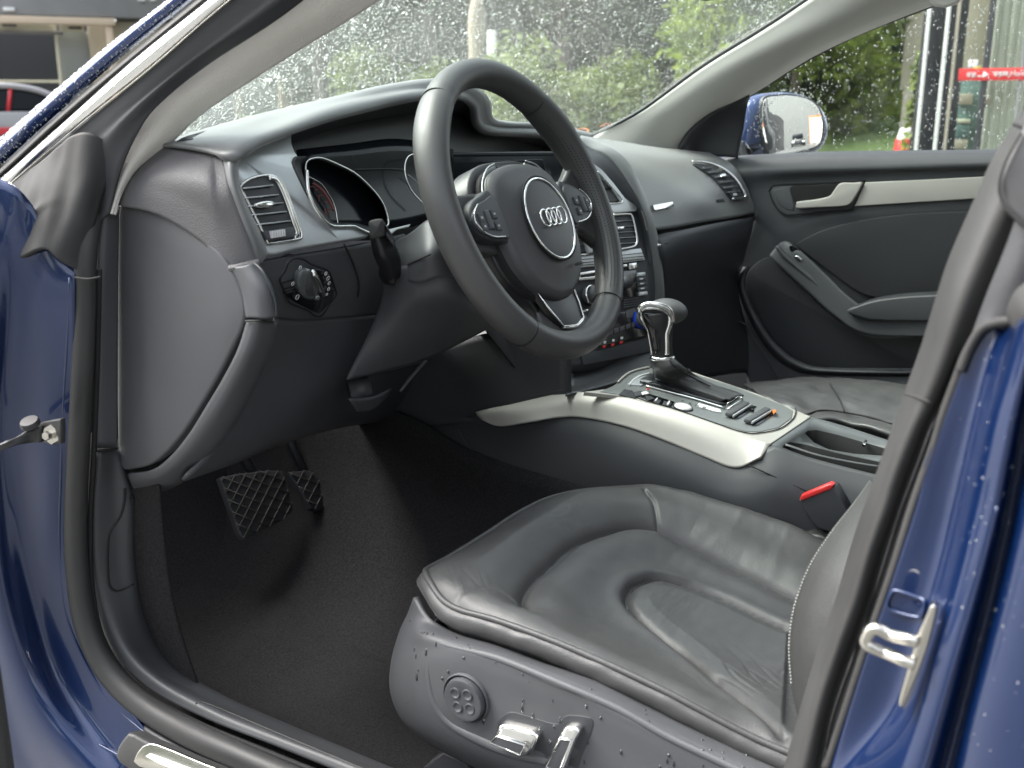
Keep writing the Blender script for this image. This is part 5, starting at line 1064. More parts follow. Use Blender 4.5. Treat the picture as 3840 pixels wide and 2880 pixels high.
# plastic side
sp = sheet('side_panel', [sx([(1550,2240,-.598),(1596,2306,-.610),(1700,2368,-.612),(1870,2420,-.612),(2059,2490,-.612),(2249,2550,-.612),(2439,2645,-.612),(2700,2770,-.612),(3050,2930,-.612)]),
   sx([(1528,2300,-.59),(1592,2372,-.632),(1700,2408,-.640),(1870,2456,-.643),(2100,2545,-.645),(2312,2646,-.645),(2502,2745,-.645),(2700,2838,-.645),(3050,3000,-.645)]),
   sx([(1496,2370,-.588),(1560,2425,-.630),(1680,2452,-.646),(1870,2510,-.648),(2100,2600,-.649),(2312,2700,-.649),(2502,2790,-.649),(2700,2890,-.649),(3050,3050,-.649)]),
   sx([(1466,2480,-.585),(1530,2510,-.628),(1660,2540,-.646),(1870,2600,-.648),(2100,2700,-.649),(2312,2800,-.649),(2502,2890,-.649),(2700,2980,-.649),(3050,3140,-.649)]),
   sx([(1462,2590,-.582),(1530,2630,-.625),(1660,2680,-.644),(1870,2740,-.648),(2100,2820,-.649),(2312,2920,-.649),(2502,3000,-.649),(2700,3090,-.649),(3050,3200,-.649)]),
   sx([(1500,2690,-.575),(1580,2740,-.618),(1720,2800,-.636),(1900,2850,-.645),(2100,2920,-.645),(2312,3020,-.645),(2502,3100,-.645),(2700,3190,-.645),(3050,3300,-.645)]),
   sx([(1570,2768,-.565),(1660,2820,-.595),(1800,2890,-.61),(1950,2950,-.62),(2100,3020,-.62),(2312,3120,-.62),(2502,3200,-.62),(2700,3290,-.62),(3050,3400,-.62)])], M_cap, se, nu=90, nv=50, thick=.006)
me = sp.data; bvp = BVHTree.FromPolygons([v.co for v in me.vertices], [p.vertices[:] for p in me.polygons])
def on_panel(x, y, o=0):
    h, n_, i_, d_ = bvp.ray_cast(CP, ray(x, y))
    if h is None: h, n_, i_, d_ = bvp.find_nearest(X(x, y, -.648))
    if n_.dot(CP-h) < 0: n_ = -n_
    return h+n_*o, n_
def opn(l, o=0): return [on_panel(x, y, o)[0] for x, y in l]
tube('panel_ridge', opn([(1612,2408),(1604,2470),(1605,2545),(1630,2646),(1692,2722),(1830,2792),(1950,2835),(2060,2862),(2240,2920)], -.0035), [.002,.0045,.006,.006,.007,.007,.006,.006,.006], M_cap, se, n=60, sides=12)
tube('panel_ridge', opn([(1612,2402),(1700,2422),(1870,2470),(2100,2556),(2312,2658),(2502,2760),(2700,2852),(2900,2950)], -.0025), [.002,.004,.004,.004,.004,.004], M_cap, se, n=60, sides=10)
rd = random.Random(4); q = []
for k in range(110):
    x = rd.uniform(1500, 2980); t = (x-1560)/1400; y = 2300+t*520+rd.random()**1.3*330+30
    if (x-1752)**2+(y-2614)**2 < 8000: continue
    h, n_ = on_panel(x, y, .0003)
    if (h-CP).length < 2: q.append((h, n_, .0007+.0011*rd.random(), 1+2.6*rd.random()**2*(1 if y > 2330+t*520+50 else .2)))
tag(drops('water_beads', q, M_wet, se, sides=7), 'dark rain beads on the seat side panel')
# lumbar knob and the two levers
kc2, kn_ = on_panel(1752, 2614, .001)
lathe('knob_seat', [(.0,-.002),(.0268,-.002),(.0272,.0015),(.0262,.0035),(.0248,.001)], kc2, kn_, M_cap, se, seg=48)
lk_ = lathe('lumbar_knob', [(0,.0075),(.014,.0072),(.019,.0085),(.0222,.008),(.0235,.004),(.0238,-.002)], kc2, kn_, M_lowp, se, seg=48)
kr = (V((0,1,0))-kn_*kn_.y).normalized(); ku = kn_.cross(kr)
for a in (45, 135, 225, 315):
    c = kc2+(kr*math.cos(math.radians(a+10))+ku*math.sin(math.radians(a+10)))*.0108+kn_*.0072
    lathe('knob_dimple', [(0,-.0005),(.0035,.0002),(.005,.0016),(.0058,.0014),(.0064,0)], c, kn_, M_lowp, lk_, seg=20)
plate('switch_recess', opn([(1863,2726),(1872,2696),(1902,2672),(1940,2672),(2078,2712),(2100,2700),(2129,2680),(2211,2688),(2228,2706),(2224,2736),(2186,2830),(2150,2905),(2070,2880),(2040,2830),(2010,2815),(1880,2770)], .0006), M_black, se, depth=.006, bev=.0015, n=70)
plate('cushion_lever', opn([(1872,2740),(1886,2710),(1904,2700),(1996,2722),(2022,2732),(2032,2752),(2014,2796),(1988,2818),(1960,2808),(1866,2764)], .011), M_chrome, se, depth=.011, bev=.0038, n=50)
plate('lever_face', opn([(1870,2753),(1888,2737),(1992,2770),(1974,2808),(1868,2764)], .0125), M_lowp, se, depth=.003, bev=.0006)
tube('face_edge', opn([(1870,2753),(1888,2737),(1992,2770),(1974,2808),(1868,2764)], .0125), .0009, M_chrome, se, closed=True, sides=6)
plate('backrest_lever', opn([(2118,2736),(2130,2712),(2146,2706),(2180,2712),(2190,2730),(2172,2770),(2134,2868),(2112,2884),(2066,2860),(2062,2838)], .011), M_chrome, se, depth=.011, bev=.0038, n=50)
plate('lever_face', opn([(2124,2748),(2164,2752),(2120,2872),(2070,2848)], .0125), M_lowp, se, depth=.003, bev=.0006)
tube('face_edge', opn([(2124,2748),(2164,2752),(2120,2872),(2070,2848)], .0125), .0009, M_chrome, se, closed=True, sides=6)
plate('seat_rail', [X(x, y, -.58) for x, y in [(1585,2880),(1660,2822),(1740,2860),(1800,2940),(1600,2960)]], M_black, se, depth=.03, bev=.003)
# backrest
bb = sheet('backrest_bolster', [sx([(3262,1800,-.47),(3203,1880,-.50),(3112,1995,-.535),(3034,2115,-.56),(2980,2254,-.578),(2960,2360,-.588),(2956,2453,-.594),(2966,2573,-.60),(2992,2688,-.604),(3030,2800,-.606)]),
   sx([(3290,1830,-.50),(3236,1910,-.53),(3150,2020,-.565),(3082,2140,-.59),(3034,2270,-.605),(3016,2370,-.612),(3010,2460,-.617),(3012,2575,-.62),(3030,2690,-.622),(3060,2800,-.624)]),
   sx([(3340,1880,-.53),(3290,1960,-.56),(3220,2060,-.59),(3160,2170,-.61),(3120,2290,-.62),(3100,2380,-.625),(3090,2470,-.63),(3085,2580,-.632),(3090,2700,-.634),(3110,2800,-.635)]),
   sx([(3420,1900,-.55),(3380,1980,-.58),(3320,2090,-.60),(3270,2200,-.62),(3230,2310,-.63),(3210,2400,-.635),(3200,2480,-.64),(3190,2590,-.64),(3180,2700,-.64),(3190,2800,-.64)])], M_leathg, se, nu=60, nv=30, thick=.004)
st_ = cr(sx([(3262,1802,-.475),(3206,1881,-.506),(3116,1997,-.541),(3038,2117,-.566),(2984,2255,-.584),(2964,2361,-.594),(2960,2453,-.60),(2970,2573,-.606)]), 150)
boxes('stitch', [((st_[i]+st_[i+1])/2+V((-.0012,0,0)), ((st_[i+1]-st_[i]).length*.55, .0012, .0012), ((st_[i+1]-st_[i]).normalized(), V((1,0,0)), (st_[i+1]-st_[i]).normalized().cross(V((1,0,0))))) for i in range(0, 148, 2)], M_stitch, se).__setitem__('kind', 'stuff')
box('backrest', (-.37,-.60,.62), (.40,.12,.6), M_leath, se, (V((1,0,0)), V((0,.97,.24)), V((0,-.24,.97))), .04)
# ================================================================== PASSENGER SEAT
ps = B('passenger_seat', 'black leather passenger seat cushion beyond the console')
NU2, NV2 = 90, 90; vs = []
PS = plane((.3,-.2,.40), (0,-.05,1))
pts_ps = [[(2820,1490),(2836,1463),(2895,1446),(2986,1433),(3116,1434),(3230,1440),(3330,1450),(3396,1460),(3520,1478)]]
r0 = [PS(x, y, -.035) for x, y in [(2790,1440),(2900,1425),(3010,1415),(3130,1416),(3250,1424),(3400,1440),(3600,1480)]]
r1 = [PS(x, y, .0) for x, y in [(2836,1466),(2905,1447),(2996,1435),(3116,1436),(3240,1442),(3396,1461),(3580,1500)]]
r2 = [PS(x, y, .004) for x, y in [(2880,1490),(2960,1480),(3050,1475),(3150,1482),(3260,1492),(3400,1510),(3580,1550)]]
r3 = [PS(x, y, -.004) for x, y in [(2960,1530),(3020,1548),(3070,1538),(3168,1546),(3260,1562),(3400,1590),(3580,1640)]]
r4 = [PS(x, y, .002) for x, y in [(3020,1570),(3080,1570),(3140,1572),(3220,1590),(3300,1612),(3420,1640),(3600,1700)]]
r5 = [PS(x, y, -.03) for x, y in [(3060,1620),(3120,1620),(3180,1630),(3260,1650),(3340,1670),(3440,1700),(3600,1760)]]
sheet('cushion', [r0, r1, r2, r3, r4, r5], M_leath, ps, nu=70, nv=60, thick=.004, fn=lambda p, u, v: p+V((0,0,.003*pnoise(V((p.x*22, p.y*30, 2)))+.0016*pnoise(V((p.x*80, p.y*40, 4))))))
tube('cushion_seam', [PS(x, y, .0065) for x, y in [(3112,1438),(3132,1470),(3152,1505),(3166,1542)]], .0014, M_seam, ps, n=20, sides=6)
tube('cushion_seam', [PS(x, y, -.001) for x, y in [(3020,1556),(3070,1540),(3120,1540),(3168,1547),(3260,1564),(3344,1590)]], .0016, M_seam, ps, n=30, sides=6)
box('seat_base', (.40,-.35,.24), (.46,.5,.20), M_black, ps, bev=.03)
box('backrest', (.40,-.66,.62), (.46,.12,.6), M_leath, ps, (V((1,0,0)), V((0,.97,.24)), V((0,-.24,.97))), .04)
# ================================================================== PASSENGER DOOR
pd_ = B('passenger_door', 'dark passenger door lining with an aluminium strip and pull handle')
M_door = M_lowp
sheet('door_card', [sx([(2700,592,.735),(2758,584,.735),(2950,574,.735),(3130,567,.735),(3450,563,.735),(3740,560,.735),(4000,557,.735)]),
   sx([(2700,612,.715),(2770,600,.715),(2950,592,.71),(3130,585,.71),(3450,580,.71),(3740,577,.71),(4000,574,.71)]),
   sx([(2740,655,.695),(2820,645,.693),(2950,640,.69),(3130,636,.69),(3450,628,.69),(3740,620,.69),(4000,615,.69)]),
   sx([(2790,710,.705),(2860,705,.705),(2960,690,.705),(3130,672,.705),(3450,655,.705),(3740,645,.705),(4000,640,.705)]),
   sx([(2830,800,.705),(2870,815,.705),(2960,822,.702),(3130,805,.700),(3450,785,.70),(3740,765,.70),(4000,760,.70)]),
   sx([(2800,900,.71),(2850,900,.71),(2940,900,.705),(3130,860,.705),(3450,840,.705),(3740,820,.705),(4000,815,.705)]),
   sx([(2740,1050,.725),(2800,1060,.725),(2940,1080,.72),(3130,1120,.715),(3450,1130,.715),(3740,1130,.715),(4000,1130,.715)]),
   sx([(2750,1200,.73),(2800,1210,.73),(2940,1250,.73),(3130,1270,.73),(3450,1270,.73),(3740,1270,.73),(4000,1270,.73)]),
   sx([(2800,1420,.71),(2880,1430,.71),(2960,1440,.705),(3130,1450,.70),(3450,1450,.70),(3740,1450,.70),(4000,1450,.70)]),
   sx([(2800,1560,.70),(2880,1560,.70),(2960,1560,.70),(3130,1560,.70),(3450,1560,.70),(3740,1560,.70),(4000,1560,.70)])], M_door, pd_, nu=60, nv=70, thick=.008)
def dx(l, c): return [X(x, y, c) for x, y in l]
plate('aluminium_strip', dx([(3245,684),(3450,675),(3700,662),(3900,652),(3900,734),(3646,746),(3450,758),(3204,773)], .692), M_alu, pd_, depth=.008, bev=.0018)
plate('handle_bezel', dx([(2887,716),(2896,702),(2920,696),(3060,690),(3240,681),(3198,776),(3180,786),(3090,794),(2964,808),(2934,800),(2912,780)], .696), M_door, pd_, depth=.008, bev=.003, n=60)
tube('bezel_gap', dx([(2884,718),(2894,700),(2920,693),(3060,687),(3245,678)], .6955), .0015, M_seam, pd_, n=40, sides=6)
tube('bezel_gap', dx([(2884,718),(2900,762),(2930,800),(2962,812),(3090,798),(3184,789),(3202,778)], .6955), .0013, M_seam, pd_, n=40, sides=6)
plate('handle_well', dx([(2966,700),(3080,693),(3152,689),(3132,735),(3080,758),(3000,768),(2980,760)], .6945), M_seam, pd_, depth=.003, bev=.001, n=50)
plate('speaker_inset', dx([(2898,712),(2960,702),(2978,770),(2975,790),(2950,786),(2922,768)], .6945), M_lowp, pd_, depth=.004, bev=.0015)
plate('pull_handle', dx([(3150,688),(3200,686),(3232,684),(3226,704),(3206,738),(3184,766),(3150,774),(3060,778),(2990,781),(2986,766),(2990,757),(3060,748),(3108,736),(3124,718)], .684), M_alu, pd_, depth=.012, bev=.0022, n=90, steps=4)
plate('door_insert', dx([(4000,775),(3700,790),(3450,798),(3262,820),(3140,846),(3063,872),(2985,915),(3000,935),(3100,1012),(3200,1085),(3262,1112),(3330,1122),(3500,1108),(3700,1098),(4000,1090)], .700), M_insert, pd_, depth=.004, bev=.003, n=110)
sheet('grab_sweep', [dx([(2885,958),(2910,925),(2935,905),(2960,905)], .690), dx([(2925,1000),(2955,972),(2985,945),(3006,945)], .675), dx([(3030,1095),(3056,1066),(3080,1040),(3098,1032)], .668), dx([(3130,1185),(3150,1158),(3172,1132),(3190,1120)], .66), dx([(3240,1250),(3252,1226),(3268,1196),(3290,1180)], .655), dx([(3440,1262),(3446,1238),(3450,1208),(3455,1190)], .65), dx([(3700,1262),(3700,1238),(3700,1205),(3700,1185)], .65)], M_door, pd_, nu=12, nv=70, thick=.01)
tube('sweep_edge', dx([(2912,922),(2950,965),(3060,1060),(3150,1148),(3215,1200),(3290,1226),(3450,1236),(3650,1236)], .672), .005, M_door, pd_, n=60, sides=12)
plate('armrest_pad', dx([(3172,1168),(3220,1146),(3262,1132),(3311,1122),(3400,1112),(3520,1106),(3700,1100),(3700,1206),(3480,1206),(3290,1202),(3230,1192)], .640), M_black, pd_, depth=.05, bev=.004, n=80, steps=4)
sheet('pocket_lip', [dx([(2786,1000),(2766,1065),(2790,1156),(2856,1280),(2921,1352),(2986,1391),(3051,1404),(3200,1410),(3409,1413),(3700,1413)], .705), dx([(2800,1000),(2782,1065),(2806,1152),(2872,1270),(2935,1338),(2996,1374),(3058,1390),(3200,1396),(3409,1398),(3700,1398)], .690), dx([(2812,1000),(2796,1062),(2820,1145),(2886,1258),(2950,1324),(3006,1358),(3066,1376),(3200,1384),(3409,1387),(3700,1387)], .70)], M_door, pd_, nu=80, nv=8, thick=.004)
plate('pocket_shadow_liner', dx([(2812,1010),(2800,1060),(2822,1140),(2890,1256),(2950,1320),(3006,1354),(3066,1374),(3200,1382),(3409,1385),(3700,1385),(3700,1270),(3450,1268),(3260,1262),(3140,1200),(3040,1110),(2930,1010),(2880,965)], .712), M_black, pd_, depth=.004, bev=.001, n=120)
wsw = B('window_switch', None)
plate('switch_base', dx([(2958,926),(2975,920),(3010,945),(3040,975),(3036,990),(3016,992),(2980,965)], .676), M_gloss, wsw, depth=.006, bev=.0015, n=30)
plate('switch_lever', dx([(2974,962),(2990,958),(3010,972),(3004,980),(2990,980)], .670), M_chromem, wsw, depth=.006, bev=.0015)
tube('kick_joint', dx([(2540,1250),(2650,1225),(2778,1208),(2820,1260),(2880,1350),(2934,1436)], .70), .0014, M_lowp, pd_, n=50, sides=6)
# side window, its seal and rain
gw = [sx([(2700,600,.735),(3000,582,.737),(3400,572,.737),(4100,566,.737)]), sx([(2700,300,.715),(3000,300,.715),(3400,300,.715),(4100,300,.715)]), sx([(2750,-200,.68),(3000,-200,.68),(3400,-200,.68),(4100,-200,.68)])]
sg = sheet('side_window', gw, M_side, pd_, nu=20, nv=20, thick=0)
rd = random.Random(6); q = []; _n = V((-1,0,.25)).normalized()
for k in range(3800):
    x, y = rd.uniform(2760, 3860), rd.uniform(-20, 570)
    c = .737-.0735*max(0, (575-y))/775*1.02
    if pnoise(V((x*.01, y*.01, 3))) < rd.uniform(-.7, .35): continue
    q.append((X(x, y, c+.001), _n, .0007+.0015*rd.random()**3, 1+rd.random()*.8))
drops('raindrops', q, M_water, sg, sides=6)
# ================================================================== DOOR MIRROR
dm = B('door_mirror', 'blue passenger door mirror wet with rain')
MC = X(2965, 465, .93)
mo = [(2800,420),(2816,385),(2864,352),(2920,343),(2964,341),(3030,351),(3080,378),(3108,415),(3123,460),(3123,508),(3103,552),(3063,580),(2960,600),(2860,606),(2780,606),(2765,590),(2780,500)]
mir_n = V((-.60,-.80,.06)).normalized()
MP = plane(MC, mir_n)
hs_ = plate('mirror_housing', [MP(x, y, -.02) for x, y in mo], M_bluel, dm, depth=.10, bev=.03, n=70, steps=6)
gl_ = [(2877,366),(2920,360),(2970,359),(3036,375),(3070,408),(3084,464),(3078,524),(3052,552),(2964,575),(2891,582),(2866,517),(2858,451),(2862,391)]
plate('glass_surround', [MP(x+(x-2968)*.06, y+(y-468)*.06, -.0155) for x, y in gl_], M_black, dm, depth=.01, bev=.002, n=60)
plate('mirror_glass', [MP(x, y, -.0145) for x, y in gl_], M_mirror, dm, depth=.003, bev=.0006, n=60)
sheet('mirror_foot', [[X(x, y, .76) for x, y in ((2765,545),(2775,600))], [MP(2800,520,-.05), MP(2820,600,-.05)]], M_black, dm, nu=6, nv=6, thick=.02)
rd = random.Random(9); q = []
for k in range(240):
    a = rd.uniform(0, 6.28); r_ = rd.uniform(1.0, 1.30); x, y = 2968+(110*r_)*math.cos(a), 468+(108*r_)*math.sin(a)
    q.append((MP(x, y, -.0145+.002 if r_ < 1.06 else -.0195), mir_n, .0008+.0012*rd.random(), 1.3))
drops('water_beads', q, M_bead, dm)
# ================================================================== REAR EDGE OF THE OPENING (foreground, right)
bp = sheet('rear_door_seal', [sx([(4050,120,-.66),(3850,390,-.665),(3799,464,-.67),(3759,530,-.67),(3719,597,-.68),(3646,762,-.69),(3560,961,-.695),(3514,1100,-.70),(3448,1312,-.70),(3396,1456,-.70),(3370,1540,-.70),(3331,1645,-.70),(3285,1775,-.70),(3246,1879,-.70),(3191,2043,-.70),(3142,2218,-.70),(3100,2338,-.70),(3058,2459,-.70),(3010,2621,-.70),(2938,2885,-.70),(2890,3060,-.70)]),
   sx([(4090,140,-.70),(3890,410,-.705),(3838,484,-.71),(3800,550,-.71),(3764,620,-.715),(3694,782,-.722),(3608,980,-.727),(3556,1120,-.73),(3488,1330,-.73),(3436,1474,-.73),(3408,1560,-.732),(3364,1665,-.732),(3318,1793,-.732),(3286,1895,-.732),(3232,2060,-.732),(3182,2232,-.732),(3138,2355,-.732),(3096,2475,-.732),(3046,2635,-.732),(2982,2885,-.732),(2930,3060,-.732)]),
   sx([(4140,180,-.715),(3950,440,-.72),(3890,520,-.725),(3850,590,-.725),(3820,660,-.728),(3760,810,-.730),(3680,1000,-.735),(3620,1150,-.738),(3550,1350,-.738),(3496,1490,-.737),(3454,1580,-.737),(3406,1690,-.737),(3360,1812,-.737),(3330,1910,-.737),(3268,2080,-.737),(3220,2250,-.737),(3176,2370,-.737),(3134,2490,-.737),(3082,2655,-.737),(3030,2885,-.737),(2980,3060,-.737)]),
   sx([(4200,220,-.71),(4000,480,-.715),(3950,560,-.72),(3920,640,-.72),(3880,720,-.72),(3820,880,-.722),(3740,1060,-.722),(3680,1200,-.722),(3600,1380,-.722),(3536,1520,-.720),(3490,1600,-.720),(3446,1720,-.720),(3402,1836,-.720),(3372,1920,-.720),(3308,2120,-.720),(3262,2280,-.720),(3220,2395,-.720),(3176,2510,-.720),(3120,2680,-.720),(3078,2885,-.720),(3030,3060,-.72)])], M_rub, car, nu=90, nv=30, thick=.003)
bp['label'] = 'fat rubber seal on the centre pillar, nearest the camera'
tube('seal_joint', sx([(3393,1476,-.703),(3440,1490,-.7345),(3494,1512,-.7405)]), .0009, M_gait, bp, n=14, sides=6)
tube('seal_joint', sx([(3800,465,-.672),(3840,478,-.712),(3900,500,-.728)]), .0012, M_seam, bp, n=14, sides=6)
sheet('seal_root', [sx([(3600,1340,-.728),(3540,1500,-.728),(3494,1600,-.728),(3450,1720,-.728),(3376,1915,-.728),(3312,2120,-.728),(3224,2395,-.728),(3124,2680,-.728),(3080,2900,-.728)]), sx([(3640,1320,-.735),(3576,1480,-.735),(3528,1590,-.735),(3482,1720,-.735),(3412,1915,-.735),(3346,2120,-.735),(3256,2395,-.735),(3152,2680,-.735),(3096,2900,-.735)])], M_seam, bp, nu=40, nv=4, thick=.003)
tube('thin_lip', sx([(3660,1272,-.742),(3625,1330,-.742),(3590,1420,-.742),(3539,1560,-.742),(3500,1690,-.742),(3432,1880,-.742),(3347,2151,-.742),(3257,2410,-.742),(3173,2664,-.742),(3100,2885,-.742)]), .0035, M_rub, bp, n=60, sides=8)
# blue pillar faces
PB_ = B('centre_pillar', 'deep blue centre pillar with the door striker')
cols = [
 [(3800,1190,-.745),(3690,1225,-.745),(3640,1300,-.745),(3604,1384,-.745),(3539,1560,-.745),(3468,1740,-.745),(3440,1880,-.745),(3352,2151,-.745),(3262,2410,-.745),(3180,2664,-.745),(3110,2890,-.745),(3050,3080,-.745)],
 [(3790,1210,-.752),(3740,1300,-.752),(3706,1400,-.752),(3664,1560,-.752),(3624,1720,-.752),(3585,1880,-.752),(3540,2070,-.752),(3480,2280,-.752),(3420,2480,-.752),(3340,2680,-.752),(3180,2890,-.755),(3060,3080,-.755)],
 [(3822,1200,-.790),(3790,1300,-.790),(3762,1400,-.790),(3716,1560,-.790),(3680,1720,-.79),(3645,1880,-.79),(3598,2070,-.79),(3540,2280,-.79),(3480,2480,-.79),(3420,2680,-.79),(3340,2890,-.79),(3280,3080,-.79)],
 [(3850,1190,-.800),(3832,1300,-.800),(3806,1400,-.800),(3764,1560,-.800),(3730,1720,-.80),(3700,1880,-.80),(3650,2070,-.80),(3590,2280,-.80),(3530,2480,-.80),(3470,2680,-.80),(3400,2890,-.80),(3350,3080,-.80)],
 [(3890,1180,-.800),(3874,1300,-.802),(3850,1400,-.802),(3812,1560,-.802),(3780,1720,-.802),(3750,1880,-.802),(3706,2070,-.802),(3650,2280,-.802),(3595,2480,-.802),(3540,2680,-.802),(3480,2890,-.802),(3430,3080,-.802)],
 [(3930,1180,-.780),(3912,1300,-.782),(3890,1400,-.782),(3856,1560,-.782),(3826,1720,-.782),(3796,1880,-.782),(3756,2070,-.782),(3706,2280,-.782),(3655,2480,-.782),(3604,2680,-.782),(3550,2890,-.782),(3510,3080,-.782)],
 [(3980,1180,-.800),(3960,1300,-.802),(3940,1400,-.802),(3905,1560,-.802),(3876,1720,-.802),(3846,1880,-.802),(3806,2070,-.802),(3756,2280,-.802),(3705,2480,-.802),(3654,2680,-.802),(3610,2890,-.802),(3570,3080,-.802)],
 [(4150,1180,-.815),(4130,1300,-.817),(4110,1400,-.817),(4070,1560,-.817),(4050,1720,-.817),(4030,1880,-.817),(4000,2070,-.817),(3960,2280,-.817),(3920,2480,-.817),(3880,2680,-.817),(3840,2890,-.817),(3800,3080,-.817)],
 [(4500,1180,-.83),(4500,1300,-.83),(4500,1400,-.83),(4480,1560,-.83),(4460,1720,-.83),(4440,1880,-.83),(4400,2070,-.83),(4380,2280,-.83),(4360,2480,-.83),(4340,2680,-.83),(4300,2890,-.83),(4280,3080,-.83)]]
ps_ = sheet('pillar_skin', [sx(c) for c in cols], M_blue, PB_, nu=90, nv=110, thick=.003, fn=lambda p, u, v: p+V((.0012*pnoise(V((p.x*3, p.y*9, p.z*5))), 0, 0)))
me = ps_.data; bvq = BVHTree.FromPolygons([v.co for v in me.vertices], [p.vertices[:] for p in me.polygons])
def onq(x, y, o=0):
    h, n_, i_, d_ = bvq.ray_cast(CP, ray(x, y))
    if h is None: h, n_, i_, d_ = bvq.find_nearest(X(x, y, -.75))
    if n_.dot(CP-h) < 0: n_ = -n_
    return h+n_*o, n_
rd = random.Random(12); q = []
for k in range(70):
    x, y = rd.uniform(3600, 3840), rd.uniform(1300, 2880)
    h, n_ = onq(x, y, .0001)
    if (h-CP).length < 1.6: q.append((h, n_, .0002+.00035*rd.random()**2, 1+rd.random()))
drops('water_beads', q, M_bead, PB_)
tube('weld_seam', [onq(x, y, .0)[0] for x, y in [(3740,1900),(3700,2060),(3640,2280),(3590,2450),(3540,2620),(3490,2800),(3460,2900)]], .0012, M_blue, PB_, n=50, sides=6)
# stamped recess
plate('stamped_recess', [onq(x, y, -.0006)[0] for x, y in [(3330,2262),(3347,2222),(3368,2216),(3452,2244),(3470,2258),(3464,2304),(3440,2314),(3350,2290)]], M_blue, PB_, depth=.003, bev=.0012, n=40)
tube('recess_rim', [onq(x, y, .0006)[0] for x, y in [(3330,2262),(3347,2222),(3368,2216),(3452,2244),(3470,2258),(3464,2304),(3440,2314),(3350,2290)]], .0016, M_blue, PB_, closed=True, n=50, sides=8)
# striker
sk_ = B('door_striker', 'bright steel door striker loop'); 
plate('striker_plate', sx([(3474,2300,-.800),(3490,2268,-.80),(3506,2274,-.80),(3510,2300,-.80),(3474,2440,-.80),(3428,2560,-.80),(3388,2650,-.80),(3370,2650,-.80),(3370,2620,-.80),(3404,2500,-.80),(3442,2380,-.80)]), M_metal, sk_, depth=.008, bev=.002, n=60)
tube('striker_loop', sx([(3440,2406,-.800),(3400,2396,-.80),(3340,2382,-.795),(3296,2360,-.797),(3268,2362,-.797),(3252,2384,-.797),(3246,2408,-.797),(3268,2426,-.797),(3320,2448,-.795),(3380,2474,-.80),(3430,2490,-.800)]), .0042, M_metal, sk_, n=60, sides=14)
plate('striker_backing', sx([(3500,2262,-.766),(3516,2268,-.77),(3512,2310,-.772),(3440,2560,-.772),(3400,2660,-.772),(3384,2662,-.768),(3440,2500,-.766)]), M_black, sk_, depth=.006, bev=.001)
# black upper corner: belt guide cover and rear pillar seal
cr1 = sheet('upper_seal_web', [sx([(3960,400,-.735),(3880,560,-.738),(3846,700,-.74),(3780,900,-.742),(3700,1100,-.742),(3630,1290,-.742),(3600,1380,-.742)]), sx([(4000,480,-.742),(3920,640,-.745),(3870,800,-.748),(3820,1000,-.75),(3760,1150,-.748),(3680,1240,-.746),(3640,1310,-.744)]), sx([(4100,520,-.74),(4000,700,-.745),(3950,850,-.75),(3900,1050,-.75),(3830,1190,-.75),(3740,1216,-.748),(3690,1232,-.746)])], M_rubd, PB_, nu=40, nv=16, thick=.004)
tube('web_edge', sx([(3850,1196,-.752),(3793,1204,-.753),(3735,1212,-.75),(3683,1236,-.748),(3637,1308,-.746),(3604,1390,-.746)]), .0035, M_gait, PB_, n=40, sides=8)
bc = plate('belt_guide_cover', sx([(4100,380,-.742),(3870,440,-.745),(3822,500,-.747),(3768,600,-.75),(3742,680,-.752),(3744,740,-.752),(3770,790,-.754),(3840,860,-.756),(3960,980,-.758),(4200,1000,-.76)]), M_hub, PB_, depth=.012, bev=.005, n=60, steps=5)
tube('cover_edge', sx([(3830,496,-.7475),(3774,600,-.7515),(3748,682,-.753),(3752,740,-.754),(3778,786,-.7555),(3850,856,-.7575),(3960,960,-.76)]), .0010, M_gait, PB_, n=40, sides=6)
ga2 = sheet('rubber_corner', [sx([(3900,1040,-.765),(3842,1060,-.768),(3800,1100,-.77),(3776,1160,-.77),(3776,1195,-.768)]), sx([(3960,1080,-.785),(3900,1120,-.79),(3850,1170,-.79),(3826,1220,-.785),(3812,1262,-.775)]), sx([(4050,1150,-.79),(3960,1200,-.79),(3900,1260,-.79),(3860,1310,-.785),(3850,1330,-.775)])], M_gait, PB_, nu=24, nv=24, thick=.006)
sheet('pillar_inner_trim', [[V((-.69,-.62,1.15)), V((-.68,-.56,.9)), V((-.68,-.50,.6)), V((-.68,-.47,.3))], [V((-.70,-.9,1.15)), V((-.70,-.9,.9)), V((-.70,-.9,.6)), V((-.70,-.9,.3))]], M_black, PB_, nu=12, nv=6, thick=.01)
# front wing, only seen as the car's nose beyond the screen is hidden; bonnet edge
sheet('bonnet', [[V((-.66,.60,.76)), V((0,.78,.77)), V((.66,.62,.75))], [V((-.70,1.5,.66)), V((0,1.6,.70)), V((.70,1.5,.66))]], M_bluel, car, nu=20, nv=10, thick=.004)
box('engine_bay', (0,1.2,.38), (1.4,.7,.5), M_black, car)
for x, y, s_ in ((2183,486,1.0),(2272,468,.7)):
    c = onpl(x, y, (.3,.46,.83), (0,-.5,1)); 
    lf = plate('fallen_leaf', [c+V((.03*s_*math.cos(t), .012*s_*math.sin(t)*(1+.4*math.cos(3*t)), .004*math.sin(2*t))) for t in [k*.5236 for k in range(12)]], M_orange, screen, depth=.001, bev=.0003)
    lf['label'] = 'orange fallen leaf at the foot of the windscreen'
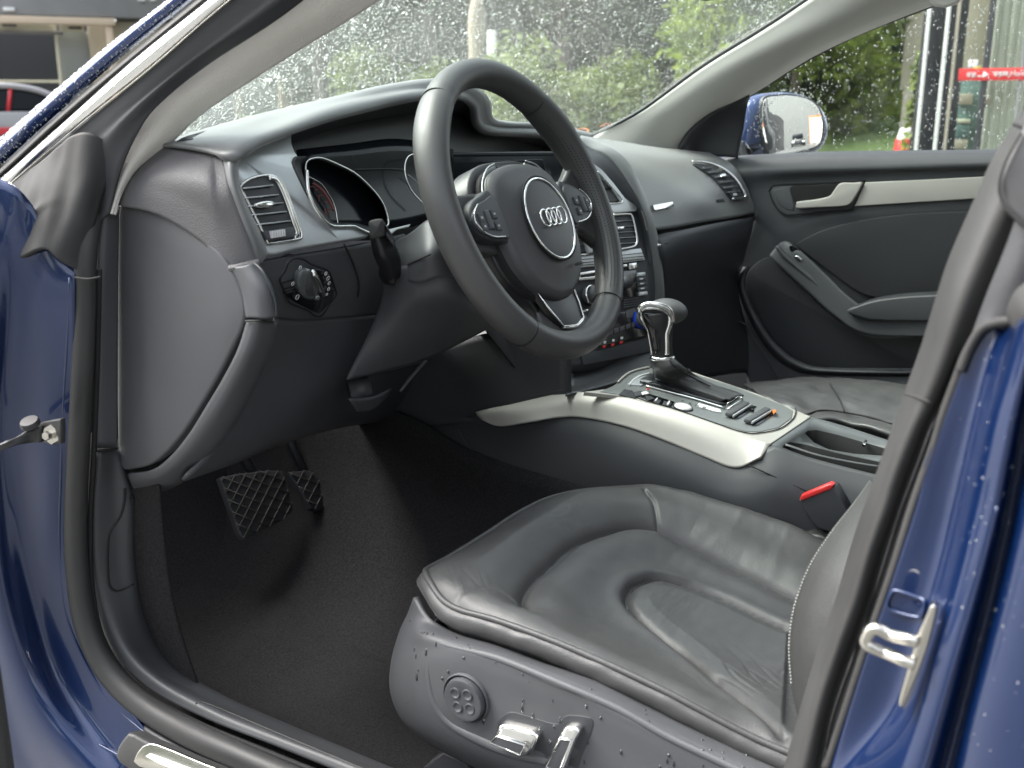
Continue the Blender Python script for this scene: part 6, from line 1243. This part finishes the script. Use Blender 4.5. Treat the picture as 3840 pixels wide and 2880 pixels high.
# ================================================================== OUTSIDE
def gp(px, dist, z=0):   # ground point in the direction of a column of the picture
    v = ray(px, 400); h = V((v.x, v.y, 0)).normalized(); return V((CP.x, CP.y, 0))+h*dist+V((0,0,z))
def hd(px): v = ray(px, 400); return V((v.x, v.y, 0)).normalized()
M_asph = mat('wet_asphalt', (.13,.13,.125), .35, bump=('n', 60, .3, .003), var=.2, varscale=.6, vr=.15)
M_lawn = mat('lawn_green', (.10,.15,.045), .9, var=.35, varscale=2, bump=('n', 30, 1, .03))
M_wallg = mat('grey_render', (.24,.24,.245), .8, var=.12, varscale=1.5)
M_wallb = mat('beige_render', (.42,.38,.30), .85, var=.12, varscale=1.2)
M_beam = mat('beige_beam', (.62,.50,.38), .6)
M_dark = mat('dark_interior', (.04,.042,.048), .8)
M_cream = mat('cream_panel', (.60,.58,.46), .7, var=.1, varscale=3)
M_trunk = mat('bark', (.10,.085,.07), .9, var=.3, varscale=6)
M_post = mat('white_post', (.72,.74,.70), .45)
M_curt = mat('pale_curtain', (.80,.79,.66), .9, var=.1, varscale=2)
M_teal = mat('teal_panel', (.10,.17,.16), .5)
M_ban = mat('red_banner', (.62,.03,.03), .5)
M_shut = mat('pale_shutter', (.62,.66,.60), .6)
M_carw = mat('white_car_paint', (.26,.26,.27), .3, coat=.6)
M_carr = mat('red_car_paint', (.5,.01,.02), .3, coat=.6)
M_parasol = mat('beige_canvas', (.34,.28,.22), .9)
gnd = mk('ground', [(-60,-60,-.001),(60,-60,-.001),(60,70,-.001),(-60,70,-.001)], [(0,1,2,3)], M_asph, smooth=False); tag(gnd, 'wet grey asphalt yard', kind='structure')
lw = sheet('lawn', [[gp(900,11,.0), gp(1600,11,.0), gp(2400,11,.0), gp(3200,10,.0), gp(3480,9,.0)], [gp(900,15,.45), gp(1600,15,.5), gp(2400,15,.55), gp(3200,13,.62), gp(3480,12,.6)], [gp(900,30,1.0), gp(1600,30,1.1), gp(2400,30,1.1), gp(3200,26,1.15), gp(3560,26,1.1)], [gp(900,50,1.5), gp(1600,50,1.5), gp(2400,50,1.5), gp(3200,46,1.5), gp(3560,46,1.5)]], M_lawn, None, nu=60, nv=50, thick=0, fn=lambda p, u, v: p+V((0,0,.05*pnoise(p*1.2))))
tag(lw, 'green lawn rising towards the trees', kind='structure')
def leafmat(name, c1, c2):
    m = bpy.data.materials.new(name); m.use_nodes = True; n = m.node_tree.nodes; l = m.node_tree.links.new; b = n['Principled BSDF']
    t = n.new('ShaderNodeTexCoord'); x = n.new('ShaderNodeTexNoise'); x.inputs['Scale'].default_value = 3.5; x.inputs['Detail'].default_value = 4
    r = n.new('ShaderNodeValToRGB'); r.color_ramp.elements[0].position = .36; r.color_ramp.elements[1].position = .64
    r.color_ramp.elements[0].color = (*c1, 1); r.color_ramp.elements[1].color = (*c2, 1)
    l(t.outputs['Object'], x.inputs['Vector']); l(x.outputs['Fac'], r.inputs[0]); l(r.outputs[0], b.inputs['Base Color'])
    b.inputs['Roughness'].default_value = .55; tr_ = n.new('ShaderNodeBsdfTranslucent'); l(r.outputs[0], tr_.inputs[0]); ms = n.new('ShaderNodeMixShader'); ms.inputs[0].default_value = .5
    l(b.outputs[0], ms.inputs[1]); l(tr_.outputs[0], ms.inputs[2]); l(ms.outputs[0], n['Material Output'].inputs[0]); return m
M_leafd = leafmat('dark_foliage', (.045,.07,.03), (.12,.17,.065)); M_leafl = leafmat('bright_foliage', (.05,.09,.02), (.14,.21,.05)); M_leafy = leafmat('yellow_green_foliage', (.09,.13,.025), (.24,.30,.06))
def crown_mesh(name, n, rx, rz, leaf, mt, seed, lobes=9):
    r = random.Random(seed); L_ = [(V((r.uniform(-.65,.65)*rx, r.uniform(-.65,.65)*rx, r.uniform(-.6,.7)*rz)), r.uniform(.32,.6)) for _ in range(lobes)]
    vs = []; fs = []
    for k in range(n):
        c, s_ = r.choice(L_); d = V((r.gauss(0,1), r.gauss(0,1), r.gauss(0,1))).normalized()*(r.random()**.45)
        p = c+V((d.x*rx*s_, d.y*rx*s_, d.z*rz*s_)); a = V((r.gauss(0,1), r.gauss(0,1), r.gauss(0,1))).normalized(); b = a.orthogonal().normalized(); q_ = leaf*r.uniform(.6,1.4); i = len(vs)
        vs += [p-a*q_, p+b*q_*.45, p+a*q_, p-b*q_*.45]; fs.append((i, i+1, i+2, i+3))
    me = bpy.data.meshes.new(name); me.from_pydata([tuple(v) for v in vs], [], fs); me.materials.append(mt); return me
def trunk_mesh(h, r0, seed):
    r = random.Random(seed); bm = bmesh.new(); vs = []; fs = []
    def limb(a, b, ra, rb, n=5):
        pts = [a.lerp(b, i/n)+V((r.uniform(-1,1), r.uniform(-1,1), 0))*ra*.5*(0 < i < n) for i in range(n+1)]; base = len(vs)
        for i, p in enumerate(pts):
            rr = ra+(rb-ra)*i/n
            for s in range(8): vs.append(p+V((math.cos(s*.785), math.sin(s*.785), 0))*rr)
        for i in range(n):
            for s in range(8): fs.append((base+i*8+s, base+i*8+(s+1) % 8, base+(i+1)*8+(s+1) % 8, base+(i+1)*8+s))
    limb(V((0,0,-.6)), V((r.uniform(-.2,.2), r.uniform(-.2,.2), h*.6)), r0, r0*.55)
    for k in range(6):
        z = h*r.uniform(.3,.6); a = r.uniform(0, 6.28); limb(V((0,0,z)), V((math.cos(a)*h*.3, math.sin(a)*h*.3, z+h*r.uniform(.15,.4))), r0*.4, r0*.1)
    me = bpy.data.meshes.new('trunk'); me.from_pydata([tuple(v) for v in vs], [], fs); me.materials.append(M_trunk); me.polygons.foreach_set('use_smooth', [True]*len(me.polygons)); return me
cm = [crown_mesh('crown', 14000, 2.6, 3.0, .09, M_leafd, 1), crown_mesh('crown', 14000, 2.4, 3.2, .10, M_leafl, 2), crown_mesh('crown', 14000, 2.7, 2.9, .095, M_leafd, 3), crown_mesh('crown', 7000, 1.6, 1.6, .09, M_leafy, 4)]
tm = [trunk_mesh(6, .16, 5), trunk_mesh(6, .12, 6), trunk_mesh(4, .07, 7)]
tr_specs = [(1220,19,3.2,1,'dark leafy tree just right of the pale shutters, through the windscreen'),(1420,22,3.6,1,'bright green tree over the instrument hood'),(1600,17,3.4,0,'dark tree left of the closed parasol'),(1800,24,4.0,1,'tall lighter tree behind the closed parasol'),(1960,18,3.4,2,'dark tree above the top of the steering wheel'),(2120,16,3.2,0,'slim dark tree right of the wheel top'),(2300,20,3.7,2,'dark tree beside the far windscreen pillar, left of it'),(2480,17,3.5,0,'dark tree mostly behind the far pillar'),
            (2700,21,3.8,2,'dark tree seen just above the door mirror'),(2900,17,3.3,1,'bright leafy tree over the door mirror'),(3060,20,3.6,0,'dark tree right of the door mirror'),(3220,18,3.4,2,'dark shady tree in the middle of the side window'),(3400,24,4.2,1,'lighter tree behind the beige wall end')]
for i, (px, dist, z, k, lb) in enumerate(tr_specs):
    t = thing('leafy_tree', lb, 'tree', gp(px, dist, .5), 'trees beyond the lawn'); t.rotation_euler.z = i*1.7; t.scale = (1,1,1+.08*(i % 3))
    c = bpy.data.objects.new('crown', cm[k]); scn.collection.objects.link(c); c.parent = t; c.location = (0,0,z-.2)
    u = bpy.data.objects.new('trunk', tm[i % 2]); scn.collection.objects.link(u); u.parent = t
for i, (px, dist, lb) in enumerate([(1180,27,'far hazy tree behind the first dark tree'),(1560,28,'far tree in the gap left of the parasol'),(2050,27,'far tree in the gap above the wheel'),(2420,27,'far tree behind the far pillar'),(2840,28,'far tree behind the bright mirror tree'),(3150,28,'far tree at the back of the garden')]):
    t = thing('leafy_tree', lb, 'tree', gp(px, dist, .8), 'trees beyond the lawn'); t.rotation_euler.z = i*2.3; t.scale = (1.5,1.5,1.5)
    c = bpy.data.objects.new('crown', cm[(i*2) % 3]); scn.collection.objects.link(c); c.parent = t; c.location = (0,0,2.3)
    u = bpy.data.objects.new('trunk', tm[i % 2]); scn.collection.objects.link(u); u.parent = t
for i, (px, dist, lb) in enumerate([(2010,12,'yellow-green bush low behind the wheel'),(2240,13,'yellow-green bush at the foot of the windscreen'),(2960,12,'bright bush just above the door mirror'),(3130,14,'bright bush right of the door mirror'),(3330,15,'yellowish bush low in the side window'),(1500,16,'low bush behind the instrument hood'),(1750,15,'low bush at the foot of the parasol')]):
    t = thing('garden_bush', lb, 'bush', gp(px, dist, .3), 'bushes on the lawn'); t.rotation_euler.z = i
    s_ = (.55,.5,.9,.6,.4,.6,.5)[i]; t.scale = (s_,s_,s_)
    c = bpy.data.objects.new('crown', cm[3]); scn.collection.objects.link(c); c.parent = t; c.location = (0,0,1.2 if i in (2,3) else .7)
    u = bpy.data.objects.new('trunk', tm[2]); scn.collection.objects.link(u); u.parent = t
for i, (x, y, k, lb) in enumerate([(-11,-9,1,'added unseen tree behind the camera, mirrored green in the chrome strip, rear one'),(-12,-4,0,'added unseen tree behind the camera nearest the car boot'),(-11.5,1,2,'tree behind the photographer level with the seat'),(-11,6,1,'tree behind the photographer level with the car nose'),(-12,11,0,'tree behind the photographer farthest forward')]):  # unseen row, inferred from the chrome's green, added to cut door-side sky light
    t = thing('leafy_tree', lb, 'tree', (x, y, 0), 'unseen trees across the yard'); t.rotation_euler.z = i*1.9; t.scale = (1.15,1.15,1.0)
    c = bpy.data.objects.new('crown', cm[k]); scn.collection.objects.link(c); c.parent = t; c.location = (0,0,3.2)
    u = bpy.data.objects.new('trunk', tm[i % 2]); scn.collection.objects.link(u); u.parent = t
# distant wood closing the view
wd = []; r = random.Random(22); vs = []; fs = []
for k in range(26000):
    px = r.uniform(1000, 4300); p = gp(px, 33+r.uniform(0,3), r.uniform(.3,11)+1.2*pnoise(V((px*.01,0,0)))); a = V((r.gauss(0,1), r.gauss(0,1), r.gauss(0,1))).normalized(); b = a.orthogonal().normalized(); q_ = r.uniform(.2,.45); i = len(vs)
    vs += [p-a*q_, p+b*q_*.6, p+a*q_, p-b*q_*.6]; fs.append((i, i+1, i+2, i+3))
tag(mk('far_wood', vs, fs, M_leafd, smooth=False), 'dense dark wood behind the garden trees', 'wood', kind='stuff')
# closed parasol and post beyond the lawn
pc = thing('closed_parasol', 'closed beige parasol standing on the lawn, seen through the wheel', 'parasol', gp(1792, 14, .3))
def loc(o, p): return p-o.location
o = lathe('canopy', [(.0,2.02),(.05,1.98),(.11,1.75),(.125,1.5),(.11,1.3),(.13,1.0),(.10,.9),(.02,.88)], (0,0,0), (0,0,1), M_parasol, pc, seg=14)
tube('pole', [V((0,0,0)), V((0,0,1.0))], .045, M_beam, pc, sides=10)
wpn = thing('white_post', 'thin white post just right of the closed parasol', 'post', gp(1846, 14.5, .3)); tube('post', [V((0,0,0)), V((0,0,1.55))], .06, M_post, wpn, sides=10)
# --- building on the left
def bld(name, label, px, dist):
    o = thing(name, label, 'building', gp(px, dist, 0)); n = -hd(px); o.rotation_euler.z = math.atan2(n.y, n.x)+math.pi/2; return o
# local frame: x right, y away, z up
bl = bld('shop_building', 'grey building with open roller doors and a beige beam, top left', 300, 22)
def onface(o, px, py, yoff=0):   # where a sight line meets the front plane of a thing, in the thing's own frame
    a = o.rotation_euler.z; n = V((math.sin(a), -math.cos(a), 0)); p = onpl(px, py, o.location-n*yoff, n)-o.location
    return V((p.x*math.cos(a)+p.y*math.sin(a), -p.x*math.sin(a)+p.y*math.cos(a), p.z))
def pnl(name, x0, x1, y0, y1, mt, off=0, dep=.1, parent=bl): 
    ym = min(max((y0+y1)/2, 60), 400); a, b = onface(parent, x0, ym, off), onface(parent, x1, ym, off); xm = min(max((x0+x1)/2, 0), 700); c, d = onface(parent, xm, y0, off), onface(parent, xm, y1, off)
    return box(name, ((a.x+b.x)/2, off+dep/2, (c.z+d.z)/2), (abs(b.x-a.x), dep, abs(c.z-d.z)), mt, parent, bev=.01)
pnl('fascia', -900, 1120, -500, 56, M_wallg, -.3, .5); pnl('beam', -900, 430, 56, 84, M_beam, -.36, .3)
pnl('post', 418, 442, 80, 560, M_beam, -.3, .2); pnl('back_wall', -900, 1120, 84, 560, M_dark, 3, .1)
pnl('ceiling_panel', -900, 210, 84, 116, M_cream, .3, .2); pnl('ceiling_panel', 222, 316, 88, 116, M_cream, .2, .1)
pnl('grille', 8, 62, 90, 98, M_dark, .15, .1); pnl('grille', 256, 306, 101, 109, M_dark, .1, .08)
pnl('shutter_rail', -900, 235, 112, 124, M_wallg, .2, .15); pnl('glass_door', 230, 350, 116, 560, mat('grimy_door_glass', (.20,.215,.205), .3), .6, .05); pnl('door_jamb', 224, 236, 84, 560, M_cream, .25, .1)
pnl('side_wall', 350, 420, 84, 560, M_wallb, .5, .1); pnl('shelf_rail', -900, 235, 300, 309, M_cream, 1.0, .06); pnl('shelf_rail', -900, 235, 345, 352, M_cream, 1.0, .06)
pnl('side_wall', 442, 720, 84, 560, M_wallb, 0, .2); pnl('sign_plate', 14, 58, 27, 41, M_white, -.36, .06); pnl('sign_plate', 522, 552, -4, 4, M_white, -.36, .06); pnl('sign_plate', 568, 590, -4, 4, M_white, -.36, .06)
pnl('shutter', 720, 880, 250, 560, M_wallg, .2, .1); pnl('shutter', 905, 1045, 236, 560, M_shut, .15, .1); pnl('pillar', 1062, 1110, 200, 560, M_beam, -.1, .4); pnl('pillar', 882, 904, 84, 560, M_beam, -.1, .4)
pnl('upper_wall', 442, 1120, 40, 240, M_wallg, .05, .2)
for k in range(10): pnl('shutter_slat', 906, 1044, 246+k*26, 250+k*26, M_wallg, .13, .03)
# --- parked car on the left
pcx = thing('parked_car', 'pale and red parked car at the far left in front of the grey building', 'car', gp(60, 17, 0)); n = -hd(60); pcx.rotation_euler.z = math.atan2(n.y, n.x)+math.pi/2
S2_ = 17/4036
def cpt(px, py, y=0):
    q_ = onface(pcx, px, py, 0); return V((q_.x, y, q_.z))
prof = [(-420,560),(-440,470),(-400,430),(-250,415),(-150,345),(-40,325),(90,332),(190,365),(262,412),(330,430),(350,470),(350,560)]
def car_half(y, f): return [cpt(x, 400+(yy-400)*1.0, y) for x, yy in prof]
o = plate('body', [cpt(x, yy, 0) for x, yy in [(-420,600),(-440,470),(-400,436),(-250,425),(0,418),(262,420),(330,436),(352,480),(350,600)]], M_carw, pcx, depth=1.6, bev=.05, nrm=(0,-1,0), n=60)
o = plate('greenhouse', [cpt(x, yy, .12) for x, yy in [(-250,430),(-150,350),(-40,326),(90,332),(190,362),(262,424)]], M_glassd, pcx, depth=1.3, bev=.06, nrm=(0,-1,0), n=40)
tube('roof_rail', [cpt(x, yy, .10) for x, yy in [(-250,424),(-150,346),(-40,322),(90,328),(190,358),(262,418)]], .045, M_carw, pcx, n=40)
tube('window_pillar', [cpt(40,326,.1), cpt(30,420,.08)], .03, M_carr, pcx)
plate('lower_panel', [cpt(x, yy, -.03) for x, yy in [(-420,476),(52,478),(44,506),(-420,520)]], M_carr, pcx, depth=.1, bev=.02, nrm=(0,-1,0))
for x in (-300, 230):
    wl = lathe('wheel', [(0,.1),(.18,.1),(.30,.08),(.32,0),(.32,-.15)], cpt(x, 400+.558/S2_, -.02), (0,-1,0), M_black, pcx, seg=24)
    lathe('hub_cap', [(0,.12),(.16,.12),(.19,.09)], cpt(x, 400+.558/S2_, -.02), (0,-1,0), M_alud, wl, seg=20)
# --- glazed shop front on the right
br = bld('glazed_shopfront', 'glazed shopfront with pale curtains and a red banner, right', 3660, 8)
def rx(px, off=0): return onface(br, px, 300, off).x
def rz(py, off=0): return onface(br, 3660, py, off).z
def rp_(name, x0, x1, y0, y1, mt, off=0, dep=.05, lean=0):
    return box(name, ((rx(x0,off)+rx(x1,off))/2, off+dep/2, (rz(y0,off)+rz(y1,off))/2), (abs(rx(x1,off)-rx(x0,off)), dep, abs(rz(y1,off)-rz(y0,off))), mt, br, bev=.004)
Z0, Z1 = 830, -900
rp_('dark_glazing', 3450, 3535, Z1, Z0, M_dark, .12, .05); rp_('frame_edge', 3440, 3452, Z1, Z0, M_black, -.02, .1); rp_('door_post', 3453, 3467, Z1, Z0, M_post, -.06, .04)
rp_('door_post', 3524, 3539, Z1, Z0, M_post, -.06, .04); rp_('door_post', 3562, 3575, Z1, Z0, M_wallb, -.04, .04); rp_('dark_glazing', 3535, 3605, Z1, Z0, M_dark, .10, .05)
rp_('inner_wall', 3600, 3690, Z1, 300, M_wallb, .5, .05); rp_('shelf_unit', 3590, 3690, 300, Z0, M_teal, .45, .2); rp_('window_post', 3680, 3706, Z1, Z0, M_black, -.02, .06)
for y0, y1, mt in ((352,392,M_wallb),(448,462,M_cream),(470,520,M_teal),(524,560,M_wallb)): rp_('shelf_item', 3602, 3655, y0, y1, mt, .38, .1)
for k in range(13):
    x = 3712+k*22; tube('curtain_fold', [V((rx(x+ (8*math.sin(k*2.1))), .30+.02*math.sin(k*1.3), rz(Z1))), V((rx(x+8*math.sin(k*2.1)+4), .30, rz(300))), V((rx(x+6*math.sin(k)), .31, rz(Z0)))], .028, M_curt, br, sides=8, n=8)
rp_('curtain_backing', 3700, 4100, Z1, Z0, M_curt, .36, .02); rp_('window_post', 3822, 3836, Z1, Z0, M_wallg, -.02, .05); rp_('window_post', 4000, 4020, Z1, Z0, M_black, -.02, .06)
rp_('tie_back', 3700, 3720, 366, 398, M_beam, .26, .04)
pg = mk('shop_glass', [(rx(3575),.03,rz(Z0)),(rx(4100),.03,rz(Z0)),(rx(4100),.03,rz(Z1)),(rx(3575),.03,rz(Z1))], [(0,1,2,3)], M_side, br, smooth=False)
bn = rp_('banner', 3592, 4060, 256, 302, M_ban, -.03, .01); bn.name = 'banner'
def rt_(s_, px, py, size, align='LEFT'):
    cu = bpy.data.curves.new('banner_lettering', 'FONT'); cu.body = s_; cu.size = size; cu.extrude = .001; cu.align_x = align; cu.align_y = 'CENTER'; cu.materials.append(M_white)
    f_ = bpy.data.objects.new('font', cu); me = bpy.data.meshes.new_from_object(f_); bpy.data.objects.remove(f_)
    o = bpy.data.objects.new('banner_lettering', me); scn.collection.objects.link(o); o.parent = br; o.location = (rx(px), -.034, rz(py)); o.rotation_euler = (math.pi/2,0,0); return o
def cj(px, py, w_):  # a square character built of strokes
    st_ = [((-1,.8),(1,.8)), ((0,1),(0,-1)), ((-1,.1),(1,.1)), ((-.8,-.8),(.9,-.8)), ((-.7,.5),(-.9,-.4))] if (px//10) % 2 else [((-.9,.9),(-.9,-.9)), ((-.9,.9),(.9,.9)), ((.9,.9),(.9,-.9)), ((-.9,0),(.9,0)), ((0,.9),(0,-.9))]
    items = []
    for a, b in st_:
        p, q_ = V((rx(px+a[0]*w_), -.034, rz(py-a[1]*w_))), V((rx(px+b[0]*w_), -.034, rz(py-b[1]*w_))); d = (q_-p)
        items.append(((p+q_)/2, (d.length, .003, .005), (d.normalized(), V((0,1,0)), d.normalized().cross(V((0,1,0))))))
    boxes('banner_character', items, M_white, br)
for x in (3632, 3650): cj(x, 280, 8)
ar = [(3664,284),(3684,284),(3684,268),(3707,280),(3684,292),(3684,288),(3664,288)]
plate('banner_arrow', [V((rx(x), -.033, rz(y))) for x, y in ar], M_white, br, depth=.002, bev=.0003, nrm=(0,-1,0))
for x in (3732, 3750, 3768): cj(x, 278, 8)
rt_('HowSo', 3784, 278, .048)
st1 = rp_('window_sticker', 3624, 3660, 224, 252, M_white, -.03, .006); rp_('window_sticker', 3646, 3676, 250, 257, mat('yellow_sticker', (.7,.5,.05), .5), -.031, .005); rp_('window_sticker', 3634, 3642, 228, 236, M_orange, -.032, .005)
# beige wall end left of the shopfront
wl = thing('beige_wall', 'plain beige wall between the trees and the glazed shopfront', 'wall', gp(3420, 12, 0)); n = -hd(3420); wl.rotation_euler.z = math.atan2(n.y, n.x)+math.pi/2
box('wall_panel', (0,.1,3.0), (.27,.2,3.9), M_wallb, wl, bev=.01); box('wall_base', (.0,.1,.5), (.2,.2,1.1), M_wallb, wl, bev=.01)
vp = thing('vine_strip', 'bright climbing leaves along the shopfront edge', 'plant', gp(3427, 8.6, 0))
c = bpy.data.objects.new('foliage', crown_mesh('foliage', 260, .06, .55, .04, M_leafy, 44)); scn.collection.objects.link(c); c.parent = vp; c.location = (0,0,.75)
tube('stem', [V((0,0,0)), V((.02,0,1.1))], .01, M_trunk, vp, sides=6)
bo3 = thing('bollard', 'small red and white striped bollard at the edge of the lawn', 'bollard', gp(3408, 9.5, 0))
lathe('post', [(0,.72),(.05,.70),(.075,.6),(.09,.3),(.09,0)], (0,0,0), (0,0,1), M_white, bo3, seg=16)
lathe('red_band', [(.078,.62),(.086,.55),(.093,.45),(.092,.44)], (0,0,0), (0,0,1), M_red, bo3, seg=16)
# --- behind the car: what the door mirror shows
rw = thing('yard_wall', 'long pale wall seen only in the door mirror', 'wall', (8,-17,0)); rw.rotation_euler.z = 0
box('wall_panel', (0,0,4.5), (30,.2,9), mat('pale_wall', (.17,.175,.17), .8, var=.06), rw, bev=.01)
dw = thing('yard_door', 'white doorway with an orange frame seen in the door mirror', 'door', (5.2,-16.85,0))
box('door_leaf', (0,0,1.7), (2.3,.05,3.4), M_post, dw); box('frame_top', (0,.03,3.45), (2.6,.12,.16), M_orange, dw); box('frame_side', (-1.22,.03,1.7), (.14,.12,3.4), M_orange, dw); box('frame_side', (1.22,.03,1.7), (.14,.12,3.4), M_orange, dw)
yc = thing('yard_car', 'small black car parked by the wall, seen in the door mirror', 'car', (1.6,-13.5,0))
box('body', (0,0,.62), (1.8,3.6,.7), M_gloss, yc, bev=.15); box('cabin', (0,-.2,1.2), (1.5,2.0,.55), M_glassd, yc, bev=.18)
for x in (-.8,.8):
    for y in (-1.1,1.2): tube('wheel', [V((x-.1,y,.3)), V((x+.1,y,.3))], .3, M_rubd, yc, sides=16)
box('headlamp', (-.65,1.78,.75), (.3,.08,.14), M_white, yc, bev=.03); box('headlamp', (.65,1.78,.75), (.3,.08,.14), M_white, yc, bev=.03)
